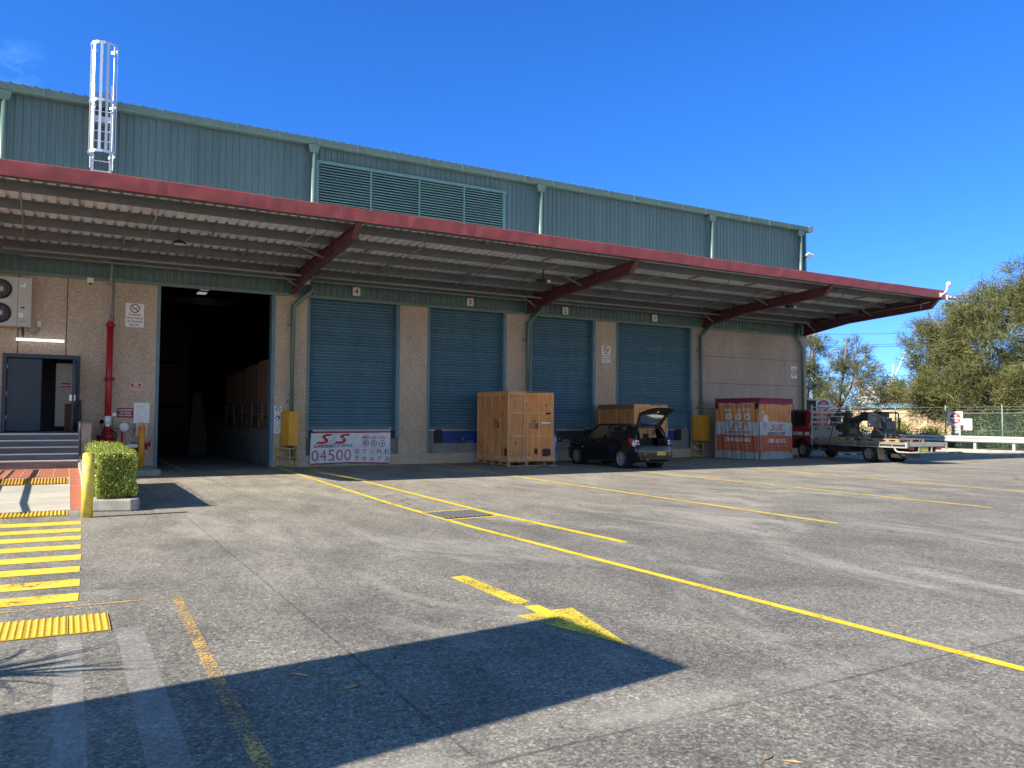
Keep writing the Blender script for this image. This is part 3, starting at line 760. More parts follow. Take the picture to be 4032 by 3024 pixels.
# fascia, gently dented: a panelled strip
b = W(); n = 260
rnd = random.Random(3)
dent = [rnd.gauss(0,.0035) for _ in range(n+1)]
rows = [(CF+.02,6.49,0),(CF-.0,6.49,0),(CF,6.50,.3),(CF,6.60,1),(CF,6.72,1),(CF,6.80,.3),(CF,6.815,0),(CF+.09,6.83,0)]
ids = []
for i in range(n+1):
    xx = CX0-.02 + (CX1+.05-CX0)*i/n
    sag = .012*math.sin(xx*.9)+.008*math.sin(xx*2.3+1)
    ids.append([b.av((xx, y + k*dent[i]*1.3, z+sag*.5)) for y, z, k in rows])
for a, c in zip(ids, ids[1:]):
    for k in range(len(rows)-1): b.af((a[k],c[k],c[k+1],a[k+1]), True)
b.bx(CX1+.03, CX1+.045, CF-.005, CF+.35, 6.485, 6.835)
b.build('fascia', M['red_paint'], cn)
b = W(); b.prism([(CF+.02,6.44),(D-.05,6.12),(D-.05,zs(D-.05)+.045),(CF+.02,zs(CF+.02)+.045)], CX1-.20, CX1-.17, 'x'); b.build('end_closure', M['purlin'], cn)
# rafters
for x in (-2.6, 6.25, 15.07, 23.91, 30.25):
    b = W()
    web = [(CF+.06,6.46),(CF+.40,6.12),(23.15,5.92),(D-.02,5.57),(D-.02,6.16)]
    b.prism(web, x-.008, x+.008, 'x')
    for (ya,za),(yb,zb) in ((web[0],web[1]),(web[1],web[2]),(web[2],web[3])):
        b.bar((x,ya,za),(x,yb,zb), .17, .014)
    b.bar((x,web[0][0],web[0][1]),(x,web[4][0],web[4][1]), .17, .014)
    for yy in (21.2, 22.5, 23.75, 25.0): b.bx(x-.06, x+.06, yy-.02, yy+.02, 6.1, zs(yy)-.01)
    rf = b.build('rafter', M['red_steel'], cn)
    b = W()
    for yy, zz in ((21.9,6.1),(24.9,5.74)):
        b.bar((x-.02,yy,zz),(x-.78,yy+.02,zs(yy)-.14), .045, .045); b.bar((x+.02,yy,zz),(x+.78,yy+.02,zs(yy)-.14), .045, .045)
    b.build('fly_brace', M['galv'], rf)
b = W(); b.tube([(30.05,24.9,6.12),(30.05,19.7,6.31),(30.05,19.15,6.37)], .02, 8); b.tube([(30.05,19.55,6.33),(30.05,19.55,6.12)], .016, 8); b.build('conduit', M['galv'], cn)
# purlins
for yy in (18.97, 19.85, 21.2, 22.5, 23.75, 25.0):
    b = W(); zt = zs(yy)-.002
    b.bx(CX0, CX1, yy-.002, yy+.002, zt-.21, zt); b.bx(CX0, CX1, yy-.065, yy-.002, zt-.004, zt); b.bx(CX0, CX1, yy+.002, yy+.065, zt-.21, zt-.205); b.bx(CX0, CX1, yy-.065, yy-.06, zt-.022, zt-.004)
    b.bx(CX0, CX1, yy+.06, yy+.065, zt-.205, zt-.188)
    b.build('purlin', M['purlin'], cn)
# bridging rods and cleats
for xr in (-1.0, 1.75, 5.5, 8.55, 11.5, 13.2, 17.1, 20.0, 22.6, 26.0, 28.4):
    b = W()
    b.cyl((xr,20.1,zs(20.1)-.24),(xr-.08,24.95,zs(24.95)-.24), .013, n=6); b.cyl((xr,20.1,zs(20.1)-.24),(xr,20.1,zs(20.1)-.12), .02, n=6)
    b.build('bridging_rod', M['galv'], cn)
for xr in (.1, 3.2, 7.4, 10.2, 12.7, 16.4, 18.7, 21.4, 25.2, 27.4, 29.2):
    b = W(); k_ = int(xr*10) % 3
    for ya in ((18.97, 21.2), (19.85, 22.5), (21.2, 23.75))[k_:k_+1]:
        b.bar((xr,ya[0],zs(ya[0])-.16),(xr+.05,ya[0]+.9,zs(ya[0])-.14), .05, .05)
    b.bar((xr+1.1,22.55,zs(22.5)-.15),(xr+1.12,23.7,zs(23.7)-.15), .045, .045)
    b.build('bridging_angle', M['galv'], cn)
# sprinkler main below the canopy, with drop to the hydrant
b = W(); b.tube([(-1.6,24.55,6.03),(29.4,24.55,6.03),(29.4,24.55,5.9)], .045, 10); b.tube([(-1.2,25.1,5.98),(29,25.1,5.98)], .03, 8)
b.build('sprinkler_pipe', M['galv'], cn)
b = W(); x = -.5
while x < 29: b.bx(x, x+.35, 25.28, 25.33, 6.0, 6.03); x += 1.6
b.build('pipe_hanger', M['galv'], cn)

# ------------------------------------------------------------------ inside, seen through the open doorway
b = W(); b.poly([(XL+.2,D-.3,.006),(5.75,D-.3,.006),(5.75,79.8,.006),(XL+.2,79.8,.006)]); b.build('inner_floor', M['int_floor'], wh)
b = W(); b.prism([(5.74,D+.8),(XR-.2,D+.8),(XR-.2,79),(5.5,79),(5.5,36),(5.62,30)], .007, 1.2, 'z'); b.build('dock_platform', M['step'], wh)
for k_ in range(8):
    b = W(); b.bx(7.55+.06*k_, 8.15+.06*k_, 45+2.1*k_, 46.0+2.1*k_, 10.465, 10.49)
    b.build('skylight', M['sky_panel'], wh)
for yy in (44.5, 52.2, 59.4, 67):
    b = W(); b.bar((XL+.3,yy,9.7),(XR-.3,yy,9.9), .2, .5); b.build('roof_beam', M['interior'], wh)
for x in (1.6, -3):
    b = W(); b.bx(x-.12, x+.12, 42, 42.3, 0.01, 9.6); b.build('inner_column', M['steel'], wh)
flat('yellow_line', [[(3.02,25.3),(3.12,25.3),(2.95,44),(2.83,44)]], M['line'], .010)
# ------------------------------------------------------------------ signs on the wall (local frame: x right, z up, facing -y)
def plate(mb, w, h, m=0, r=.02, t=.006):
    mb.prism(roundrect(-w/2, w/2, -h/2, h/2, r), -t, 0, 'y', m)
def sign(name, label, x, z, w, h, mats, draw, cat='sign', y=D-.004, group=None, r=.02, rz=0, pos=None):
    t = thing(name, label, cat, pos or (x, y, z), rz, group)
    b = MB(); plate(b, w, h, 0, r); b.build('panel', mats[0], t)
    b = MB(); draw(b); b.build('lettering', mats[1:], t, recalc=False)
    return t
YF = -.008
def no_smoking(b):
    annulus(b, 0, .205, .105, .135, YF, 30, 0); stroke(b, [(-.08,.285),(.08,.125)], .026, YF-.001, 0)
    stroke(b, [(-.075,.185),(.03,.185)], .022, YF, 1); stroke(b, [(.04,.185),(.06,.185)], .022, YF, 1)
    stroke(b, [(.05,.21),(.06,.24),(.035,.255),(.05,.28)], .01, YF, 1); stroke(b, [(.07,.21),(.08,.235)], .01, YF, 1)
    for tx, z, w, m in (('NO SMOKING',.015,.33,0),('EVEN IN VEHICLES',-.085,.43,0),('USE DESIGNATED',-.185,.41,2),('AREAS ONLY',-.285,.29,2)):
        text(b, tx, 0, z, .062, YF, w, .015, m)
NS = [M['white_clean'], M['maroon_ink'], M['ink'], M['green_ink']]
sign('no_smoking_sign', 'no smoking sign on the wall left of the big open doorway', 1.675, 4.57, .49, .70, NS, no_smoking)
sign('no_smoking_sign', 'no smoking sign on the pillar between dock doors two and one', 18.765, 4.195, .43, .69, NS, no_smoking)
def fire(b):
    b.poly([(-.14,YF+.001,.005),(.14,YF+.001,.005),(.14,YF+.001,.085),(-.14,YF+.001,.085)], 0)
    b.poly([(-.14,YF+.001,-.085),(.14,YF+.001,-.085),(.14,YF+.001,-.003),(-.14,YF+.001,-.003)], 0)
    text(b, 'FIRE', 0, .045, .055, YF, .125, .03, 1); text(b, 'HYDRANT', 0, -.045, .055, YF, .24, .025, 1)
sign('fire_hydrant_sign', 'small red FIRE HYDRANT sign on the wall above the hose sign', 1.755, 2.48, .31, .20, [M['white_clean'], M['red_ink'], M['white_clean']], fire, r=.01)
def hose(b):
    for i, tx in enumerate(('3 LENGTHS','OF HOSE','REQUIRED')): text(b, tx, 0, .08-.08*i, .05, YF, (.36,.29,.34)[i], .02, 0)
sign('hose_sign', 'maroon sign about three lengths of hose beside the paper site plan', 1.495, 1.70, .43, .28, [M['maroon_ink'], M['white_clean']], hose, r=.005)
def plan(b):
    rr = random.Random(5)
    for i in range(5): stroke(b, [(-.13,.22-.022*i),(.13-.1*rr.random(),.22-.022*i)], .004, YF, 0)
    stroke(b, [(-.12,.06),(.1,.07),(.14,-.03),(.02,-.11),(-.13,-.08),(-.12,.06)], .005, YF, 0)
    stroke(b, [(-.14,-.13),(.15,-.12)], .004, YF, 0)
    for i in range(4): stroke(b, [(-.15,-.18-.02*i),(-.02+.1*rr.random(),-.18-.02*i)], .004, YF, 0)
sign('site_plan', 'large white paper site plan on the wall above a grey cabinet', 1.925, 1.70, .42, .60, [M['white_clean'], M['grey_ink']], plan, 'notice', r=.005)
for tx, x, z in (('4',8.395,5.84),('3',12.66,5.815),('2',16.79,5.795),('1',21.235,5.815)):
    def num(b, tx=tx):
        text(b, tx, 0, 0, .185, YF, None, .035, 0)
        for sx in (-1,1):
            for sz in (-1,1): disc(b, sx*.105, sz*.12, .011, YF, 8, 1)
    sign('bay_number_sign', 'white plate with red numeral %s above dock door %s' % (tx, {'4':'four','3':'three','2':'two','1':'one'}[tx]), x, z, .26, .29, [M['white'], M['red_ink'], M['grey_ink']], num, y=D-.04, group='bay number plates above the dock doors', r=.012)
def ten(b):
    annulus(b, 0, 0, .15, .185, YF, 36, 0); text(b, '10', 0, 0, .17, YF, .19, .03, 1)
sign('speed_limit_sign', 'white speed sign with 10 in a red ring near the right wall end', 29.6, 3.83, .40, .56, [M['white_clean'], M['red_ink'], M['ink']], ten)
def vest(b):
    disc(b, 0, .055, .085, YF, 28, 0)
    b.poly([(-.035,YF-.001,-.005),(.035,YF-.001,-.005),(.04,YF-.001,.09),(.025,YF-.001,.115),(-.025,YF-.001,.115),(-.04,YF-.001,.09)], 1)
    stroke(b, [(-.03,.01),(.025,.10)], .008, YF-.002, 2); stroke(b, [(.03,.01),(-.025,.10)], .008, YF-.002, 2)
    for i, tx in enumerate(('HIGH VISIBILITY','CLOTHING MUST BE','WORN IN THIS AREA')): text(b, tx, 0, -.068-.024*i, .013, YF, .17, 0.0, 3)
PP = [M['white_clean'], M['blue_ink'], M['white_clean'], M['red_ink'], M['ink']]
sign('safety_vest_sign', 'blue and white vest sign, topmost of the three small signs beside the doorway', 5.875, 1.805, .235, .285, PP, vest)
def boot(b):
    disc(b, 0, .045, .085, YF, 28, 0)
    b.poly([(-.05,YF-.001,-.005),(.055,YF-.001,-.005),(.058,YF-.001,.015),(.005,YF-.001,.045),(-.005,YF-.001,.085),(-.05,YF-.001,.085)], 1)
    for i, tx in enumerate(('SAFETY FOOTWEAR','MUST BE WORN')): text(b, tx, 0, -.078-.026*i, .014, YF, .18, 0.0, 3)
sign('safety_boot_sign', 'blue and white boot sign, middle of the three small signs beside the doorway', 5.87, 1.515, .225, .275, PP, boot)
def fork(b):
    for i, tx in enumerate(('Forklift','Speed','Limit is','12km')): text(b, tx, 0, .085-.056*i, .036, YF, (.165,.14,.165,.12)[i], .012, 0)
sign('forklift_sign', 'white forklift speed sign, lowest of the three small signs beside the doorway', 5.86, 1.225, .21, .28, [M['white_clean'], M['ink']], fork)

# ------------------------------------------------------------------ wall equipment
t = thing('air_conditioner', 'cream twin fan air conditioning unit mounted high on the wall above the entry', 'air conditioner', (-1.6, D, 4.0))
b = MB(); b.bx(-.55,.69,-.40,-.03,.02,1.37); b.build('casing', M['cream'], t, bevel=.02)
b = MB(); b.bx(.36,.367,-.404,-.40,.03,1.36); b.bx(.41,.56,-.404,-.399,.16,.17); b.bx(.44,.53,-.405,-.4,.52,.56); b.build('seam', M['dark'], t)
for z in (1.02, .37):
    b = MB(); b.lathe([(.30,-.005),(.30,.012),(.275,.012),(.27,-.004)], (-.02-.02,-.40,z), (0,-1,0), 36)
    fg = b.build('fan_grille', M['cream'], t)
    b = MB(); b.lathe([(.275,.003),(.01,.003)], (-.04,-.40,z), (0,-1,0), 32, False); b.build('fan_recess', M['ink'], fg)
    b = MB()
    for k_ in range(34):
        a = 2*math.pi*k_/34; c_, s_ = math.cos(a), math.sin(a); c2, s2 = math.cos(a+.35), math.sin(a+.35)
        b.bar((-.04+.06*c_,-.412,z+.06*s_),(-.04+.27*c2,-.412,z+.27*s2), .005, .005, (0,1,0))
    for r in (.12,.19): b.tube([(-.04+r*math.cos(2*math.pi*q/30),-.412,z+r*math.sin(2*math.pi*q/30)) for q in range(30)], .003, 4, closed=True)
    b.build('fan_guard', M['grey_ink'], fg)
    b = MB(); b.prism(roundrect(-.04-.06,-.04+.06,z-.055,z+.055,.02), -.425, -.41, 'y'); b.build('fan_hub', M['cream'], fg)
b = MB(); b.poly([(.415,-.4055,1.10),(.55,-.4055,1.10),(.55,-.4055,1.26),(.415,-.4055,1.26)], 0)
b.poly([(.42,-.407,1.21),(.47,-.407,1.21),(.42,-.407,1.25)], 1); b.poly([(.42,-.407,1.15),(.45,-.407,1.15),(.545,-.407,1.25),(.49,-.407,1.25)], 2)
b.poly([(.40,-.4055,.27),(.50,-.4055,.27),(.50,-.4055,.40),(.40,-.4055,.40)], 0); b.build('badge', [M['white_clean'], M['navy_ink'], M['sky_ink']], t, recalc=False)
b = MB(); b.bx(-.45,-.40,-.38,0,-.03,.02); b.bx(.45,.50,-.38,0,-.03,.02); b.tube([(.49,-.2,.02),(.5,-.18,-.1),(.5,-.1,-.22)], .03, 8); b.build('bracket', M['dark'], t)
t = thing('isolator_switch', 'small grey isolator switch with looped conduit beside the air conditioner', 'switch', (-.73, D, 4.16))
b = MB(); b.bx(-.045,.045,-.07,0,-.08,.08); b.bx(-.02,.02,-.085,-.07,-.02,.02); b.build('box', M['white'], t, bevel=.008)
b = MB()
for o_, r_ in ((-.015,.18),(.025,.24)):
    b.tube([(o_,-.03,-.08),(o_,-.03,-.16),(o_-.06,-.05,-.25-o_),(o_-.17,-.1,-.30-o_),(o_-.26,-.2,-.24),(o_-.27,-.25,-.16)], .013, 8)
b.build('conduit', M['galv'], t)
t = thing('batten_light', 'long white fluorescent batten light on the wall above the entry doors', 'light', (-.685, D, 3.70))
b = MB(); b.bx(-.56,.56,-.05,0,-.03,.03); b.build('base', M['white'], t, bevel=.006)
b = MB(); b.tube([(-.575,-.075,.0),(.575,-.075,.0)], .038, 12); b.build('diffuser', M['lamp_on'], t)
t = thing('motion_sensor', 'small white sensor box high on the wall near the steel riser', 'sensor', (.50, D, 5.49))
b = MB(); b.bx(-.085,.085,-.10,0,-.07,.07); b.bx(-.10,.10,-.07,0,-.08,-.05); b.build('housing', M['white'], t, bevel=.01)
b = MB(); b.bx(-.03,.03,-.09,-.02,-.125,-.07); b.build('lens', M['black'], t, bevel=.008)
t = thing('wall_cabinet', 'plain grey metal cabinet on the wall below the site plan', 'cabinet', (1.925, D, 1.2))
b = MB(); b.bx(-.16,.16,-.14,0,-.20,.19); b.build('body', M['cream'], t, bevel=.006)
b = MB(); b.bx(-.15,-.13,-.15,-.14,-.02,.03); b.build('latch', M['dark'], t)

# hydrant riser
HX = 1.03
t = thing('hydrant_riser', 'tall red fire hydrant riser with gauges and valves on the wall left of the doorway', 'hydrant', (HX, D-.3, 0))
b = MB(); b.cyl((0,0,.95),(0,0,4.22), .088, n=20); b.build('riser_pipe', M['hyd'], t)
b = MB()
for z in (4.20, 2.66, 1.22): b.cyl((0,0,z-.05),(0,0,z+.05), .115, n=20); b.cyl((0,0,z-.012),(0,0,z+.012), .135, n=20)
b.cyl((0,0,4.25),(0,0,4.33), .11, .05, n=16)
b.bx(.10,.16,-.02,.02,2.64,2.70)
b.build('coupling', M['hyd'], t)
b = MB(); b.tube([(0,0,4.3),(0,.02,5.55),(0,.02,6.0),(-.03,.02,6.06),(-.25,.02,6.08)], .043, 10); b.cyl((0,.02,5.35),(0,.02,5.42), .06, n=10); b.cyl((0,0,4.33),(0,0,4.40), .06, n=10)
b.bx(.05,.062,.26,.28,1.3,5.5); b.build('steel_riser', M['galv'], t)
b = MB(); b.cyl((0,0,.86),(0,0,1.18), .15, n=20); b.cyl((-.22,0,.98),(.20,0,.98), .075, n=14); b.cyl((-.1,-.12,1.02),(.1,-.12,1.02), .09, n=14); b.tube([(.12,0,1.02),(.2,-.02,1.0),(.22,-.02,.75),(.3,-.02,.70)], .035, 10)
b.tube([(0,0,.9),(0,0,.70),(.15,0,.62),(1.05,0,.72)], .075, 12); b.cyl((.55,0,.62),(.55,0,.80), .12, n=16); b.cyl((.72,0,.60),(.72,0,.84), .11, n=16)
b.cyl((.85,0,.76),(.95,0,.78), .12, n=16); b.cyl((.95,0,.78),(1.1,0,.80), .05, n=12); b.tube([(.75,0,.7),(.75,0,.3)], .07, 10); b.tube([(.38,0,.7),(.38,0,1.24)], .032, 8)
b.build('valve_body', M['hyd'], t)
b = MB(); b.lathe([(.13,-.03),(.13,.02),(.115,.035),(.02,.035)], (.42,-.02,1.28), (0,-1,0), 24); b.build('alarm_gong', M['white'], t)
for gx, gz in ((-.15,1.44),(-.21,.995)):
    b = MB(); b.lathe([(.06,-.03),(.062,.012),(.05,.018)], (gx,-.02,gz), (0,-1,0), 18); gg = b.build('gauge', M['dark'], t)
    b = MB(); b.lathe([(.052,.026),(.004,.026)], (gx,-.02,gz), (0,-1,0), 18, False); b.build('gauge_face', M['white_clean'], gg)
    b = MB(); b.tube([(gx,0,gz-.05),(gx,0,gz-.14),(0,0,gz-.14)], .012, 6); b.build('gauge_pipe', M['hyd'], gg)
b = MB(); b.lathe([(.0925,-.12),(.0925,.12)], (0,0,1.48), (0,0,1), 20); b.bx(-.055,.055,-.0965,-.085,1.30,1.37); b.build('paper_tag', M['white_clean'], t)
b = MB(); b.bx(.11,.21,-.05,.03,1.60,1.69); b.build('switch_box', M['white'], t, bevel=.006)
b = MB(); b.tube([(.12,-.05,1.55),(.13,-.05,1.22),(.3,-.05,1.25),(.42,-.03,1.27)], .012, 6); b.tube([(.1,-.1,1.2),(.24,-.12,1.1),(.22,-.12,.85)], .018, 8)
b.lathe([(.05,-.02),(.05,.02)], (.16,-.16,1.07), (0,-1,0), 12); b.build('hose_link', M['dark'], t)
b = MB(); b.tube([(1.12+.0,0.1*math.cos(q*.5236),.80+.1*math.sin(q*.5236)) for q in range(12)], .012, 6, closed=True); b.bar((1.12,-.1,.8),(1.12,.1,.8), .015,.015); b.build('hand_wheel', M['hyd'], t)
b = MB(); b.bx(.5,.78,-.13,-.12,.70,.80); b.build('valve_tag', M['white_clean'], t)

# kerbed island by the doorway
b = world_mb((1.6,24.3,0)); b.prism(roundrect(.62,2.28,23.2,D-.005,.25,6), 0, .15, 'z'); tag(b.build('island_kerb', M['kerb'], None, .02, loc=(1.6,24.3,0)), 'low concrete island with rounded corner below the hydrant riser', 'kerb island')
t = thing('bollard', 'amber bollard with orange band and top hook standing on the kerb island', 'bollard', (1.84,24.25,.15))
b = MB(); b.cyl((0,0,0),(0,0,1.18), .083, n=20); b.cyl((0,0,1.18),(0,0,1.215), .083, .05, n=20); b.build('post', M['bollard2'], t)
b = MB(); b.cyl((0,0,1.06),(0,0,1.14), .086, n=20, caps=False); b.build('band', M['orange_band'], t)
b = MB(); b.tube([(-.05,0,1.2),(-.05,0,1.27),(.05,0,1.27),(.05,0,1.2)], .012, 6); b.build('lifting_hook', M['bollard2'], t)
t = thing('bollard', 'chipped yellow bollard at the corner of the ramp in front of the hedge', 'bollard', (.325,14.2,0))
b = MB(); b.cyl((0,0,0),(0,0,1.0), .085, n=28); b.cyl((0,0,1.0),(0,0,1.018), .085, .06, n=28); b.build('post', M['bollard'], t)
t = thing('bollard', 'slim amber bollard mostly hidden between the near bollard and the hedge', 'bollard', (.43,15.55,0))
b = MB(); b.cyl((0,0,0),(0,0,.84), .06, n=16); b.build('post', M['bollard2'], t)

# ------------------------------------------------------------------ hedge in its planter
b = world_mb((.8,17,0))
b.prism([(.42,14.98),(.98,14.80),(1.08,14.84),(1.13,14.95),(1.16,20.9),(1.10,21.1),(.42,21.1)], 0, .20, 'z')
tag(b.build('planter_kerb', M['kerb'], None, .025, loc=(.8,17,0)), 'low concrete planter kerb round the foot of the clipped hedge', 'planter')
hg = thing('hedge', 'box clipped bright green hedge growing in the kerbed planter', 'hedge', (.8,17,.2))
rr = random.Random(11)
def hx(y): return (.445, 1.06)
def inside_pt():
    y = rr.uniform(15.02, 20.7) ; x0, x1 = hx(y); side = rr.random()
    if side < .42: return (rr.uniform(x0,x1), rr.choice((15.02,)) + rr.gauss(0,.03), rr.uniform(.24,.97))
    if side < .66: return (rr.uniform(x0,x1), y, .96+rr.gauss(0,.025))
    if side < .80: return (x0+rr.gauss(0,.03), y, rr.uniform(.24,.97))
    if side < .96: return (x1+rr.gauss(0,.03), y, rr.uniform(.24,.97))
    return (rr.uniform(x0,x1), y, rr.uniform(.3,.9))
b = MB(Matrix.Translation((-.8,-17,-.2)))
def leafquad(b, p, n, L_, w_, rr):
    n = Vector(n).normalized(); a = n.orthogonal().normalized(); a.rotate(Matrix.Rotation(rr.uniform(0,6.28), 3, n)); c = n.cross(a)
    p = Vector(p)
    b.poly([p, p+a*L_*.5+c*w_*.5+n*.004, p+a*L_, p+a*L_*.5-c*w_*.5+n*.004])
for i in range(21000):
    p = inside_pt(); x0, x1 = hx(p[1])
    lump = .028*math.sin(p[0]*9+p[2]*5)*math.sin(p[2]*8+p[1]*6)
    n = (rr.gauss(0,.6)+(p[0]-(x0+x1)/2), rr.gauss(0,.6)-(.9 if p[1] < 15.1 else 0), rr.gauss(0,.5)+(.9 if p[2] > .9 else .25))
    q = (p[0]+lump, p[1]-lump, p[2]+lump*.7)
    leafquad(b, q, n, rr.uniform(.022,.040), rr.uniform(.015,.024), rr)
for i in range(150):
    y = rr.uniform(15.0,20.6); top = rr.random() < .7
    p = Vector((rr.uniform(.46,1.05), y if top else 15.0, .98 if top else rr.uniform(.4,.95))); d = Vector((rr.gauss(0,.4),rr.gauss(0,.4)-(0 if top else 1),1 if top else .3)).normalized()
    for k in range(4):
        q = p+d*(.018*k); leafquad(b, q, (rr.gauss(0,1),rr.gauss(0,1),rr.gauss(0,1)), .03, .018, rr)
b.build('foliage', M['leaf_hedge'], hg, recalc=False)
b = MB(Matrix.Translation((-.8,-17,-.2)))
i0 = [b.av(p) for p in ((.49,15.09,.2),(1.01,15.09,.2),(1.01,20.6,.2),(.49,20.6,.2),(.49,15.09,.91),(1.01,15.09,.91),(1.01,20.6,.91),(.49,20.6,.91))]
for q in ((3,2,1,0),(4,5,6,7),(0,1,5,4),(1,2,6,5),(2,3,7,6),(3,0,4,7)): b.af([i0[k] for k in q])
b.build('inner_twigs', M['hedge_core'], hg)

# ------------------------------------------------------------------ ramp, tiles and stairs
b = world_mb((-1,18,0)); XR0 = -4.5
b.prism([(15.46,.004),(19.1,.31),(19.1,0),(15.46,0)], XR0, .10, 'x')
struct('ramp', b, M['ramp'], loc=(-1,18,0))
b = world_mb((0,20,0))
b.prism([(15.46,.006),(19.1,.314),(22.3,.314),(22.3,.0),(15.46,0)], .105, .285, 'x')
b.prism([(19.1,.312),(22.3,.312),(22.3,0),(19.1,0)], XR0, .104, 'x')
struct('tile_paving', b, M['terracotta'], loc=(0,20,0))
b = world_mb((0,20,0))
x = .10
while x > XR0:
    b.bx(x-.012, x, 19.12, 22.3, .3125, .3165); x -= .30
for y in (19.5,19.95,20.4,20.85,21.3,21.75,22.2): b.bx(XR0, .285, y, y+.008, .3125, .3162)
for y in (15.9,16.35,16.8,17.25,17.7,18.15,18.6,19.05): b.bx(.105,.285,y,y+.01,.010+(y-15.46)/3.64*.308,.0125+(y-15.46)/3.64*.308)
struct('tile_grout', b, M['grout'], loc=(0,20,0))
b = world_mb((.35,18,0)); b.prism([(14.98,0),(14.98,.14),(15.3,.20),(19.1,.43),(22.3,.46),(22.6,.62),(22.6,0)], .288, .40, 'x')
tag(b.build('ramp_kerb_wall', M['kerb'], None, .012, loc=(.35,18,0)), 'narrow pale concrete upstand along the right edge of the ramp', 'kerb wall')
st = thing('staircase', 'five grey concrete steps with pale nosings up to the navy entry doors', 'stairs', (-1.5,22.3,0))
SY = [(22.30,.512),(22.58,.670),(22.86,.828),(23.14,.986),(23.42,1.145)]
pz = 0.0; prof = [(22.30,0)]
for i, (y, z) in enumerate(SY): prof += [(y, prof[-1][1]), (y, z)]
prof += [(D-.01,1.145),(D-.01,0)]
prof = [prof[0]] + [p for i, p in enumerate(prof[1:]) if p != prof[i]]
b = world_mb((-1.5,22.3,0)); b.prism(prof, XR0, .287, 'x'); b.build('steps', M['step'], st, bevel=.006)
for y, z in SY:
    b = world_mb((-1.5,22.3,0)); b.bx(XR0, .286, y-.012, y+.05, z-.028, z+.004); b.build('nosing', M['white'], st, bevel=.004)
b = world_mb((-1.5,22.3,0)); b.bx(.288,.58,23.4,D-.01,0,1.40); b.build('side_wall', M['agg'], st, bevel=.01)
b = world_mb((-1.5,22.3,0)); b.bx(.27,.60,23.38,D-.01,1.40,1.44); b.build('coping', M['conc'], st)
t = thing('handrail', 'dark steel handrail along the right side of the entry steps', 'handrail', (.33,23,0))
b = world_mb((.33,23,0))
b.tube([(.31,22.25,.62),(.31,22.25,1.30),(.31,22.32,1.42),(.31,23.5,2.0),(.31,25.2,2.0),(.31,25.3,1.95),(.31,25.3,1.15)], .024, 10)
b.tube([(.31,22.3,1.10),(.31,23.45,1.70),(.31,25.3,1.70)], .02, 8); b.tube([(.31,22.3,.85),(.31,23.45,1.45)], .02, 8)
for y in (22.75, 23.4): b.tube([(.31,y,.5+(y-22.3)*.57),(.31,y,1.43+(y-22.3)*.49)], .02, 8)
b.tube([(.31,24.3,1.15),(.31,24.3,2.0)], .02, 8)
b.build('rails', M['dark'], t)

# tactile strips on the ramp (ribbed) and tactile plates by the crossing (domed)
def ribs(y0, y1, z0, z1, x0, x1, m, label):
    b = MB(); x = x0
    while x < x1:
        b.tube([(x,y0,z0),(x,y1,z1)], .022, 8); x += .056
    b.poly([(x0-.02,y0,z0+.002),(x1,y0,z0+.002),(x1,y1,z1+.002),(x0-.02,y1,z1+.002)])
    return tag(b.build('tactile_strip', m), label, 'tactile strip')
ribs(14.56, 15.24, .006, .006, -1.9, .06, M['tactile'], 'ribbed yellow tactile strip at the foot of the ramp')
ribs(18.2, 18.95, .242, .305, -1.9, .06, M['tactile_old'], 'worn ribbed tactile strip at the top of the ramp below the tiles')
DY = -.125
for k_, x1 in enumerate((.335, .055, -.22, -.495, -.77)):
    b = MB(); b.bx(-.136,.136,-.285,.285,.002,.009)
    for i in range(6):
        for j in range(12):
            b.lathe([(.0135,.0085),(.011,.0165),(.005,.0185)], (-.115+.046*i,-.26+.0473*j,0), (0,0,1), 8)
    tag(b.build('tactile_plate', M['tactile'], loc=(x1-.138,6.95+.012*k_,0)), ('yellow domed tactile plate at the right end of the row below the crossing','yellow domed tactile plate with a dark chip, second from the right end of its row','yellow domed tactile plate, third from the right end of its row','yellow domed tactile plate, fourth in the row below the crossing','yellow domed tactile plate at the far left of the row')[k_], 'tactile plate', 'tactile plates below the crossing')

# ------------------------------------------------------------------ downpipe guards
for x, lab in ((6.19,'yellow steel guard box round the downpipe between the doorway and dock door four'), (23.55,'yellow steel guard box round the downpipe right of dock door one')):
    w_ = .23 if x < 10 else .33
    t = thing('downpipe_guard', lab, 'guard', (x, D-.02, 0), 0, 'yellow downpipe guards')
    b = MB(); b.prism([(-w_,0),(-w_,-.12),(-w_+.16,-.44),(w_,-.44),(w_,0)], .70, 1.78, 'z'); b.prism([(-w_+.03,0),(-w_+.03,-.1),(-w_+.18,-.41),(w_-.03,-.41),(w_-.03,0)], .69, .70, 'z', 1)
    b.build('cover', [M['yellow'], M['dark']], t, bevel=.008)
    lab2 = lab.replace('steel guard box', 'pipe frame').replace('yellow', 'faded yellow')
    t = thing('pipe_barrier', 'faded yellow curved bar frame low on the wall below the ' + ('left' if x < 10 else 'right') + ' yellow guard box', 'guard', (x-.02, D-.01, 0), 0, 'faded guard frames under the yellow boxes')
    b = MB(); ww = .30
    arc = [(-ww,-.05),(-ww*.6,-.30),(0,-.40),(ww*.6,-.30),(ww,-.05)]
    for z in (.05,.32,.60): b.tube([(px,py,z) for px,py in arc], .022, 8)
    b.build('hoop', M['yellow_old'], t)
    b = MB()
    for px in (-ww, ww): b.bx(px-.035,px+.035,-.06,0,.02,.64)
    b.tube([(0,-.40,.03),(0,-.40,.62)], .024, 8)
    b.build('upright', M['yellow_old'], t)

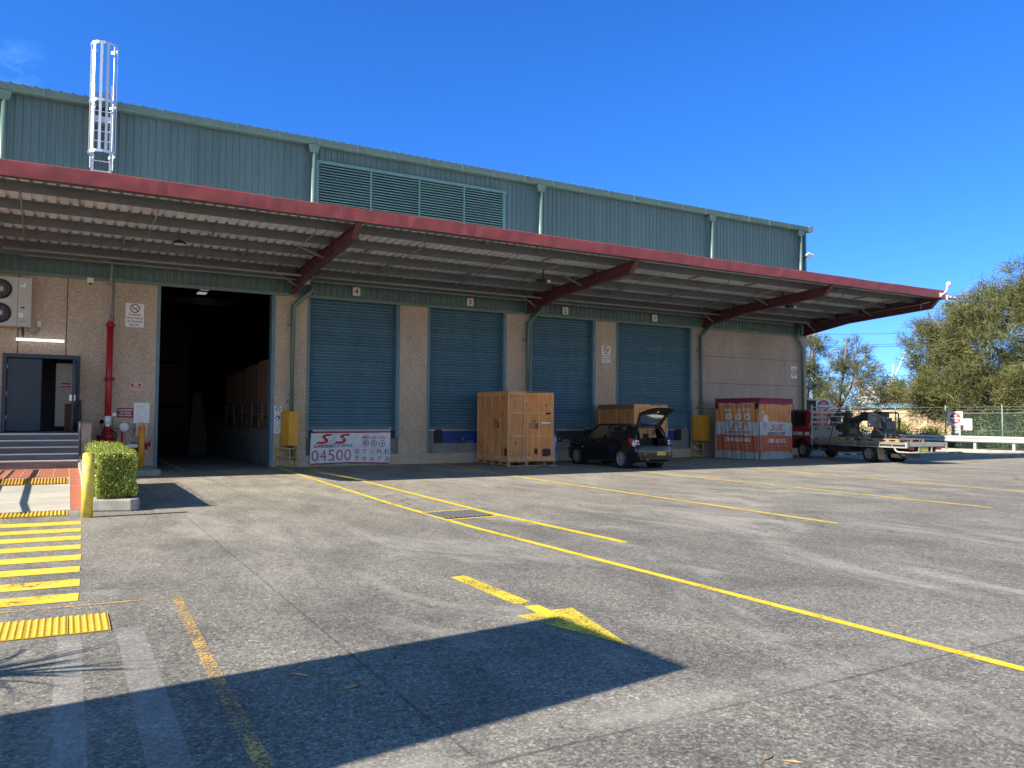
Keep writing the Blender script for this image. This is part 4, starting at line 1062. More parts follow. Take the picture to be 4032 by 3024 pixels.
# ------------------------------------------------------------------ banner under dock door four
def s_shape(b, cx, cz, h, y, m, warp=None, th=.24):
    """angular speed-slanted S"""
    k = h
    P = [(.62,.5),(-.12,.5),(-.34,.38),(-.40,.24),(-.30,.12),(.02,-.14),(.06,-.22),(.0,-.27),(-.62,-.27),(-.78,-.5),(.10,-.5),(.32,-.42),(.42,-.24),(.34,-.08),(.0,.18),(-.02,.24),(.04,.28),(.48,.28)]
    w = warp or (lambda p: p)
    pts = [(cx+(p[0]+.32*p[1])*k, cz+p[1]*k) for p in P]
    # outline given as a closed ring; triangulate through its two arms
    def q(*ii): b.poly([w((pts[i][0], y, pts[i][1])) for i in ii], m)
    q(0,1,16,17); q(1,2,3,15,16); q(3,4,14,15); q(4,5,13,14); q(5,6,12,13); q(6,7,11,12); q(7,10,11); q(7,8,9,10)
def ses_logo(b, cx, cz, h, y, mred, mgrey, warp=None):
    s_shape(b, cx-.86*h, cz, h, y, mred, warp); s_shape(b, cx+.98*h, cz, h, y, mred, warp)
    stroke(b, [(cx+.38*h,cz+.16*h),(cx-.02*h,cz+.16*h),(cx-.10*h,cz+.06*h),(cx+.20*h,cz-.08*h),(cx+.14*h,cz-.2*h),(cx-.22*h,cz-.2*h)], .05*h, y, mgrey, warp)
    for z0, xa, xb in ((.46,-.25,.55),(.30,-.05,.3),(-.33,-.35,.0),(-.46,-.45,.05)): stroke(b, [(cx+xa*h,cz+z0*h),(cx+xb*h,cz+z0*h)], .035*h, y, mgrey, warp)
def icon_truck(b, cx, cz, r, y, m, warp=None):
    w = warp or (lambda p: p)
    b.poly([w((cx-.55*r,y,cz-.25*r)),w((cx+.1*r,y,cz-.25*r)),w((cx+.1*r,y,cz+.35*r)),w((cx-.55*r,y,cz+.35*r))], m)
    b.poly([w((cx+.14*r,y,cz-.25*r)),w((cx+.55*r,y,cz-.25*r)),w((cx+.55*r,y,cz+.05*r)),w((cx+.35*r,y,cz+.22*r)),w((cx+.14*r,y,cz+.22*r))], m)
    for dx in (-.3,.32): disc(b, cx+dx*r, cz-.32*r, .14*r, y, 12, m, warp)
def icon_load(b, cx, cz, r, y, m, warp=None):
    stroke(b, [(cx-.4*r,cz+.35*r),(cx+.05*r,cz+.1*r),(cx-.1*r,cz-.35*r)], .2*r, y, m, warp); stroke(b, [(cx+.1*r,cz+.3*r),(cx+.4*r,cz-.1*r),(cx+.1*r,cz-.4*r)], .16*r, y, m, warp)
def icon_box(b, cx, cz, r, y, m, warp=None):
    w = warp or (lambda p: p)
    b.poly([w((cx-.5*r,y,cz-.3*r)),w((cx+.05*r,y,cz-.45*r)),w((cx+.5*r,y,cz+.0*r)),w((cx+.35*r,y,cz+.42*r)),w((cx-.2*r,y,cz+.2*r))], m)
ICONS = (icon_truck, icon_load, icon_box)
t = thing('banner', 'creased white vinyl banner with red lettering hung below dock door four', 'banner', (8.3, D-.02, 0))
bw, bz0, bz1 = 2.76, .06, 1.12
def bwarp(p):
    x, y, z = p; u = x/bw+.5; v = (z-bz0)/(bz1-bz0)
    xx = x*(1 - .02*(1-v)) - .03*(1-v) + .02*math.sin(v*5)*(u-.5)
    zz = z + .035*math.sin(math.pi*u)*(1-v) - .02*u*(1-v) + .018*(u-.5)*(v)
    yy = y - .025 - .03*(1-v) - .014*math.sin(x*17+2*math.sin(z*3)) * (1-.5*v) - .012*math.sin(x*7.3+z*9) - .02*max(0,abs(u-.5)-.42)*10*v
    return (xx, yy, zz)
b = MB(); NX, NZ = 90, 30
ids = [[b.av(bwarp((-bw/2+bw*i/NX, 0, bz0+(bz1-bz0)*j/NZ))) for j in range(NZ+1)] for i in range(NX+1)]
for i in range(NX):
    for j in range(NZ): b.af((ids[i][j],ids[i+1][j],ids[i+1][j+1],ids[i][j+1]), True, 1 if (j == 0 or j == NZ-1) else 0)
b.build('sheet', [M['banner'], M['maroon_ink']], t, recalc=False)
b = MB(); yy = -.006
ses_logo(b, -.62, .895, .33, yy, 0, 1, bwarp)
text(b, 'SUPER', -1.07, .655, .11, yy, .40, .03, 2, 0, bwarp); text(b, 'EASY', -.69, .657, .11, yy, .36, .03, 3, 0, bwarp); text(b, 'STORAGE', -.23, .66, .11, yy, .54, .008, 3, 0, bwarp)
for i, c_ in enumerate('04500'): text(b, c_, -1.22+.275*i, .345, .37, yy, .215, -.008, 0, 0, bwarp)
for i, (c1, c2) in enumerate(zip('STORE','78673')):
    text(b, c1, .20+.268*i, .455, .14, yy, .165, -.005, 0, 0, bwarp); text(b, c2, .20+.268*i, .215, .14, yy, .145, -.005, 0, 0, bwarp)
for i, tx in enumerate(('BRING','LOAD','STORE')):
    cx = .50+.285*i
    text(b, 'WE', cx, 1.012-.008*i, .035, yy, .075, -.01, 1, 0, bwarp); text(b, tx, cx, .935-.012*i, .075, yy, (.235,.215,.225)[i], .015, 2, 0, bwarp)
    annulus(b, cx, .745-.012*i, .088, .108, yy, 26, 2, bwarp); ICONS[i](b, cx, .745-.012*i, .09, yy, 2, bwarp)
b.build('lettering', [M['red_ink'], M['grey_ink'], M['maroon_ink'], M['navy_ink']], t, recalc=False)
# ------------------------------------------------------------------ wooden storage modules
def side_M(x=0.0):                      # text plane for the left (-x) face: text right = -y
    return Matrix.Translation((x,0,0)) @ Matrix.Rotation(R(-90), 4, 'Z')
def blotch(b, cx, cz, w, h, y, m, seed):
    rr = random.Random(seed); n = 22; P = []
    for k in range(n):
        a = 2*math.pi*k/n; e = 1/max(abs(math.cos(a)), abs(math.sin(a)))
        P.append((cx + w/2*min(e,1.25)*math.cos(a)*rr.uniform(.86,1.04), y, cz + h/2*min(e,1.25)*math.sin(a)*rr.uniform(.84,1.06)))
    b.poly(P, m)
def module(label, loc, rz, W_, D_, H_, z0, door_a, ply, digits, cut=None):
    t = thing('storage_crate', label, 'storage crate', loc, rz, 'plywood storage modules')
    e = .03
    # carcass panels
    b = MB(); b.bx(e, W_-e, e+.012, D_-e, z0+.02, H_-.02); b.build('carcass', ply, t)
    # left side battens (four panels)
    b = MB()
    b.bx(0,e+.002,0,D_,H_-.15,H_); b.bx(0,e+.002,0,D_,z0,z0+.14)
    for f in (0,.245,.49,.735): b.bx(.004,e+.002,.001+f*D_,.001+f*D_+.055,z0+.14,H_-.15)
    b.bx(.001,e+.002,D_-.06,D_,z0+.14,H_-.15)
    b.build('side_batten', M['pine'], t, bevel=.004)
    b = MB(); b.bx(W_-e,W_,0,D_,H_-.15,H_); b.bx(W_-e,W_,0,D_,z0,z0+.14); b.bx(-.006,W_+.006,-.006,D_+.006,H_,H_+.018)
    b.build('top_edge', M['pine_h'], t, bevel=.004)
    # front: fixed narrow panel + door leaf
    hx = W_*.465
    b = MB()
    b.bx(0,hx,-.004,e,H_-.12,H_-.001); b.bx(0,hx,-.004,e,z0,z0+.13); b.bx(.0,.085,-.003,e,z0+.13,H_-.12); b.bx(hx-.085,hx,-.003,e,z0+.13,H_-.12)
    for f in (.36,.69): b.bx(.085,hx-.085,-.001,e,z0+(H_-z0)*f-.045,z0+(H_-z0)*f+.045)
    b.build('front_frame', M['pine'], t, bevel=.004)
    lw = .93 if door_a else W_-hx-.01
    dd = bpy.data.objects.new('door', None)
    b = MB(); zb, zt = z0+.01, H_-.03
    b.bx(.03,lw-.03,.004,.022,zb+.03,zt-.03)
    dr = b.build('door', M['ply2'] if door_a else ply, t, loc=(hx+.008,-.006,0)); dr.rotation_euler.z = R(-door_a)
    bpy.data.objects.remove(dd)
    b = MB()
    b.bx(0,lw,-.012,.026,zt-.10,zt); b.bx(0,lw,-.012,.026,zb,zb+.13); b.bx(0,.085,-.011,.026,zb+.13,zt-.10); b.bx(lw-.085,lw,-.011,.026,zb+.13,zt-.10); b.bx(lw*.47-.035,lw*.47+.035,-.010,.02,zb+.13,zt-.10)
    for f in (.36,.69): b.bx(.085,lw-.085,-.009,.02,z0+(H_-z0)*f-.04,z0+(H_-z0)*f+.04)
    b.build('door_frame', M['pine'], dr, bevel=.004)
    b = MB()
    for z in (z0+.30, H_-.42): b.bx(-.06,.06,-.03,-.010,z-.055,z+.055); b.cyl((0,-.03,z-.05),(0,-.03,z+.05),.014,n=8)
    b.build('hinge', M['galv'], dr)
    b = MB()
    zc = z0+(H_-z0)*.52
    text(b, digits[0], lw*.28, zc+.13, .10, -.004+.006, .15, .0, 0); text(b, digits[1], lw*.282, zc-.03, .19, .002, .285, .022, 0)
    if door_a:
        blotch(b, lw*.74, z0+.30, .30, .26, .0022, 0, 3); blotch(b, lw*.36, z0+.33, .12, .20, .002, 0, 4); blotch(b, lw*.80, z0+(H_-z0)*.69, .2, .07, -.0095, 0, 5)
        b.poly([(lw*.56,.0018,zc+.05),(lw*.88,.0018,zc+.05),(lw*.88,.0018,zc+.10),(lw*.56,.0018,zc+.105)], 1)
    b.build('stencil', [M['ink'], M['white']], dr, recalc=False)
    b = MB(side_M())
    u0 = -.86; zz = z0+(H_-z0)*.53
    text(b, digits[0], u0, zz+.13, .10, -.0+.0292, .15, .02, 0); text(b, digits[1], u0, zz-.04, .20, .0292, .44, .025, 0)
    if door_a: blotch(b, -.17, z0+.30, .24, .27, .029, 0, 8); blotch(b, -.44, z0+.31, .05, .24, .029, 0, 9)
    b.build('side_stencil', [M['ink']], t, recalc=False)
    if z0 > .1:
        b = MB()
        b.bx(0,W_,.0,D_,z0-.035,z0-.001); b.bx(0,W_,0,.10,0,.03); b.bx(0,W_,D_*.5-.05,D_*.5+.05,0,.03); b.bx(0,W_,D_-.1,D_,0,.03)
        for x0 in (0,W_*.5-.05,W_-.1):
            b.bx(x0+.001,x0+.099,.001,D_-.001,.0305,.06)
            for f in (0,.22,.47,.72,.93): b.bx(x0,x0+.1,f*D_,f*D_+.14,.0605,z0-.036)
        b.build('pallet_base', M['pallet'], t)
    return t
module('tall plywood storage crate stencilled 1138 on a pallet with its door standing ajar', (12.8,22.95,0), R(0), 1.5, 2.25, 2.50, .17, 35, M['ply'], ('IW','1138'))
t = module('lower plywood storage crate with dark top rail behind the open hatchback', (18.1,22.95,0), R(0), 1.56, 2.25, 2.14, .08, 0, M['ply'], ('IV','880'))
b = MB(); b.bx(-.012,.02,.0,2.25,1.98,2.14); b.build('dark_rail', M['dkpine'], t, bevel=.004)
b = MB(); b.poly([(.78,-.03,1.90),(.90,-.03,1.90),(.90,-.03,1.96),(.78,-.03,1.96)],0); b.poly([(1.19,-.03,.98),(1.32,-.03,.98),(1.32,-.03,1.10),(1.19,-.03,1.10)],1); b.poly([(1.23,-.03,1.14),(1.33,-.03,1.14),(1.33,-.03,1.2),(1.23,-.03,1.2)],0)
b.build('paper_label', [M['white'], mat('mauve_paper', (.30,.20,.55), .6)], t, recalc=False)

# ------------------------------------------------------------------ fabric covered module
t = thing('covered_module', 'storage module in an orange and white printed cover with red cap, peeled at one corner', 'storage module', (23.95,22.45,0), R(8))
CW, CD, CH = 2.25, 2.15, 2.47
b = MB(); b.bx(.03,CW-.03,.035,CD-.03,.06,CH-.06)
b.build('timber_box', M['ply'], t)
b = MB()
for x in (.50,1.28,2.10): b.bx(x,x+.10,.012,.034,.1,CH-.1)
b.bx(.5,2.2,.014,.034,1.52,1.62)
b.build('timber_stud', M['pine'], t)
def bandm(z): return 3 if z < .32 else 2 if z < .98 else 1 if z < 1.52 else 0
def peeled(u, z):        # where the front cover has come away
    if z > CH-.08: return True
    lim = 2.35 - 1.95*max(0,(z-1.32))/1.1 if z > 1.32 else 99
    if z > 1.95: lim = min(lim, .42-.25*(z-1.95))
    return u > lim
def fold(u, z, front):
    a = .014*math.sin(u*13+1.5*math.sin(z*2.2)) + .010*math.sin(u*29+z*3)
    if front: a += .03*math.exp(-((z-1.25-.28*(u-1.1))**2)*30)*(u/2.2) + .025*math.exp(-((z-.95-.5*(u-1.2))**2)*60)
    return a
def cover_face(name, front):
    b = MB() if front else MB(side_M())
    n, mz = 110, 110; Wd = CW if front else CD; ids = {}
    for i in range(n+1):
        for j in range(mz+1):
            u = Wd*i/n; z = .02+(CH-.14)*j/mz
            flare = .05*max(0,(.35-z))*1.2
            x_ = u if front else u-Wd
            ids[i,j] = b.av((x_, -.012-fold(u,z,front)-flare, z))
    for i in range(n):
        for j in range(mz):
            u = Wd*(i+.5)/n; z = .02+(CH-.14)*(j+.5)/mz
            if front and peeled(u,z): continue
            sagz = z + (.10*(u/2.2)*(-1) + .05*math.sin(u*2)) if front else z-.02*math.sin(u*2)
            if front: sagz = z + .06*(u/2.2) - .05*math.sin(math.pi*u/2.2)
            k_ = bandm(sagz)
            if u < .05 or u > Wd-.03: k_ = 3 if front or z < 2.2 else 1
            if (not front) and z > CH-.27: k_ = 3
            b.af((ids[i,j],ids[i+1,j],ids[i+1,j+1],ids[i,j+1]), True, k_)
    cv = b.build(name, [M['cover_or'],M['cover_wh'],M['cover_rd'],M['cover_gy']], t, recalc=False)
    b = MB() if front else MB(side_M())
    o = CW*.5 if front else -CD*.47
    wp = lambda p: (p[0], -.020-fold(p[0] if front else p[0]+CD, p[2], front)-.004, p[2])
    zsft = -.04 if front else 0
    if not front:
        for i, tx in enumerate(('BRING','LOAD','STORE')): text(b, tx, o-.48+.46*i, 2.00, .115, 0, (.36,.34,.38)[i], .02, 0, 0, wp)
        cs = [(o-.46+.46*i, 1.74) for i in range(3)]
    else:
        text(b, 'BR', .22, 1.90, .11, 0, .14, .02, 0, 0, wp); cs = [(.38,1.66)]
    for i, (cx, cz) in enumerate(cs):
        annulus(b, cx, cz, .135, .165, 0, 26, 0, wp); annulus(b, cx, cz, .10, .135, 0, 26, 3, wp); disc(b, cx, cz, .10, 0, 24, 0, wp); ICONS[i](b, cx, cz, .09, -.002, 1, lambda p: (wp(p)[0], wp(p)[1]-.002, p[2]))
        b.poly([wp(q) for q in ((cx-.13,0,cz-.17),(cx+.13,0,cz-.17),(cx+.02,0,cz-.46),(cx-.02,0,cz-.46))], 2)
    ses_logo(b, o+.0, 1.34+zsft, .25, 0, 1, 2, wp)
    text(b, 'SUPER', o-.42, 1.10+zsft, .10, 0, .40, .025, 4, 0, wp); text(b, 'EASY', o-.06, 1.10+zsft, .10, 0, .30, .02, 5, 0, wp); text(b, 'STORAGE', o+.36, 1.10+zsft, .10, 0, .50, .008, 5, 0, wp)
    for tx, dx, w_ in (('1300',-.42,.40),('662',.05,.36),('162',.46,.32)): text(b, tx, o+dx, .80+zsft, .17, 0, w_, .025, 0, 0, wp)
    text(b, 'SUPEREASYSTORAGE.COM.AU', o, .60+zsft, .085, 0, 1.22, .0, 3, 0, wp); text(b, 'AIR / LIFTABLES / WORTHIER', o, .48+zsft, .05, 0, 1.22, .01, 3, 0, wp)
    b.build('lettering', [M['white'],M['orange_ink'],M['grey_ink'],mat('print_pink',(.55,.30,.22),.6),M['maroon_ink'],M['navy_ink']], cv, recalc=False)
cover_face('front_cover', True); cover_face('side_cover', False)
b = MB()
n = 60
def capz(u): return CH-.19-.015*math.sin(u*5)-.012*math.sin(u*11+1)
P = []
for i in range(n+1):
    u = CW*i/n; P.append((b.av((u-.01,-.045-.008*math.sin(u*9),capz(u)-.03)), b.av((u-.01,-.03,CH-.03)), b.av((u,.02,CH))))
for a, c in zip(P, P[1:]):
    for k_ in range(2): b.af((a[k_],c[k_],c[k_+1],a[k_+1]), True)
P = []
for i in range(n+1):
    u = CD*i/n; P.append((b.av((-.045-.006*math.sin(u*9),u-.03,capz(u+3))), b.av((-.03,u-.02,CH-.03)), b.av((.02,u,CH))))
for a, c in zip(P, P[1:]):
    for k_ in range(2): b.af((a[k_],c[k_],c[k_+1],a[k_+1]), True)
b.bx(0,CW+.03,0,CD+.02,CH-.01,CH+.012); b.bx(CW,CW+.03,-.03,CD,CH-.2,CH)
b.build('cap', M['cap_red'], t)
b = MB()
for y in (.02, CD-.18): b.prism([(-y-.15,CH-.42),(-y-.05,CH-.46),(-y,CH-.40),(-y,CH-.2),(-y-.15,CH-.2)][::1] if False else [(y,CH-.38),(y+.04,CH-.44),(y+.12,CH-.44),(y+.15,CH-.2),(y,CH-.2)], -.05, -.035, 'x')
b.tube([(CW-.02,-.05,CH-.25),(CW+.03,-.08,CH-.45),(CW-.0,-.05,CH-.6),(CW+.0,-.06,1.4),(CW-.03,-.09,1.25)], .02, 6)
b.build('corner_strap', M['black'], t)

# ------------------------------------------------------------------ person behind the crate door
def new_skin(name, joints, edges, mat_, parent, sub=2, root=0):
    me = bpy.data.meshes.new(name); me.from_pydata([j[0] for j in joints], edges, []); me.materials.append(mat_)
    o = bpy.data.objects.new(name, me); COL.objects.link(o); o.parent = parent
    md = o.modifiers.new('skin', 'SKIN'); md.use_smooth_shade = True
    if not len(me.skin_vertices):
        bm = bmesh.new(); bm.from_mesh(me); bm.verts.layers.skin.verify(); bm.to_mesh(me); bm.free()
    for i, j in enumerate(joints):
        sv = me.skin_vertices[0].data[i]; r = j[1]; sv.radius = r if isinstance(r, tuple) else (r, r); sv.use_root = (i == root)
    s_ = o.modifiers.new('sub', 'SUBSURF'); s_.levels = sub; s_.render_levels = sub
    return o
pr = thing('person', 'person in pale jeans and black sneakers standing mostly hidden behind the crate door', 'person', (14.56,22.93,0), R(78))
# local: person faces +y (then turned towards the crate), x to the person's right is +x
J = [((0,0,.95),.135), ((0,.01,1.10),.125), ((0,.03,1.28),.14), ((0,.05,1.42),.125), ((0,.06,1.50),.058), ((0,.085,1.57),.065), ((0,.10,1.66),.092), ((0,.10,1.74),.07),
     ((-.17,.05,1.42),.062), ((-.25,.10,1.18),.045), ((-.20,.32,1.10),.036), ((-.19,.38,1.10),.03),
     ((.17,.05,1.42),.062), ((.25,.12,1.18),.045), ((.20,.34,1.14),.036), ((.19,.40,1.14),.03),
     ((-.10,.0,.88),.092), ((-.115,.05,.50),.062), ((-.12,-.02,.12),.044), ((-.12,-.02,.07),.042),
     ((.10,.0,.88),.092), ((.13,.10,.50),.062), ((.16,.08,.12),.044), ((.16,.08,.07),.042)]
E_ = [(0,1),(1,2),(2,3),(3,4),(4,5),(5,6),(6,7),(3,8),(8,9),(9,10),(10,11),(3,12),(12,13),(13,14),(14,15),(0,16),(16,17),(17,18),(18,19),(0,20),(20,21),(21,22),(22,23)]
new_skin('body', J, E_, M['skin'], pr)
# hands: palm and five fingers each, curled as on the crate edge
for sx, wr in ((-1,(-.19,.38,1.10)), (1,(.19,.40,1.14))):
    w0 = Vector(wr); JJ = [(tuple(w0),.026), (tuple(w0+Vector((0,.055,0))),(.036,.017))]; EE = [(0,1)]
    for f in range(4):
        ox = (-.027+.018*f); ln = (.066,.078,.073,.058)[f]
        i = len(JJ)
        JJ += [(tuple(w0+Vector((ox,.085,0))),.0095), (tuple(w0+Vector((ox,.085+ln*.5,-.008))),.0085), (tuple(w0+Vector((ox,.085+ln*.8,-.035))),.0075)]
        EE += [(1,i),(i,i+1),(i+1,i+2)]
    i = len(JJ); JJ += [(tuple(w0+Vector((-sx*.035,.035,-.01))),.011), (tuple(w0+Vector((-sx*.052,.07,-.025))),.009)]; EE += [(1,i),(i,i+1)]
    new_skin('hand', JJ, EE, M['skin'], pr, 1)
# clothes
JT = [((0,0,.90),.160), ((0,.01,1.10),.15), ((0,.03,1.28),.162), ((0,.05,1.42),.142), ((0,.055,1.475),.075), ((-.175,.05,1.42),.078), ((-.24,.09,1.22),.064), ((.175,.05,1.42),.078), ((.24,.10,1.22),.064)]
new_skin('shirt', JT, [(0,1),(1,2),(2,3),(3,4),(3,5),(5,6),(3,7),(7,8)], M['shirt'], pr)
JP = [((0,0,1.0),.15), ((0,0,.92),.155), ((-.10,.0,.85),.112), ((-.115,.05,.50),.085), ((-.12,-.02,.13),.07), ((.10,.0,.85),.112), ((.13,.10,.50),.085), ((.16,.08,.13),.07)]
new_skin('jeans', JP, [(0,1),(1,2),(2,3),(3,4),(1,5),(5,6),(6,7)], M['denim'], pr)
for x, y in ((-.12,-.02),(.16,.08)):
    new_skin('sneaker', [((x,y-.06,.055),(.042,.04)), ((x,y,.06),(.045,.05)), ((x,y+.09,.05),(.048,.036)), ((x,y+.175,.038),(.042,.024))], [(0,1),(1,2),(2,3)], M['black'], pr)
    b = MB(); b.prism([(x-.04,y-.10),(x+.04,y-.10),(x+.045,y+.08),(x+.038,y+.17),(x,y+.205),(x-.038,y+.17),(x-.045,y+.08)], .0, .02, 'z'); b.build('sole', M['white'], pr, bevel=.006)
    b = MB(); b.poly([(x+.05,y+.02,.05),(x+.051,y+.10,.05),(x+.048,y+.03,.075)]); b.poly([(x-.05,y+.02,.05),(x-.051,y+.10,.05),(x-.048,y+.03,.075)]); b.build('shoe_flash', M['white_clean'], pr, recalc=False)
new_skin('hair', [((0,.045,1.66),.085), ((0,.07,1.74),.088), ((0,.13,1.765),.062)], [(0,1),(1,2)], M['hair'], pr)
b = MB()
for sx in (-1,1):
    b.lathe([(.002,-.012),(.011,-.006),(.012,.004),(.004,.011)], (sx*.032,.183,1.675), (0,1,0), 10)
b.build('eye', M['white_clean'], pr)
b = MB(); b.prism([(.185,1.655),(.215,1.63),(.185,1.622)], -.012, .012, 'x'); b.build('nose', M['skin'], pr, bevel=.006)
b = MB(); b.prism([(.180,1.600),(.192,1.595),(.180,1.588)], -.022, .022, 'x'); b.build('mouth', mat('lip',(.35,.14,.12),.5), pr)
b = MB()
for sx in (-1,1): b.lathe([(.004,-.008),(.028,-.004),(.03,.004),(.02,.008)], (sx*.095,.09,1.655), (1,0,0), 12)
b.build('ear', M['skin'], pr)
# ------------------------------------------------------------------ hatchback
def lerp(tab, x):
    if x <= tab[0][0]: return tab[0][1]
    for (a, va), (c, vc) in zip(tab, tab[1:]):
        if x <= c:
            f = (x-a)/(c-a); f = f*f*(3-2*f)*.5 + f*.5
            return va + (vc-va)*f
    return tab[-1][1]
car = thing('hatchback_car', 'black five door hatchback with its tailgate raised, parked nose in at dock door two', 'car', (16.52,20.68,0))
car.scale = (.89, .97, .985)
HW = [(-.90,.70),(-.84,.785),(-.70,.838),(-.4,.868),(0,.878),(1.3,.872),(2.6,.878),(3.0,.852),(3.3,.77),(3.48,.64),(3.56,.48)]
ZT = [(-.90,.74),(-.80,.76),(-.70,.86),(-.60,.985),(-.45,1.02),(0,1.00),(1.0,.95),(1.9,.905),(2.1,.915),(2.35,.93),(2.8,.875),(3.2,.775),(3.48,.66),(3.56,.56)]
ZB = [(-.90,.33),(-.6,.24),(0,.19),(2.6,.19),(3.3,.20),(3.56,.26)]
def half(y, v):                     # v 0..1 from sill to shoulder -> (x, z)
    hw, zt, zb = lerp(HW,y), lerp(ZT,y), lerp(ZB,y)
    z = zb+(zt-zb)*v
    prof = lerp([(0,.93),(.12,.965),(.35,.992),(.55,1.0),(.72,.99),(.88,.962),(1.0,.91)], v)
    crease = .010*math.exp(-((v-.70)*16)**2)
    return hw*prof + (crease if -.4 < y < 3 else 0), z
WH = [(0.0,.335),(2.64,.335)]       # wheel arches: y, radius
b = MB(); ys = []; y = -.90
while y <= 3.5601: ys.append(y); y += .02
NV = 40
for sx in (-1,1):
    ids = [[b.av((sx*half(y,v/NV)[0], y, half(y,v/NV)[1])) for v in range(NV+1)] for y in ys]
    for i in range(len(ys)-1):
        for v in range(NV):
            ym = (ys[i]+ys[i+1])/2; zm = half(ym,(v+.5)/NV)[1]
            if any((ym-wy)**2+(zm-.315)**2 < wr*wr for wy, wr in WH): continue
            b.af((ids[i][v],ids[i+1][v],ids[i+1][v+1],ids[i][v+1]), True)
# bonnet with crown
yh = [q for q in ys if q >= 2.24]
rows = []
for y in yh:
    x1, z1 = half(y,1.0); rows.append([b.av((x1*(-1+2*k/16), y, z1+.045*(1-(abs(-1+2*k/16))**2.5))) for k in range(17)])
for a, c in zip(rows, rows[1:]):
    for k in range(16): b.af((a[k],c[k],c[k+1],a[k+1]), True)
# nose and rear closing faces
for y, top in ((3.56,1.0),(-.90,1.0)):
    L_ = [b.av((-half(y,v/10)[0], y+(.03 if y > 0 else -.012)*math.sin(math.pi*v/10), half(y,v/10)[1])) for v in range(11)]; R_ = [b.av((half(y,v/10)[0], y+(.03 if y > 0 else -.012)*math.sin(math.pi*v/10), half(y,v/10)[1])) for v in range(11)]
    cols = []
    for q in range(13):
        f = q/12; cols.append([b.av((b.v[L_[v]][0]*(1-f)+b.v[R_[v]][0]*f, y+(.04 if y > 0 else -.05)*(1-(2*f-1)**4)*(.4+.6*math.sin(math.pi*v/10)) , b.v[L_[v]][2] + (.035*(1-(2*f-1)**2) if (y > 0 and v == 10) else 0))) for v in range(11)])
    for q in range(12):
        for v in range(10): b.af((cols[q][v],cols[q+1][v],cols[q+1][v+1],cols[q][v+1]), True)
# bumper ledge up to the load lip
P0 = [half(-.90,1.0), half(-.80,1.0), half(-.70,1.0)]
lip = [b.av(p) for p in ((-P0[0][0],-.91,P0[0][1]),(P0[0][0],-.91,P0[0][1]),(P0[1][0]-.12,-.74,.775),(-P0[1][0]+.12,-.74,.775))]
b.af(lip)
# roof
rw = [(-.46,.56),(-.2,.60),(.5,.63),(1.2,.62),(1.65,.585)]
rz_ = [(-.46,1.385),(-.2,1.425),(.4,1.465),(.9,1.47),(1.3,1.455),(1.65,1.405)]
rr_ = []
y = -.46
while y <= 1.651:
    rr_.append([b.av((lerp(rw,y)*(-1+2*k/12), y, lerp(rz_,y)+.018-.05*abs(-1+2*k/12)**3)) for k in range(13)]); y += .0703
for a, c in zip(rr_, rr_[1:]):
    for k in range(12): b.af((a[k],c[k],c[k+1],a[k+1]), True)
# pillars
for sx in (-1,1):
    b.tube([(sx*.76,2.28,.90),(sx*.70,2.0,1.14),(sx*.585,1.63,1.40),(sx*.60,1.3,1.432),(sx*.615,.5,1.445),(sx*.60,-.1,1.42),(sx*.57,-.44,1.375)], [.045,.042,.04,.035,.033,.035,.04], 8)
    b.tube([(sx*.835,.98,.93),(sx*.74,.93,1.18),(sx*.625,.86,1.43)], [.05,.045,.04], 8)
    b.poly([(sx*.825,.02,.99),(sx*.800,-.44,1.015),(sx*.575,-.44,1.38),(sx*.615,-.10,1.42),(sx*.73,-.02,1.2)])
    b.poly([(sx*.800,-.44,1.015),(sx*.745,-.66,.93),(sx*.565,-.48,1.36),(sx*.575,-.44,1.38)])
    b.tube([(sx*.745,-.66,.92),(sx*.66,-.60,1.12),(sx*.565,-.48,1.36)], .04, 8)
b.tube([(-.565,-.48,1.362),(0,-.50,1.385),(.565,-.48,1.362)], .035, 8)
body = b.build('body', M['carpaint'], car)
b = MB()
for wy, wr in WH:
    for sx in (-1,1):
        b.cyl((sx*.865,wy,.315),(sx*.55,wy,.315), wr+.01, n=36, caps=False); b.cyl((sx*.56,wy,.315),(sx*.55,wy,.315), wr+.01, n=36)
b.bx(-.68,.68,-.6,3.2,.20,.24); b.bx(-.74,.74,-.885,-.86,.30,.42); b.bx(-.42,.42,3.50,3.575,.26,.42)
b.build('underbody', M['carplastic'], body)
# cabin interior
b = MB()
b.bx(-.80,.80,-.80,-.72,.36,.77); b.bx(-.78,.78,-.72,2.2,.40,.44); b.bx(-.70,.70,-.72,.05,.44,.62)
for sx in (-1,1): b.bx(sx*.70-.02,sx*.70+.02,-.72,-.2,.6,.98)
b.bx(-.66,.66,.02,.14,.6,.98)
for x in (-.37,.37):
    b.bx(x-.25,x+.25,.95,1.45,.55,.70); b.prism([(.80,.66),(.95,.66),(.90,1.20),(.78,1.20)], x-.24, x+.24, 'x'); b.bx(x-.12,x+.12,.76,.86,1.21,1.37)
    b.bx(x-.10,x+.10,.03,.12,.99,1.13)
b.bx(-.74,.74,1.75,2.2,.7,.95); b.tube([(.37+.18*math.cos(q*.523),1.66,.95+.18*math.sin(q*.523)) for q in range(12)], .016, 6, closed=True)
b.build('seat', M['cabin'], car, bevel=.02)
b = MB()
for sx in (-1,1): b.tube([(sx*.70,-.66,.97),(sx*.60,-.54,1.16),(sx*.525,-.45,1.33)], .018, 6); b.tube([(sx*.69,.93,.98),(sx*.575,.85,1.39)], .022, 6)
b.tube([(-.52,-.45,1.335),(.52,-.45,1.335)], .014, 6); b.bx(-.05,.05,1.70,1.72,1.28,1.34)
b.build('cabin_trim', M['cabin_pale'], car)
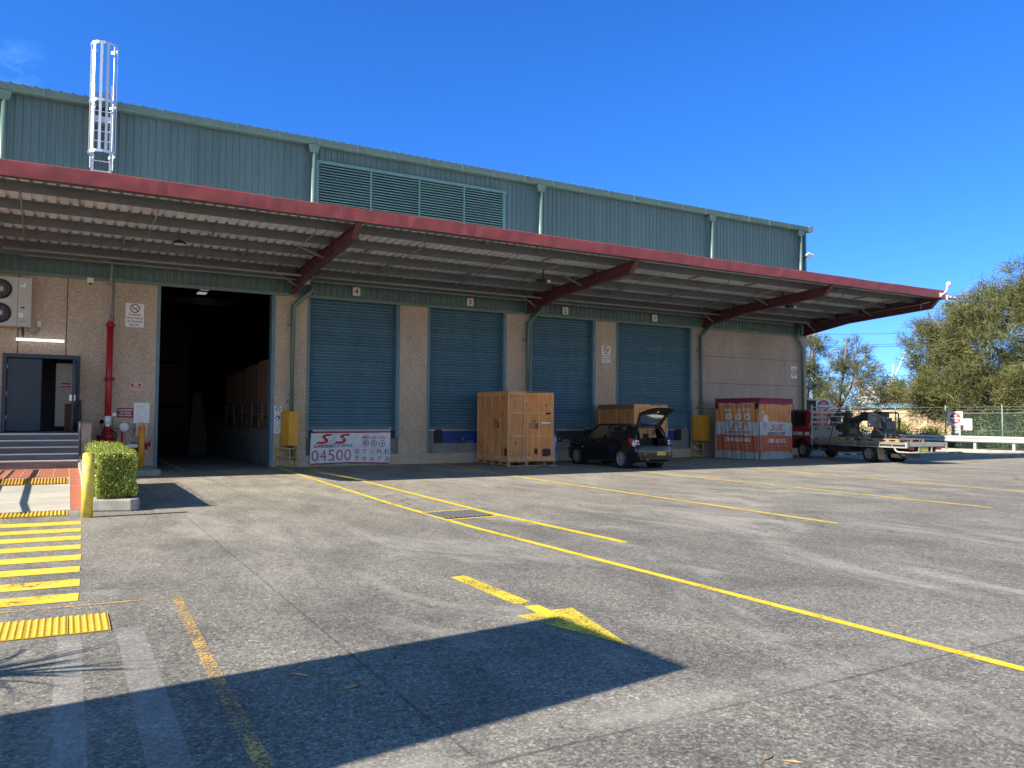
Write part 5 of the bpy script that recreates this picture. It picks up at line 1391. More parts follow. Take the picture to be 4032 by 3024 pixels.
# glass
b = MB()
for sx in (-1,1):
    b.poly([(sx*.845,2.02,.925),(sx*.845,1.02,.945),(sx*.640,.93,1.41),(sx*.605,1.50,1.405),(sx*.70,1.92,1.17)])
    b.poly([(sx*.845,.93,.95),(sx*.832,.06,.99),(sx*.74,.01,1.21),(sx*.625,-.02,1.40),(sx*.640,.82,1.41)])
b.poly([(-.74,2.25,.93),(.74,2.25,.93),(.575,1.66,1.40),(-.575,1.66,1.40)])
b.build('window', M['glass'], car, recalc=False)
b = MB()
for sx in (-1,1): b.bar((sx*.878,2.0,.885),(sx*.868,-.05,.972), .012, .018); 
for y in (.95, -.02+.0): pass
b.build('belt_trim', M['carplastic'], body)
# doors shut lines and handles, mirror
b = MB()
for sx in (-1,1):
    for yy in (1.06,.17): b.bar((sx*(half(yy,.45)[0]+.006),yy-.02,.80),(sx*(half(yy,.45)[0]+.006),yy+.17,.80), .022, .022)
b.build('door_handle', M['carpaint'], body, bevel=.006)
b = MB()
for sx in (-1,1):
    for y0 in (2.0, 1.0):
        b.tube([(sx*(half(y0,v/8)[0]+.001), y0+.04*(1-v/8), half(y0,v/8)[1]) for v in range(1,9)], .004, 4)
b.build('shut_line', M['ink'], body)
for sx in (-1,1):
    b = MB(); b.prism([(-.06,-.045),(.07,-.06),(.09,.02),(.04,.07),(-.05,.06)], 1.86, 1.97, 'y'); 
    for i, p in enumerate(b.v): b.v[i] = (p[0]*sx+sx*.955, p[1], p[2]+.985)
    b.bar((sx*.83,1.95,.95),(sx*.92,1.93,.96), .05, .03)
    b.build('wing_mirror', M['carpaint'], car, bevel=.02)
# wheels
def wheel(name, par, x, y, r, w, sx, rimmat, rimr, spokes, rz=0):
    b = MB(); b.lathe([(rimr,-w/2),(r-.03,-w/2-.004),(r-.008,-w/2+.015),(r,-w/2+.045),(r,w/2-.045),(r-.008,w/2-.015),(r-.03,w/2+.004),(rimr,w/2)], (x,y,r), (1,0,0), 40, caps=False)
    wo = b.build('wheel', M['tyre'], par)
    b = MB(); ax = (sx,0,0); c = (x+sx*(w/2-.035),y,r)
    b.lathe([(rimr+.004,.035),(rimr-.012,.038),(rimr-.02,.0),(rimr*.92,-.05),(.02,-.05)], c, ax, 40, caps=False)
    for k in range(spokes):
        a = 2*math.pi*k/spokes+.2; d = (0, math.cos(a), math.sin(a)); e = (0, -math.sin(a), math.cos(a))
        q0 = Vector(c)+Vector(ax)*.022; p0 = q0+Vector(d)*.035; p1 = q0+Vector(d)*(rimr-.012)
        wd0, wd1 = rimr*.10, rimr*.19
        pts = [p0-Vector(e)*wd0, p0+Vector(e)*wd0, p1+Vector(e)*wd1, p1-Vector(e)*wd1]
        back = [p-Vector(ax)*.05 for p in pts]
        i = [b.av(p) for p in pts+back]
        for f in ((0,1,2,3),(0,4,5,1),(1,5,6,2),(2,6,7,3),(3,7,4,0)): b.af([i[z] for z in f])
    b.lathe([(.052,-.03),(.05,.028),(.035,.036)], c, ax, 16)
    b.build('rim', rimmat, wo)
    b = MB(); b.lathe([(rimr*.9,-.045),(.01,-.044)], c, ax, 32, False); b.build('brake_disc', M['dark'], wo)
    return wo
for wy in (0.0, 2.64):
    for sx in (-1,1): wheel('wheel', car, sx*.765, wy, .315, .205, sx, M['rim'], .215, 7)
# lights, bumper details, plate
for sx in (-1,1):
    b = MB()
    def bl(y, v, o=.026): p = half(y,v); return (sx*(p[0]+o), y, p[1])
    b.poly([bl(-.36,.97),bl(-.36,.99),bl(-.60,.99),bl(-.60,.72),bl(-.50,.74)], 0)
    b.poly([bl(-.60,.99),bl(-.60,.72),bl(-.72,.80),bl(-.74,.96),bl(-.70,1.0)], 1)
    xo = half(-.72,.9)[0]
    b.poly([(sx*(xo+.002),-.735,.80),(sx*(xo+.0),-.70,.955),(sx*(xo-.13),-.745,.93),(sx*(xo-.15),-.775,.80)], 1)
    b.poly([(sx*(xo-.03),-.760,.83),(sx*(xo-.03),-.735,.90),(sx*(xo-.12),-.765,.90),(sx*(xo-.13),-.785,.83)], 0)
    b.build('tail_light', [M['lamp_red'], M['lamp_clear']], car, recalc=False)
    b = MB(); b.poly([bl(-.40,1.0,-.02),bl(-.66,1.0,-.02),(sx*.60,-.70,.80),(sx*.60,-.40,.80)]); b.build('lamp_shelf', M['carplastic'], body, recalc=False)
    b = MB(); b.prism([(sx*.46,.465),(sx*.62,.475),(sx*.61,.535),(sx*.50,.52)], -.945, -.88, 'y'); b.build('reflector', M['lamp_red'], car, bevel=.006)
    b = MB(); b.poly([(sx*.852,3.02,.70),(sx*.80,3.25,.68),(sx*.66,3.45,.62),(sx*.70,3.42,.56),(sx*.83,3.15,.60)]); b.build('headlight', M['lamp_clear'], car, recalc=False)
    b = MB(); pp = half(2.25,.6); b.bx(min(sx*(pp[0]-.01),sx*(pp[0]+.008)),max(sx*(pp[0]-.01),sx*(pp[0]+.008)),2.20,2.27,pp[1],pp[1]+.025); b.build('side_repeater', M['lamp_clear'], body)
b = MB(); b.bx(-.60,.60,-.952,-.90,.335,.44); b.build('bumper_insert', M['carplastic'], body, bevel=.01)
t2 = MB(); t2.bx(-.02-.0,.36,-.966,-.94,.455,.565); npl = t2.build('number_plate', M['plate'], car, bevel=.003)
b = MB(); text(b, 'DO 54 WP', .17, .51, .072, -.968, .33, .02); b.build('plate_lettering', M['ink'], npl, recalc=False)
b = MB(); b.tube([(-.44,-.80,.335),(-.44,-.94,.335)], .036, 14); ex = b.build('exhaust', M['alu'], car)
b = MB(); b.lathe([(.028,0),(.002,.001)], (-.44,-.942,.335), (0,-1,0), 14, False); b.build('exhaust_bore', M['ink'], ex)
# raised tailgate: window half then folded lower half
tg = MB()
th = R(58)
def G(x, u, dz=0):                   # u along the gate from the hinge
    if u < .56: y, z = -.47-u*math.cos(th), 1.40+u*math.sin(th)
    else:
        y, z = -.47-.56*math.cos(th), 1.40+.56*math.sin(th); e = R(16); y -= (u-.56)*math.cos(e); z += (u-.56)*math.sin(e)
    return (x, y, z+dz - .10*abs(x)**2*(1.2 if u > .3 else .7))
def gw(u): return lerp([(0,.56),(.25,.63),(.55,.68),(.80,.66),(1.0,.56),(1.06,.48)], u)
def inwin(x, u): return .09 < u < .50 and abs(x) < gw(u)-.115-.06*max(0,(u-.38))*5
n, mu = 60, 50; ids = {}; idt = {}
for i in range(n+1):
    for j in range(mu+1):
        u = 1.04*j/mu; x = gw(u)*(-1+2*i/n); ids[i,j] = tg.av(G(x,u,-.045 if 0 < i < n and 0 < j < mu else -.02)); idt[i,j] = tg.av(G(x,u,.0))
for i in range(n):
    for j in range(mu):
        u = 1.04*(j+.5)/mu; x = gw(u)*(-1+2*(i+.5)/n)
        if inwin(x,u): continue
        tg.af((ids[i,j],ids[i,j+1],ids[i+1,j+1],ids[i+1,j]), True, 1); tg.af((idt[i,j],idt[i+1,j],idt[i+1,j+1],idt[i,j+1]), True, 0)
for j in range(mu):
    for i in (0,n): tg.af((ids[i,j],ids[i,j+1],idt[i,j+1],idt[i,j]), True, 0)
for i in range(n): tg.af((ids[i,mu],ids[i+1,mu],idt[i+1,mu],idt[i,mu]), True, 0)
tgo = tg.build('tailgate', [M['carpaint'], M['carplastic']], car, recalc=False)
b = MB(); W_ = [[b.av(G((gw(u)-.10)*k/6, u, -.012)) for k in range(-6,7)] for u in (.07,.2,.35,.52)]
for a, c in zip(W_, W_[1:]):
    for k in range(12): b.af((a[k],c[k],c[k+1],a[k+1]), True)
b.build('rear_glass', M['glass'], tgo, recalc=False)
b = MB(); p, q = G(0,.66,-.05), G(0,.80,-.05); b.bx(-.06,.06,q[1],p[1],p[2]-.02,p[2]+.03); b.bx(-.16,.16,G(0,.52)[1]-.02,G(0,.52)[1]+.05,G(0,.52)[2]-.07,G(0,.52)[2]-.04); b.build('gate_latch', M['steel'], tgo, bevel=.008)
b = MB()
for sx in (-1,1): b.cyl((sx*.66,-.62,1.10), G(sx*.60,.60,-.05), .011, n=8)
b.build('gas_strut', M['dark'], car)

# ------------------------------------------------------------------ flat-bed truck (local x to its right, y forward, origin at the left rear tyre)
tk = thing('flatbed_truck', 'small red cab flatbed truck with white slatted headboard and two machines strapped on its tray', 'truck', (26.94,19.77,0), R(-9.5))
Wt = 1.72
def arc(cy, cz, r, a0, a1, n=12): return [(cy+r*math.cos(R(a0+(a1-a0)*k/n)), cz+r*math.sin(R(a0+(a1-a0)*k/n))) for k in range(n+1)]
prof = [(3.24,.62),(3.24,1.93),(3.34,2.03),(4.35,2.04),(4.62,1.90),(4.86,1.22),(4.92,.80),(4.92,.38),(4.22,.38)] + arc(3.74,.36,.46,10,150,12)
b = MB(); b.prism(prof, .02, Wt-.0, 'x', smooth=False); cab = b.build('cab', M['truck_red'], tk, bevel=.03, seg=3)
b = MB()
for x in (.006, Wt+.012): b.poly([(x,3.52,1.44),(x,3.52,1.93),(x,4.33,1.94),(x,4.66,1.50),(x,4.62,1.40),(x,4.1,1.36)])
b.poly([(.10,4.655,1.86),(Wt-.1,4.655,1.86),(Wt-.08,4.885,1.24),(.08,4.885,1.24)])
b.build('cab_window', M['glass_dk'], cab, recalc=False)
b = MB()
b.tube([(.004,3.50,1.40),(.004,3.50,1.95),(.004,4.35,1.96),(.004,4.70,1.48),(.004,4.62,1.37),(.004,4.1,1.33)], .018, 6, closed=True)
b.bx(.0,.025,3.2,3.245,.55,1.9); b.build('window_seal', M['black'], cab)
b = MB(); b.bx(.004,.021,3.26,4.90,.955,1.10); b.build('stripe', M['white_clean'], cab)
b = MB(Matrix.Rotation(R(-90),4,'Z'))
s_shape(b, -4.30, 1.03, .105, .0015, 0); s_shape(b, -4.05, 1.03, .105, .0015, 0); stroke(b, [(-4.20,1.045),(-4.15,1.03)], .012, .0015, 0)
b.build('stripe_logo', M['maroon_ink'], cab, recalc=False)
b = MB()
for i in range(3): b.bx(.012,.021,4.0,4.32-.06*i,1.20-.03*i,1.206-.03*i)
b.build('door_lettering', M['truckwhite'], cab)
b = MB(); b.bx(-.004,.02,3.56,3.68,.96,1.13); b.bx(.012,.0195,3.44,3.45,.62,1.95); b.build('door_handle', M['black'], cab, bevel=.006)
b = MB(); b.prism(arc(3.74,.36,.50,10,165,14)+arc(3.74,.36,.43,165,10,14), -.01, .2, 'x'); b.build('wheel_arch', M['black'], cab)
for wx, wy in ((.11,3.70),(1.55,3.70),(.11,0),(1.58,0)):
    wheel('wheel', tk, wx, wy, .335, .20, -1 if wx < .8 else 1, M['rim_dull'], .20, 6)
for wx in (.36,1.33): 
    b = MB(); b.lathe([(.2,-.1),(.325,-.1),(.335,-.06),(.335,.06),(.325,.1),(.2,.1)], (wx,0,.335), (1,0,0), 32); b.build('inner_wheel', M['tyre'], tk)
b = MB()
for x in (.42,1.24): b.bx(x,x+.07,-1.9,4.6,.46,.62)
b.bx(.3,1.4,-.06,.06,.28,.40); b.bx(.3,1.4,3.64,3.76,.28,.40); b.bx(.5,1.3,1.0,1.5,.35,.55); b.bx(.1,.42,1.2,2.3,.34,.58); b.bx(.2,.95,-1.55,-.9,.22,.36)
b.build('chassis', M['dark'], tk, bevel=.01)
b = MB(); b.bx(-.10,1.80,-1.90,3.02,.715,.80); b.bx(-.02,1.72,-1.85,3.0,.64,.715); tr = b.build('tray', M['tray'], tk, bevel=.006)
b = MB(); y = -1.85
for x in (-.10,1.80):
    b.tube([(x,-1.9,.615),(x,3.0,.615)], .022, 8)
    y = -1.88
    while y < 3.05: b.bx(x-.012,x+.012,y-.02,y+.02,.60,.72); y += .61
b.build('rope_rail', M['truckwhite'], tr)
b = MB(); b.tube([(-.10,2.98,.62),(-.10,2.98,.40),(-.10,2.90,.31),(-.10,2.62,.31),(-.10,2.52,.40),(-.10,2.52,.62)], .025, 8)
b.tube([(-.10,3.06,1.5),(-.13,3.10,1.35),(-.13,3.10,.98),(-.10,3.04,.85)], .022, 8); b.build('grab_hoop', M['truckwhite'], tk)
b = MB()
for x in (-.08,1.80): b.bx(x-.035,x+.035,2.98,3.05,.55,2.25)
for z0, z1 in ((1.885,1.99),(1.675,1.775),(1.47,1.565)): b.bx(-.045,1.765,2.985,3.02,z0,z1)
b.bx(.42,.54,3.02,3.05,.8,2.1); b.bx(1.2,1.3,3.02,3.05,.8,2.1)
b.tube([(-.08,3.01,2.14),(1.8,3.01,2.15)], .022, 8)
hb = b.build('headboard', M['truckwhite'], tk, bevel=.004)
b = MB(); b.bx(-.045,1.765,2.99,3.015,.80,1.37); b.build('lower_panel', M['tray'], hb)
b = MB()
for x, z in ((.06,1.26),(.75,1.26),(.08,.86)): b.tube([(x,2.97,z),(x+.03,2.93,z-.02),(x+.07,2.97,z-.03)], .025, 8)
b.build('tie_hook', M['dark'], hb)
b = MB(); b.bx(-.10,1.80,-1.94,-1.90,.66,.805); b.bx(1.66,1.79,-1.948,-1.94,.71,.75,1); b.bx(1.76,1.83,-1.96,-1.90,.56,.80); b.bx(-.13,-.06,-1.96,-1.88,.60,.82); b.build('tail_beam', [M['truckwhite'], M['lamp_red']], tk, bevel=.004)
b = MB()
for x in (.50,1.10): b.bx(x-.03,x+.03,-1.93,-1.87,.44,.66)
b.tube([(-.08,-1.35,.60),(-.08,-1.40,.50),(-.08,-1.52,.45),(.06,-1.90,.44),(1.80,-1.90,.44)], .032, 10); b.build('rear_bar', M['truckwhite'], tk)
b = MB(); b.bx(.06,.30,-1.89,-1.84,.54,.65); b.bx(1.36,1.60,-1.89,-1.84,.54,.65); b.build('tail_light', M['lamp_red'], tk, bevel=.008)
b = MB(); b.bx(.58,.95,-1.90,-1.885,.49,.60); npl = b.build('number_plate', M['plate'], tk)
b = MB(); b.bx(.56,.97,-1.884,-1.86,.46,.65); b.build('plate_holder', M['truckwhite'], tk)
b = MB()
for x in (-.0,1.40): b.prism([(-.40,.62),(-.43,.62),(-.52,.13),(-.49,.13)], x, x+.32, 'x')
b.build('mud_flap', M['rim_dull'], tk)
b = MB()
for x in (.04,.50): b.cyl((x,-1.905,.735),(x,-1.92,.735),.015,n=8)
b.build('marker_lamp', M['orange_ink'], tk)

# pallets, machines and film on the tray: things resting on the truck
def tk_world(x, y, z):
    a = R(-9.5); return (26.94+x*math.cos(a)-y*math.sin(a), 19.77+x*math.sin(a)+y*math.cos(a), z)
def pallet(lab, x0, y0, w, l):
    t = thing('pallet', lab, 'pallet', tk_world(x0,y0,.802), R(-9.5), 'pallets on the truck tray')
    b = MB()
    y = 0
    while y < l-.05: b.bx(0,w,y,y+.10,.099,.120); y += .125
    for x in (0,w/2-.05,w-.1): b.bx(x,x+.1,.001,l-.001,.0795,.0995); b.bx(x,x+.1,.001,l-.001,0,.02)
    for x in (0,w/2-.05,w-.1):
        for y in (0,l*.26,l*.5,l-.16): b.bx(x+.001,x+.099,y,y+.16 + (.2 if y == l*.5 else 0),.0195,.08)
    b.build('deck', M['pallet'], t)
pallet('timber pallet behind the headboard under the taller dark machine', .12, .95, 1.25, 1.65)
pallet('timber pallet towards the tail of the tray under the film wrapped machine', .12, -1.35, 1.25, 1.75)
m1 = thing('milling_machine', 'dark grey milling machine with angled motor and paper tag near the truck headboard', 'machine', tk_world(.72,1.75,.924), R(-9.5), 'machines strapped on the truck')
b = MB(); b.bx(-.32,.30,-.25,.30,0,.10); b.prism([(-.25,.10),(.20,.10),(.14,.75),(-.12,.75)], -.20, .22, 'x'); b.bx(-.26,.26,-.27,.05,.1,.58); b.build('base', M['machine'], m1, bevel=.03)
b = MB(); b.bx(-.12,.14,-.06,.16,.75,.98); b.cyl((.0,.05,.95),(.0,.05,1.06),.12,.08,16); b.bx(-.09,.10,-.15,.75,.86,.98); b.cyl((-.0,.62,.98),(.0,.62,1.10),.03,n=10); b.build('ram', M['machine'], m1, bevel=.03)
b = MB(); b.cyl((.0,-.10,.60),(.0,-.72,.80),.15,.14,20); b.cyl((.0,-.72,.80),(.0,-.78,.82),.10,n=16); b.bx(-.1,.1,-.45,-.1,.40,.62); b.build('motor', M['machine'], m1, bevel=.015)
b = MB(); b.bx(-.20,.20,.20,.80,.48,.56); b.bx(-.10,.10,.30,.50,.20,.48); b.bx(-.10,.1,.55,.95,.62,.82); b.cyl((0,.80,.60),(0,.80,.45),.05,n=12); b.tube([(0,.90,.70),(0,1.02,.66),(0,1.05,.5)],.022,8); b.build('table', M['machine_g'], m1, bevel=.015)
b = MB()
b.tube([(-.22,.6,.62),(-.24,.75,.80),(-.22,.95,.88),(-.2,1.0,.7)],.02,8); b.tube([(-.2,-.1,.9),(-.2,.25,1.05),(-.18,.5,1.04)],.018,8); b.lathe([(.10,-.015),(.11,0),(.10,.015),(.02,.01)],(-.22,.42,.38),(1,0,0),18); b.bx(-.28,-.2,-.15,.02,.62,.80); b.build('fittings', M['dark'], m1)
b = MB(); b.M = Matrix.Translation((-.25,.86,.62)) @ Matrix.Rotation(R(28),4,'X'); b.bx(-.004,.0,-.07,.07,-.10,.10); b.build('paper_tag', M['white_clean'], m1)
m2 = thing('wrapped_machine', 'film wrapped workshop machine inside a tube frame at the middle of the tray', 'machine', tk_world(.72,-.05,.924), R(-9.5), 'machines strapped on the truck')
b = MB(); b.prism([(-.42,0),(.38,0),(.30,.32),(-.30,.32)], -.30, .30, 'x'); b.bx(-.24,.24,-.36,.30,.32,.66); b.cyl((-.26,.0,.22),(.26,.0,.22),.10,n=14); b.bx(-.28,.2,-.25,.12,.64,.78); b.build('base', M['machine_g'], m2, bevel=.03)
b = MB()
for x in (-.30,.30): b.tube([(x,-.42,.0),(x,-.44,.92),(x,-.38,.985),(x,.80,.985),(x,.86,.92),(x,.84,.55)], .028, 8)
b.tube([(-.3,-.40,.97),(.3,-.40,.97)],.026,8); b.tube([(-.3,.8,.98),(.3,.8,.98)],.026,8); b.bx(-.30,.30,.30,.80,.66,.96); b.bx(-.2,.25,-.05,.18,.80,1.02)
b.build('tube_frame', M['dark'], m2, bevel=.004)
b = MB(); b.tube([(-.28,.80+.20*math.sin(R(q)),.42-.34*math.cos(R(q))) for q in range(0,181,15)], .045, 10); b.tube([(-.24,-.1,1.0),(-.2,.1,1.08),(-.15,.3,1.0)],.02,8); b.tube([(-.26,.2,1.0),(-.22,.0,1.1),(-.2,-.2,.98)],.016,8); b.build('hose', M['black'], m2)
b = MB(); b.lathe([(.03,-.05),(.10,-.02),(.105,.03),(.07,.06)], (-.29,.08,.36), (-1,0,0), 18); b.build('knob', M['lamp_red'], m2)
b = MB(); b.tube([(-.34,.35,.15),(-.34,-.22,.13),(-.34,-.30,.2)],.022,8); b.build('lever', M['steel'], m2)
rr = random.Random(21)
b = MB(); pts = {}
for i in range(25):
    for j in range(13):
        y = -.47+.93*i/24; z = .50+.46*j/12; x = -.31 - .03*math.sin(y*11+z*5)-.02*rr.random(); 
        zz = z + .10*math.sin(y*3+.8) - .13*(y+.47)*(.5-j/12)
        pts[i,j] = b.av((x,y,zz-.12))
for i in range(24):
    for j in range(12):
        if (i < 6 and j < 4+i) or rr.random() < .03: continue
        b.af((pts[i,j],pts[i+1,j],pts[i+1,j+1],pts[i,j+1]), True)
for k in range(2):
    p0 = Vector((-.335,.42,.42)); 
b.prism([(.44,.62),(.36,.66),(-.42,.12),(-.36,.06)], -.345, -.335, 'x')
b.build('film', M['wrap'], m2, recalc=False)
b = MB()
for i in range(14):
    a = rr.random()*6.28; b.poly([(.0+rr.uniform(-.35,.1)+.22*math.cos(a+q*2.1), -.75+.38*math.sin(a+q*2.1)*rr.uniform(.6,1), .02+rr.uniform(.0,.16)) for q in range(3)])
b.build('loose_film', M['wrap'], m2, recalc=False)
def strap(lab, pts):
    t = MB(); P = [tk_world(*p) for p in pts]
    for a, c in zip(P, P[1:]): t.bar(a, c, .05, .006)
    tag(t.build('strap', M['strap']), lab, 'strap', 'tie down straps on the truck')
strap('dark webbing strap over the taller machine down to the tray edge', [(-.11,1.95,.60),(-.11,1.95,.82),(.42,2.25,1.52),(1.0,2.25,1.5),(1.8,2.3,.82)])
strap('dark webbing strap hanging over the tray edge between the two machines', [(-.12,.38,.58),(-.12,.36,.84),(.35,-.35,1.72),(1.2,-.4,1.7),(1.8,.3,.82)])
strap('dark slanted strap from the taller machine towards the middle of the tray', [(.4,1.05,1.35),(.2,.35,.84)])
strap('dark slanted strap at the tail side of the film wrapped machine', [(.4,-.42,1.45),(.15,-.72,.93)])
# ------------------------------------------------------------------ boundary: hump, guard rail, fence, signs
t = thing('speed_hump', 'low black and yellow striped hump across the exit lane behind the truck', 'speed hump', (35.1,23.9,0))
b = world_mb((35.1,23.9,0)); x = 30.3; i = 0
while x < 39.9:
    y0 = 24.6-.10*(x-30.3) if x < 37.5 else 23.88+.05*(x-37.5)
    i0 = [(y0-.17,.003),(y0-.10,.045),(y0+.10,.045),(y0+.17,.003)]
    for (ya,za),(yb,zb) in zip(i0, i0[1:]): b.poly([(x+(.12 if ya > y0 else 0),ya,za),(x+.40+(.12 if ya > y0 else 0),ya,za),(x+.40+(.12 if yb > y0 else 0),yb,zb),(x+(.12 if yb > y0 else 0),yb,zb)], i%2)
    x += .40; i += 1
b.build('hump_strip', [M['bollard'], M['black']], t, recalc=False)
t = thing('guard_rail', 'long steel W beam guard rail above the kerb along the boundary fence', 'guard rail', (41.6,25,.13))
b = world_mb((41.6,25,.13))
pf = [(.04,.43),(.0,.45),(-.045,.50),(-.045,.545),(.0,.585),(.03,.605),(.0,.625),(-.045,.665),(-.045,.71),(0,.76),(.04,.78)]
ids = [(b.av((41.55+p[0],-25,.02+p[1]+.02)), b.av((41.55+p[0],95,.02+p[1]+.02))) for p in pf]
for a, c in zip(ids, ids[1:]): b.af((a[0],a[1],c[1],c[0]), True)
b.build('beam', M['rail'], t, recalc=False)
y = 20.4-1.98*6
while y < 60:
    b = world_mb((41.6,25,.13)); b.bx(41.6,41.72,y-.07,y+.07,.1,.74); b.bx(41.585,41.6,y-.04,y+.04,.45,.72); b.build('post', M['rail'], t); y += 1.96
FX = 42.6
fn = thing('boundary_fence', 'green chain link fence with pale posts and barbed strands along the boundary', 'fence', (FX,27,.13))
FY0, FY1 = 8.0, 58.0
b = world_mb((FX,27,.13)); z0, z1 = .20, 2.02; H_ = z1-z0
y = FY0-H_
while y < FY1:
    for s_ in (1,-1):
        ya, yb = (y, y+H_) if s_ > 0 else (y+H_, y)
        w_ = .0035
        za, zb = z0, z1
        b.poly([(FX+.004*s_,ya-w_,za),(FX+.004*s_,ya+w_,za),(FX+.004*s_,yb+w_,zb),(FX+.004*s_,yb-w_,zb)])
    y += .075
b.build('mesh_panel', M['wire'], fn, recalc=False)
b = world_mb((FX,27,.13))
for z in (2.05,2.20,2.36): b.cyl((FX-.02,FY0,z),(FX-.02,FY1,z), .007, n=5)
b.cyl((FX-.01,FY0,2.02),(FX-.01,FY1,2.02), .008, n=5); b.cyl((FX-.01,FY0,1.1),(FX-.01,FY1,1.1), .005, n=5)
b.build('strand', M['strand'], fn)
y = 23.32-3.05*4
while y < FY1:
    b = world_mb((FX,27,.13)); b.cyl((FX,y,.0),(FX,y,2.48), .032, n=10); b.build('post', M['fencegreen'], fn); y += 3.05
# road signs fixed to the fence (facing -x)
def fsign(name, label, y, z, w, h, mats, draw, x=FX-.10, r=.05, cat='road sign', rz=-90, thick=.01):
    t = thing(name, label, cat, (x,y,z), R(rz))
    b = MB(); plate(b, w, h, 0, r, thick); b.build('panel', mats[0], t)
    b = MB(Matrix.Translation((0,-(thick-.008),0))); draw(b); b.build('lettering', mats[1:], t, recalc=False)
    return t
def noentry(b):
    disc(b, 0, 0, .30, -.014, 36, 0); b.poly([(-.27,-.016,-.055),(.27,-.016,-.055),(.27,-.016,.055),(-.27,-.016,.055)], 1)
    text(b, 'NO', 0, .155, .12, -.016, .24, .035, 1); text(b, 'ENTRY', 0, -.155, .105, -.016, .40, .03, 1)
fsign('no_entry_sign', 'sunlit square white NO ENTRY sign with red disc on the boundary fence', 25.74, 1.75, .83, .74, [M['white_clean'], M['red_ink'], M['white_clean']], noentry, thick=.03)
fsign('one_way_sign', 'ONE WAY DO NOT ENTER sign with shade painted into its dull panel, below the NO ENTRY sign', 25.75, 1.08, .51, .58, [M['cream'], M['ink']], lambda b: [text(b, tx, 0, .17-.17*i, .085, -.014, (.38,.34,.30)[i], .02, 0) for i, tx in enumerate(('ONE WAY','DO NOT','ENTER'))], x=FX-.07, r=.015)  # dull panel colour stands in for shade on this sign
fsign('exit_only_sign', 'bright white EXIT ONLY sign with faded lettering beside the NO ENTRY sign', 25.09, 1.42, .46, .62, [M['white_clean'], mat('faded_ink',(.34,.35,.37),.6)], lambda b: [text(b, tx, 0, .11-.22*i, .12, -.014, .26, .02, 0) for i, tx in enumerate(('EXIT','ONLY'))], x=FX-.06, r=.03)
# small dark shed at the end of the building, with a second sign on a post
b = MB(); b.bx(0,1.6,0,1.4,0,2.60); b.bx(-.10,1.75,-.12,1.5,2.60,2.70)
t = thing('shed', 'small dark metal shed beyond the right end of the warehouse', 'shed', (34.5,29.0,0))
b = MB(); b.bx(0,1.45,0,1.4,0,2.66)
x = .05
while x < 1.4: b.bx(x,x+.03,-.02,0,.05,2.6); x += .12
b.build('wall', M['dark'], t)
b = MB(); b.bx(-.10,1.58,-.14,1.5,2.66,2.74); b.build('roof', M['steel'], t)
t = fsign('no_entry_sign', 'NO ENTRY sign on a post before the small dark shed behind the truck', 28.7, 2.38, .76, .70, [M['white_clean'], M['red_ink'], M['white_clean']], noentry, x=35.43, rz=-40, thick=.02)
b = MB(); b.cyl((0,.03,-2.38),(0,.03,.3),.03,n=10); b.build('post', M['galv'], t)

# ------------------------------------------------------------------ lights, cameras
def pendant(lab, x, y):
    t = thing('pendant_light', lab, 'light', (x,y,6.04), 0, 'dark round lights below the canopy')
    b = MB(); b.lathe([(.02,.10),(.06,.09),(.15,.05),(.17,.01),(.165,-.01)], n=24); b.build('housing', M['black'], t)
    b = MB(); b.lathe([(.15,-.011),(.01,-.012)], n=20, smooth=False); b.build('lens', M['white'], t)
    b = MB(); b.cyl((0,0,.09),(0,0,zs(y)-6.04), .008, n=6); b.build('cord', M['dark'], t)
pendant('round dark pendant light under the canopy in front of the open doorway', 2.42, 21.74)
def bulk(lab, x, y):
    t = thing('canopy_light', lab, 'light', (x,y,6.05), 0, 'black flood lights below the canopy')
    b = MB(); b.bx(-.22,.10,-.09,.09,-.05,.05); b.build('housing', M['black'], t, bevel=.015)
    b = MB()
    for dx in (.13,.20): b.cyl((dx,-.06,0),(dx,.07,0),.035,n=12)
    b.build('lamp_head', M['white'], t)
    b = MB(); b.bx(-.02,.02,-.02,.02,.05,zs(y)-6.05); b.build('bracket', M['dark'], t)
bulk('black canopy flood light close to the rafter between dock doors three and two', 13.31, 21.56); bulk('black canopy flood light near the right end of the canopy', 24.6, 21.4)
t = thing('wall_floodlight', 'white floodlight bracketed near the top right corner of the upper cladding', 'light', (30.2,D-.05,9.32))
b = MB(); b.M = Matrix.Translation((.16,-.28,.06)) @ Matrix.Rotation(R(-28),4,'X') @ Matrix.Rotation(R(14),4,'Y'); b.bx(-.17,.17,-.11,.11,-.03,.04); b.build('head', M['white_clean'], t, bevel=.015)
b = MB(); b.tube([(0,0,-.1),(0,-.10,-.08),(.1,-.2,.0)], .025, 8); b.bx(-.06,.06,-.03,.0,-.18,.0); b.build('bracket', M['dark'], t)
t = thing('dome_camera', 'white globe camera on a curved arm fixed to the canopy corner', 'camera', (30.25,CF-.01,6.62))
b = MB(); b.lathe([(.0,-.10),(.06,-.085),(.092,-.04),(.10,.0),(.092,.04),(.06,.085),(.0,.10)], (.35,-.12,.45), (0,0,1), 20); b.build('globe', M['white_clean'], t)
b = MB(); b.tube([(0,-.03,0),(.10,-.08,.06),(.20,-.12,.17),(.24,-.12,.28),(.27,-.12,.40)], .035, 10); b.bx(-.06,.06,-.03,.0,-.08,.08); b.build('arm', M['white_clean'], t, bevel=.006)
t = thing('security_light', 'flat white lamp head pointing out from the right canopy corner', 'light', (30.62,CF,6.57))
b = MB(); b.lathe([(.03,.06),(.12,.045),(.17,.0),(.165,-.03)], (.36,-.02,-.02), (.2,0,1), 20); b.build('lamp_head', M['white_clean'], t)
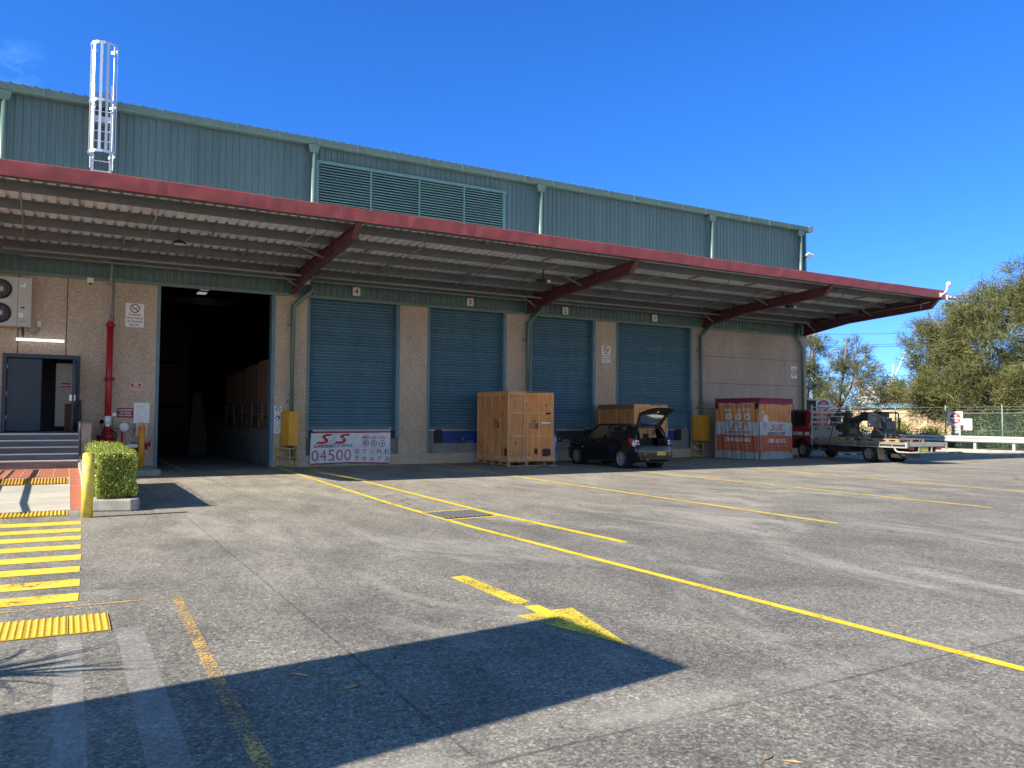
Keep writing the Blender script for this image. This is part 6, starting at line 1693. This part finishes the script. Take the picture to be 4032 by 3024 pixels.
b = MB(); b.bx(0,.10,-.06,.06,-.06,.08); b.tube([(.08,0,0),(.22,0,.03),(.33,0,.03)], .04, 10); b.bx(.02,.06,-.05,.05,-.12,-.06); b.build('bracket', M['white_clean'], t, bevel=.01)
t = thing('junction_box', 'small pale junction box on the wall just right of the first red rafter', 'junction box', (6.62,D-.12,5.98))
b = MB(); b.bx(-.12,.16,-.08,.08,-.07,.07); b.build('box', M['white'], t, bevel=.01)

# ------------------------------------------------------------------ caged ladder to the roof
t = thing('caged_ladder', 'bright aluminium ladder with round safety cage rising above the roof gutter', 'ladder', (.68,D-.3,6.7))
b = MB()
for x in (-.23,.23): b.bx(x-.035,x+.035,-.02,.02,-.35,4.45)
b.build('stringer', M['alu'], t, bevel=.004)
z = -.1
rb = MB()
while z < 3.9: rb.cyl((-.23,0,z),(.23,0,z),.016,n=8); z += .29
rb.build('rung', M['alu'], t)
def hoop(z, r=.355):
    return [(.0+r*math.sin(R(a)), -.33-r*math.cos(R(a))*1.0, z) for a in range(-150,151,30)]
for z in (2.33, 3.78, 5.42):
    hb_ = MB(); P = [(-.23,0,z)]+hoop(z)+[(.23,0,z)]
    for p, q in zip(P, P[1:]): hb_.bar(p, q, .012, .075)
    hb_.build('hoop', M['alu'], t)
for a in (-128,-75,-48,-14,14,48,75,128):
    b = MB(); x, y = .345*math.sin(R(a)), -.33-.345*math.cos(R(a))
    b.bar((x,y,1.95 if abs(a) > 100 else 2.30),(x,y,5.45), .07, .012, up=(x,y+.33,0)); b.build('cage_bar', M['alu'], t)
b = MB()
for z in (.6, 2.0, 3.2): 
    for x in (-.23,.23): b.bx(x-.02,x+.02,.0,.3,z,z+.05)
b.bx(-.28,.28,.05,.32,3.35,3.55); b.build('wall_stay', M['alu'], t)
t = thing('roof_walkway', 'short aluminium mesh walkway on the roof behind the caged ladder', 'walkway', (.7,D+.6,10.78))
b = MB()
for x in (-.32,.32):
    for z in (.25,.55,.72): b.bar((x,-.3,z),(x,1.6,z),.03,.03)
    b.bar((x,-.3,0),(x,-.3,.72),.03,.03); b.bar((x,1.6,0),(x,1.6,.72),.03,.03)
for z in (.62,.72,.80): b.bar((-.32,1.0,z),(.32,1.0,z),.05,.03)
b.build('rail', M['steel'], t)
b = MB(); b.bx(-.3,.3,-.35,1.6,.02,.05)
for k in range(12): b.bar((-.28+.047*k,-.36,.02),(-.235+.047*k,-.36,.22),.008,.008); b.bar((-.235+.047*k,-.362,.02),(-.28+.047*k,-.362,.22),.008,.008)
b.build('deck', M['steel'], t)

# ------------------------------------------------------------------ stored goods seen through the open doorway
def plain_crate(lab, x, y, z, w, d, h):
    t = thing('stored_crate', lab, 'storage crate', (x,y,z), 0, 'crates stored inside the warehouse')
    b = MB(); b.bx(.015,w-.015,.015,d-.015,0,h); b.build('panel', M['dkpine'], t)  # panel colour darkened to stand in for the dim interior
    b = MB(); n = 7
    for k in range(n): f = k/(n-1); b.bx(0,.014,f*(d-.06),f*(d-.06)+.06,0,h); b.bx(f*(w-.06),f*(w-.06)+.06,0,.014,0,h)
    b.bx(-.002,w+.002,-.002,d+.002,h-.12,h+.002); b.build('batten', M['plyold'], t)
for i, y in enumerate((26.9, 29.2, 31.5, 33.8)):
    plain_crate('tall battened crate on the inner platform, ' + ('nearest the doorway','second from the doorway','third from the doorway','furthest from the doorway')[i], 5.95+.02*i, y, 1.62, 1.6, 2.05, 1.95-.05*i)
for i, y in enumerate((26.95, 29.2, 31.5, 33.8)):
    t = thing('stacked_boards', 'pile of timber boards under ' + ('the nearest','the second','the third','the furthest')[i] + ' inner crate', 'timber', (6.0,y,1.2), 0, 'board piles on the inner platform')
    b = MB()
    for k in range(6): b.bx(.02*(k%2),1.5,.01*(k%3),1.9,.002+.068*k,.056+.068*k)
    b.build('board', M['pallet'], t)
t = thing('inner_railing', 'steel tube railing along the edge of the platform inside the doorway', 'railing', (5.85,30,1.2))
b = world_mb((5.85,30,1.2))
for y in (26.0,27.6,29.3,30.95,32.6,34.2): b.cyl((5.83-.01*(y-26),y,1.2),(5.83-.01*(y-26),y,2.1), .026, n=8)
for z in (1.68,2.1): b.tube([(5.83,26.0,z),(5.75,34.2,z)], .024, 8)
b.build('rails', M['steel'], t)
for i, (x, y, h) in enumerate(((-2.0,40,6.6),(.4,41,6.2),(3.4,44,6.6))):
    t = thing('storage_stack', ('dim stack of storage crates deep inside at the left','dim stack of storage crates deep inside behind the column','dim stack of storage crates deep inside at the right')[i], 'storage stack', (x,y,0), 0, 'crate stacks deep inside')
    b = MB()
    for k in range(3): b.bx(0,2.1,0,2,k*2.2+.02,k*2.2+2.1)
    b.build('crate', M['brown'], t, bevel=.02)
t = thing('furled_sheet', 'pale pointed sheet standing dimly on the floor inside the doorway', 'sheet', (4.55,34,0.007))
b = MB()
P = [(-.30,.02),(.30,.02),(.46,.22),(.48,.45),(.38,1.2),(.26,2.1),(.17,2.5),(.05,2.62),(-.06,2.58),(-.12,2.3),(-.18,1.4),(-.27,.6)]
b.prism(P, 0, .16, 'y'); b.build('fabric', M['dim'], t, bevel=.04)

# ------------------------------------------------------------------ neighbours out of frame that cast shade into the yard
t = thing('side_awning', 'flat roofed awning beside the yard left of the camera', 'awning', (-6,5,0))
b = world_mb((-6,5,0)); SX = -1.42*3.52
b.prism([(3.52+SX,5.43-.176),(3.55+SX,3.92-.176),(-4.5+SX,2.85-.176),(-4.5+SX,4.65-.176)], 3.42, 3.52, 'z'); b.build('roof', M['greyroof'], t)
for x, y in ((-6.5,3.3),(-6.5,4.6)):
    b = world_mb((-6,5,0)); b.cyl((x,y,0),(x,y,3.42),.06,n=10); b.build('post', M['steel'], t)
t = thing('entry_awning', 'lower flat awning over the walk left of the staircase', 'awning', (-8,23.5,0))
b = world_mb((-8,23.5,0)); b.bx(-16,-2.9,22.1,D-.02,6.2,6.5); b.build('roof', M['red_paint'], t)
for x in (-15,-6): 
    b = world_mb((-8,23.5,0)); b.cyl((x,22.3,0),(x,22.3,6.2),.08,n=10); b.build('post', M['red_steel'], t)
t = thing('ramp_railing', 'steel railing along the left side of the ramp', 'railing', (-2.4,17.5,0))
b = world_mb((-2.4,17.5,0))
for zz, r_ in ((1.12,.038),(.80,.018),(.66,.018)):
    b.tube([(-2.13,15.0,zz),(-2.13,16.2,zz+.02),(-2.13,19.3,zz+.28),(-2.13,22,zz+.28)], r_, 10)
for y in (15.2,19.4,21.8): b.cyl((-2.13,y,0),(-2.13,y,1.2+.07*max(0,min(4,y-15.4))), .025, n=8)
b.build('rails', M['dark'], t)
t = thing('yucca', 'spiky leaved shrub standing left of the camera', 'plant', (-2.75,5.85,0))
rr = random.Random(4)
b = MB(); b.cyl((0,0,0),(0,0,1.5),.09,.06,10); b.build('trunk', M['bark'], t)
b = MB()
for i in range(90):
    a = rr.uniform(0,6.28); e = rr.uniform(-.5,1.2); z = 1.0+rr.uniform(0,.65); d = Vector((math.cos(a)*math.cos(e), math.sin(a)*math.cos(e), math.sin(e))); s_ = d.cross(Vector((0,0,1))).normalized()*.016
    p = Vector((0,0,z)); L_ = rr.uniform(.55,.9); q = p+d*L_*.6; r_ = p+d*L_+Vector((0,0,-.08))
    b.poly([p-s_,p+s_,q+s_*.8,q-s_*.8]); b.poly([q-s_*.8,q+s_*.8,r_])
b.build('leaves', M['ivy'], t, recalc=False)
# fallen leaves on the yard
for i, (x, y, a, l, w_) in enumerate(((1.51,4.60,.3,.13,.05),(1.31,4.95,2.2,.20,.012),(2.93,2.71,.2,.09,.02),(3.0,2.62,-.8,.10,.012))):
    t = MB(); c_, s_ = math.cos(a), math.sin(a)
    P = [(-l/2,0),(-l*.15,w_/2),(l*.2,w_*.4),(l/2,0),(l*.2,-w_/2),(-l*.2,-w_*.4)]
    lo = [t.av((p[0]*c_-p[1]*s_, p[0]*s_+p[1]*c_, .006+.02*abs(p[0]))) for p in P]; c0 = t.av((0,0,.016))
    for k in range(6): t.af((c0, lo[k], lo[(k+1)%6]))
    tag(t.build('fallen_leaf', M['leaf_dry'], loc=(x,y,0), recalc=False), ('broad dry leaf lying in the awning shadow','long dry twig leaf in the awning shadow','reddish dry leaf near the bottom edge of the yard','thin dry leaf near the bottom edge of the yard')[i], 'leaf', 'dry leaves on the yard')

# ------------------------------------------------------------------ trees
def limb(b, p0, p1, r0, r1, rr, kink=.12, n=5):
    P = []; p0, p1 = Vector(p0), Vector(p1); L_ = (p1-p0).length
    for i in range(n+1):
        f = i/n; P.append(p0.lerp(p1,f) + (Vector((rr.gauss(0,1),rr.gauss(0,1),rr.gauss(0,.6)))*kink*L_*.25*math.sin(math.pi*f) if 0 < i < n else Vector()))
    b.tube(P, [r0+(r1-r0)*i/n for i in range(n+1)], 6)
    return P
def needle_clump(b, c, out, rr, n, L_, w_, droop):
    out = Vector(out)
    for i in range(n):
        d = (out*.9 + Vector((rr.gauss(0,.7),rr.gauss(0,.7),rr.gauss(0,.6)))).normalized()
        l = L_*rr.uniform(.55,1.2); p = Vector(c)+Vector((rr.gauss(0,1),rr.gauss(0,1),rr.gauss(0,1)))*L_*.35
        q = p+d*l*.55; r_ = q+(d+Vector((0,0,-droop))).normalized()*l*.5
        s_ = d.cross(Vector((rr.gauss(0,1),rr.gauss(0,1),rr.gauss(0,1)))).normalized()*w_
        i0 = [b.av(p-s_*.6), b.av(p+s_*.6), b.av(q+s_), b.av(q-s_), b.av(r_)]
        b.af((i0[0],i0[1],i0[2],i0[3])); b.af((i0[3],i0[2],i0[4]))
def tree(name, label, base, trunks, lobes, n_cl, blades, L_, w_, mat_, seed, droop=.5, group=None, hole=.0):
    rr = random.Random(seed)
    t = thing(name, label, 'tree', base, 0, group)
    tb = MB(); limbs = []
    for pts, r in trunks:
        P = [Vector(p) for p in pts]
        rs = [r*(1-.8*i/(len(P)-1)) for i in range(len(P))]
        tb.tube(P, rs, 8); limbs += list(P)
    fb = MB()
    tot = sum(l[3] for l in lobes)
    for (cx,cy,cz), (rx,ry,rz2), den, wt in [(l[0],l[1],l[2],l[3]) for l in lobes]:
        m_ = int(n_cl*wt/tot)
        # sub-clumps so that the outline breaks up
        subs = []
        for k in range(max(3,int(m_/7))):
            v = Vector((rr.gauss(0,1),rr.gauss(0,1),rr.gauss(0,1))).normalized()*rr.uniform(.35,1.0)**.6
            subs.append(Vector((cx+v.x*rx, cy+v.y*ry, cz+v.z*rz2)))
        for s_ in subs:
            if rr.random() < .75:
                j = min(limbs, key=lambda q: (q-s_).length + rr.uniform(0,.8))
                limb(tb, j, s_, .035+.012*rr.random(), .012, rr)
            for k in range(7):
                c = s_+Vector((rr.gauss(0,.42),rr.gauss(0,.42),rr.gauss(0,.34)))*den
                out = (c-Vector((cx,cy,cz-rz2*.4))); out = Vector((out.x/rx,out.y/ry,out.z/rz2)); 
                needle_clump(fb, c, out.normalized()*.8+Vector((0,0,.25)), rr, blades, L_, w_, droop)
    tb.build('trunk', M['bark'], t); fb.build('crown', mat_, t, recalc=False)
    return t
tree('olive_tree', 'large dense olive green needle leaved tree behind the fence at the right edge', (48.8,25.9,.1),
     [([(0,-1.5,0),(.2,-1.3,2.5),(.1,-.8,5),(-.3,-.5,8)],.28), ([(.2,-1.3,2.0),(-.6,1.2,4.0),(-.9,3.5,5.2),(-1,5.8,5.8)],.18), ([(.1,-.8,4),(-.5,1.2,6.2),(-.8,2.6,8)],.15), ([(.2,-1.4,1.5),(-1,-3.0,4),(-1,-4,7)],.18), ([(.1,-1,1.5),(-1.2,2.5,2.4),(-1.4,5,3.0)],.13)],
     [((-.5,.6,6.2),(3.2,3.6,3.2),1.0,4.6),((-.6,4.6,5.6),(1.9,2.2,2.0),.85,1.25),((-.8,5.6,3.4),(1.7,1.9,1.5),.85,1.2),((-.3,1.9,7.7),(1.8,1.5,1.4),.85,1.1),((0,-4,6.6),(3,3.2,4.2),1,3.4),((-1.6,2.0,3.0),(2.2,3.8,1.9),1,2.9),((-.8,4.4,7.4),(1.2,1.0,.9),.75,.45),((.3,-1.6,9.2),(2.2,2.2,1.6),.9,1.3),((-1.5,-2.5,3.2),(2.2,3.6,1.9),1,2.4)],
     2400, 34, .56, .017, M['needle'], 5, .55)
tree('grey_tree', 'slender dark tree with open see through crown standing just right of the shed', (46,35.6,.1),
     [([(0,0.4,0),(.1,.5,2.6),(0,.0,4.6),(-.1,-.4,7.0)],.16), ([(.1,.5,2.2),(0,-.9,4.2),(0,-1.6,5.6)],.10), ([(.1,.4,2.0),(0,1.2,4.2),(0,.9,6.4)],.10)],
     [((0,-.5,5.8),(1.1,1.15,1.4),.8,1.1),((0,-1.5,4.4),(1.0,1.2,1.1),.85,.95),((0,.6,5.0),(1.1,1.0,1.3),.8,.9),((0,-.2,2.9),(1.3,1.6,1.1),.9,1.3),((0,-2.0,3.0),(.9,1.2,.8),.9,.7)],
     330, 26, .38, .015, M['needle2'], 8, .35, 'trees behind the end of the warehouse')
tree('grey_tree', 'bushier olive tree against the right corner of the warehouse wall', (46,38.6,.1),
     [([(0,0,0),(.1,.1,2.6),(0,-.2,5.0),(0,-.4,7.2)],.16), ([(.1,.1,2.2),(0,1.0,4.5),(0,1.4,6)],.10)],
     [((0,-.4,6.3),(1.1,1.15,1.5),.8,1.2),((0,.4,4.4),(1.5,1.5,1.6),.9,1.9),((0,-.8,3.4),(1.2,1.3,1.2),.9,1.2),((0,1.6,5.8),(1.3,1.2,1.6),.9,1.1)],
     420, 28, .42, .016, M['needle'], 9, .45, 'trees behind the end of the warehouse')
def shrub(label, base, rx, ry, rz2, m_, seed, n=5200, L_=.13):
    rr = random.Random(seed); t = thing('shrub', label, 'shrub', base)
    b = MB()
    for i in range(n):
        v = Vector((rr.gauss(0,1),rr.gauss(0,1),abs(rr.gauss(0,1)))).normalized()*rr.uniform(.45,1.05)
        k_ = 1+.22*math.sin(v.x*7+seed)*math.cos(v.y*6)+.15*math.sin(v.z*9)
        leafquad(b, (v.x*rx*k_, v.y*ry*k_, v.z*rz2*k_+.05), (v.x+rr.gauss(0,.5),v.y+rr.gauss(0,.5),v.z+rr.gauss(0,.5)), L_*rr.uniform(.7,1.4), L_*.55, rr)
    b.build('foliage', M[m_], t, recalc=False)
    b = MB()
    for k in range(9): a = k*.7; b.cyl((0,0,0),(rx*.7*math.cos(a),ry*.7*math.sin(a),rz2*.7), .03, .01, 6)
    b.build('stem', M['bark'], t)
shrub('yellow green shrub behind the fence below the tan wall, left of the film wrapped machine', (44.6,33.4,.12), 1.1, 1.4, .95, 'shrubleaf', 1)
shrub('yellow green shrub rising in front of the tan wall right of the film wrapped machine', (44.8,30.7,.12), 1.1, 1.2, 1.25, 'shrubleaf', 2)
shrub('low yellow green shrub spreading between the tan wall and the NO ENTRY sign', (44.6,28.5,.12), 1.0, 1.3, .95, 'shrubleaf', 3)
shrub('dark ivy mound behind the NO ENTRY sign under the large tree', (45.8,26.2,.12), 1.2, 1.5, 2.0, 'ivy', 4, 6500)
shrub('dark ivy mound behind the fence right of the EXIT ONLY sign', (45.6,23.3,.12), 1.2, 1.6, 2.0, 'ivy', 5, 6500)
shrub('dark ivy mound behind the fence at the right picture edge', (45.6,20.2,.12), 1.2, 1.6, 1.9, 'ivy', 6, 6000)
shrub('brownish shrub behind the fence beside the headboard of the truck', (44.6,36.2,.12), 1.2, 1.6, 1.5, 'needle', 7, 5000)

# ------------------------------------------------------------------ beyond the fence
t = thing('tan_building', 'low tan rendered building with blue gutter and pale sloping roof behind the shrubs', 'building', (75,55,0))
b = world_mb((75,55,0)); b.bx(70,82,42,76,0,2.86)
for y in (44.4,47.0,50,53,56): b.bx(69.96,70,y-.10,y+.10,0,2.86)
b.build('wall', M['tan'], t)
b = world_mb((75,55,0)); b.bx(69.7,70.1,41.8,76.2,2.86,3.06); b.build('gutter', M['blueroof'], t)
b = world_mb((75,55,0)); b.prism([(69.8,3.07),(82.2,3.07),(82.2,3.2),(76,3.5)], 41.8, 76.2, 'y'); b.build('roof', M['greyroof'], t)
t = thing('slatted_block', 'distant dark slatted parking block beyond the tan building', 'building', (152,104,0))
b = world_mb((152,104,0))
for y0, y1 in ((94.0,102.2),(103.4,106.0)): b.bx(150.4,160,y0,y1,0,8.4)
b.build('wall', M['farslat'], t)
b = world_mb((152,104,0)); z = 5.7
while z < 8.6:
    for y0, y1 in ((94.0,102.2),(103.4,106.0)): b.bx(150.0,150.35,y0,y1,z,z+.16)
    z += .3
b.build('slat', M['grey_ink'], t)
b = world_mb((152,104,0)); b.bx(150.2,150.8,102.3,103.3,0,8.5); b.build('stair_core', M['dark'], t)
t = thing('white_block', 'distant white multi storey building half hidden by the slender tree', 'building', (153,109.5,0))
b = world_mb((153,109.5,0)); b.bx(150.2,158,107.3,112.5,0,8.9); b.build('wall', M['farwhite'], t)
for zz in (6.0,7.0,8.0):
    b = world_mb((153,109.5,0)); b.bx(150.1,150.25,107.6,112.2,zz,zz+.42); b.build('window_band', M['grey_ink'], t)
t = thing('tower_crane', 'distant white lattice crane mast with raised arm above the tan building', 'crane', (148,102.6,0))
b = MB()
for dx, dy in ((-.35,-.35),(.35,-.35),(.35,.35),(-.35,.35)): b.bar((dx,dy,0),(dx*.5,dy*.5,11.0),.10,.10)
z = 0
while z < 10.5: b.bar((-.35,-.33,z),(-.35,.33,z+.7),.06,.06); b.bar((.33,-.35,z),(-.33,-.35,z+.7),.06,.06); z += .7
b.bar((0,0,11.0),(0,0,13.3),.16,.16); b.bx(-.5,.5,-.2,1.0,8.8,9.6); b.bar((0,1.2,9.9),(0,-.4,9.9),.2,.2); b.build('mast', M['white_clean'], t)
b = MB(); b.bar((0,-.6,11.0),(0,-2.9,15.5),.22,.22); b.bar((0,-.6,11.4),(0,-2.7,15.5),.06,.06); b.build('arm', M['farwhite'], t)
for i, (z0, z1) in enumerate(((12.15,11.3),(10.75,10.2),(10.5,9.95),(6.75,6.2))):
    t = MB(); P = []
    for k in range(21):
        f = k/20; P.append((80,66-f*50,z0+(z1-z0)*f*3.6-.0 + (f-.4)*(f-.4)*1.6-.25)) if i < 3 else P.append((80,66-f*50,z0-.9*f))
    t.tube(P, .022, 5)
    tag(t.build('power_cable', M['dark']), ('highest thin power cable crossing the sky between the trees','upper of the two close power cables between the trees','lower of the two close power cables between the trees','lowest power cable, passing behind the crane mast')[i], 'cable', 'power cables between the trees')
for lab, x, y, h in (('tall timber power pole far behind the warehouse end',80,66.2,13.2),('timber power pole hidden beyond the large tree',80,15.8,13.2)):
    t = thing('power_pole', lab, 'pole', (x,y,0)); b = MB(); b.cyl((0,0,0),(0,0,h),.15,.11,10); b.bx(-.05,.05,-1.1,1.1,h-1.2,h-1.05); b.build('pole', M['bark'], t)

# ------------------------------------------------------------------ light, sky, camera
SUN_EL = R(35.1)
sun_dir = Vector((-1.42,-.05,1.0)).normalized()
az = math.atan2(sun_dir.x, sun_dir.y)           # clockwise from +y
ld = bpy.data.lights.new('sun', 'SUN'); ld.energy = SUN_E; ld.angle = R(.53); ld.color = (1.0, .925, .80)
so = bpy.data.objects.new('sun', ld); COL.objects.link(so)
so.rotation_euler = (-sun_dir).to_track_quat('-Z', 'Y').to_euler(); so.location = (-40,-5,40)
wd = bpy.data.worlds.new('World'); SC.world = wd; wd.use_nodes = True
nt = wd.node_tree; bg = nt.nodes['Background']
sk = nt.nodes.new('ShaderNodeTexSky'); sk.sky_type = 'NISHITA'; sk.sun_disc = False
sk.sun_elevation = SUN_EL; sk.sun_rotation = az; sk.altitude = 20; sk.air_density = AIR; sk.dust_density = DUST; sk.ozone_density = OZONE
# one wisp of cirrus high on the left
tc = nt.nodes.new('ShaderNodeTexCoord')
mp = nt.nodes.new('ShaderNodeMapping'); mp.inputs['Scale'].default_value = (3,3,9); nt.links.new(tc.outputs['Generated'], mp.inputs['Vector'])
nz = noise(nt, mp.outputs[0], 6, 7, .65, .6)
vd = nt.nodes.new('ShaderNodeVectorMath'); vd.operation = 'DISTANCE'; nt.links.new(tc.outputs['Generated'], vd.inputs[0]); vd.inputs[1].default_value = WISP
msk = ramp(nt, vd.outputs['Value'], [(.0, 1.0), (.045, 0.0)])
f = math_(nt, 'MULTIPLY', math_(nt, 'MULTIPLY', ramp(nt, nz, [(.48, 0.0), (.75, 1.0)]), msk), .35)
cc = mixc(nt, f, sk.outputs[0], (7.0, 7.6, 8.6))
hs = nt.nodes.new('ShaderNodeHueSaturation'); hs.inputs['Saturation'].default_value = SKY_SAT; nt.links.new(cc, hs.inputs['Color'])
# the sky deepens to a strong blue on the side away from the sun
dt = nt.nodes.new('ShaderNodeVectorMath'); dt.operation = 'DOT_PRODUCT'; nt.links.new(tc.outputs['Generated'], dt.inputs[0]); dt.inputs[1].default_value = (.66,.75,0)
away = ramp(nt, math_(nt, 'MULTIPLY_ADD', dt.outputs['Value'], .5, .5), [(.50, 0.0), (.80, 1.0)])
tint = mixc(nt, away, SKY_T0, SKY_T1)
sz = nt.nodes.new('ShaderNodeSeparateXYZ'); nt.links.new(tc.outputs['Generated'], sz.inputs[0])
tint = mixc(nt, 1.0, tint, mixc(nt, ramp(nt, sz.outputs[2], [(.0, 0.0), (.42, 1.0)]), (1.05,.80,.95), (1.0,1.0,1.0)), 'MULTIPLY')
nt.links.new(mixc(nt, 1.0, hs.outputs[0], tint, 'MULTIPLY'), bg.inputs['Color']); bg.inputs['Strength'].default_value = SKY_S
cd = bpy.data.cameras.new('camera'); cam = bpy.data.objects.new('camera', cd); COL.objects.link(cam); SC.camera = cam
cd.sensor_width = 36; cd.lens = CAM_LENS; cd.clip_start = .05; cd.clip_end = 3000
r_, u_, f_ = CAM_R, CAM_U, CAM_F
cam.matrix_world = Matrix(((r_[0],u_[0],-f_[0],0),(r_[1],u_[1],-f_[1],0),(r_[2],u_[2],-f_[2],1.6),(0,0,0,1)))
SC.view_settings.view_transform = 'Standard'; SC.view_settings.look = 'None'; SC.view_settings.exposure = EXPO; SC.view_settings.gamma = 1
SC.render.engine = 'CYCLES'
SC.cycles.max_bounces = 8; SC.cycles.transparent_max_bounces = 24; SC.cycles.caustics_reflective = False; SC.cycles.caustics_refractive = False
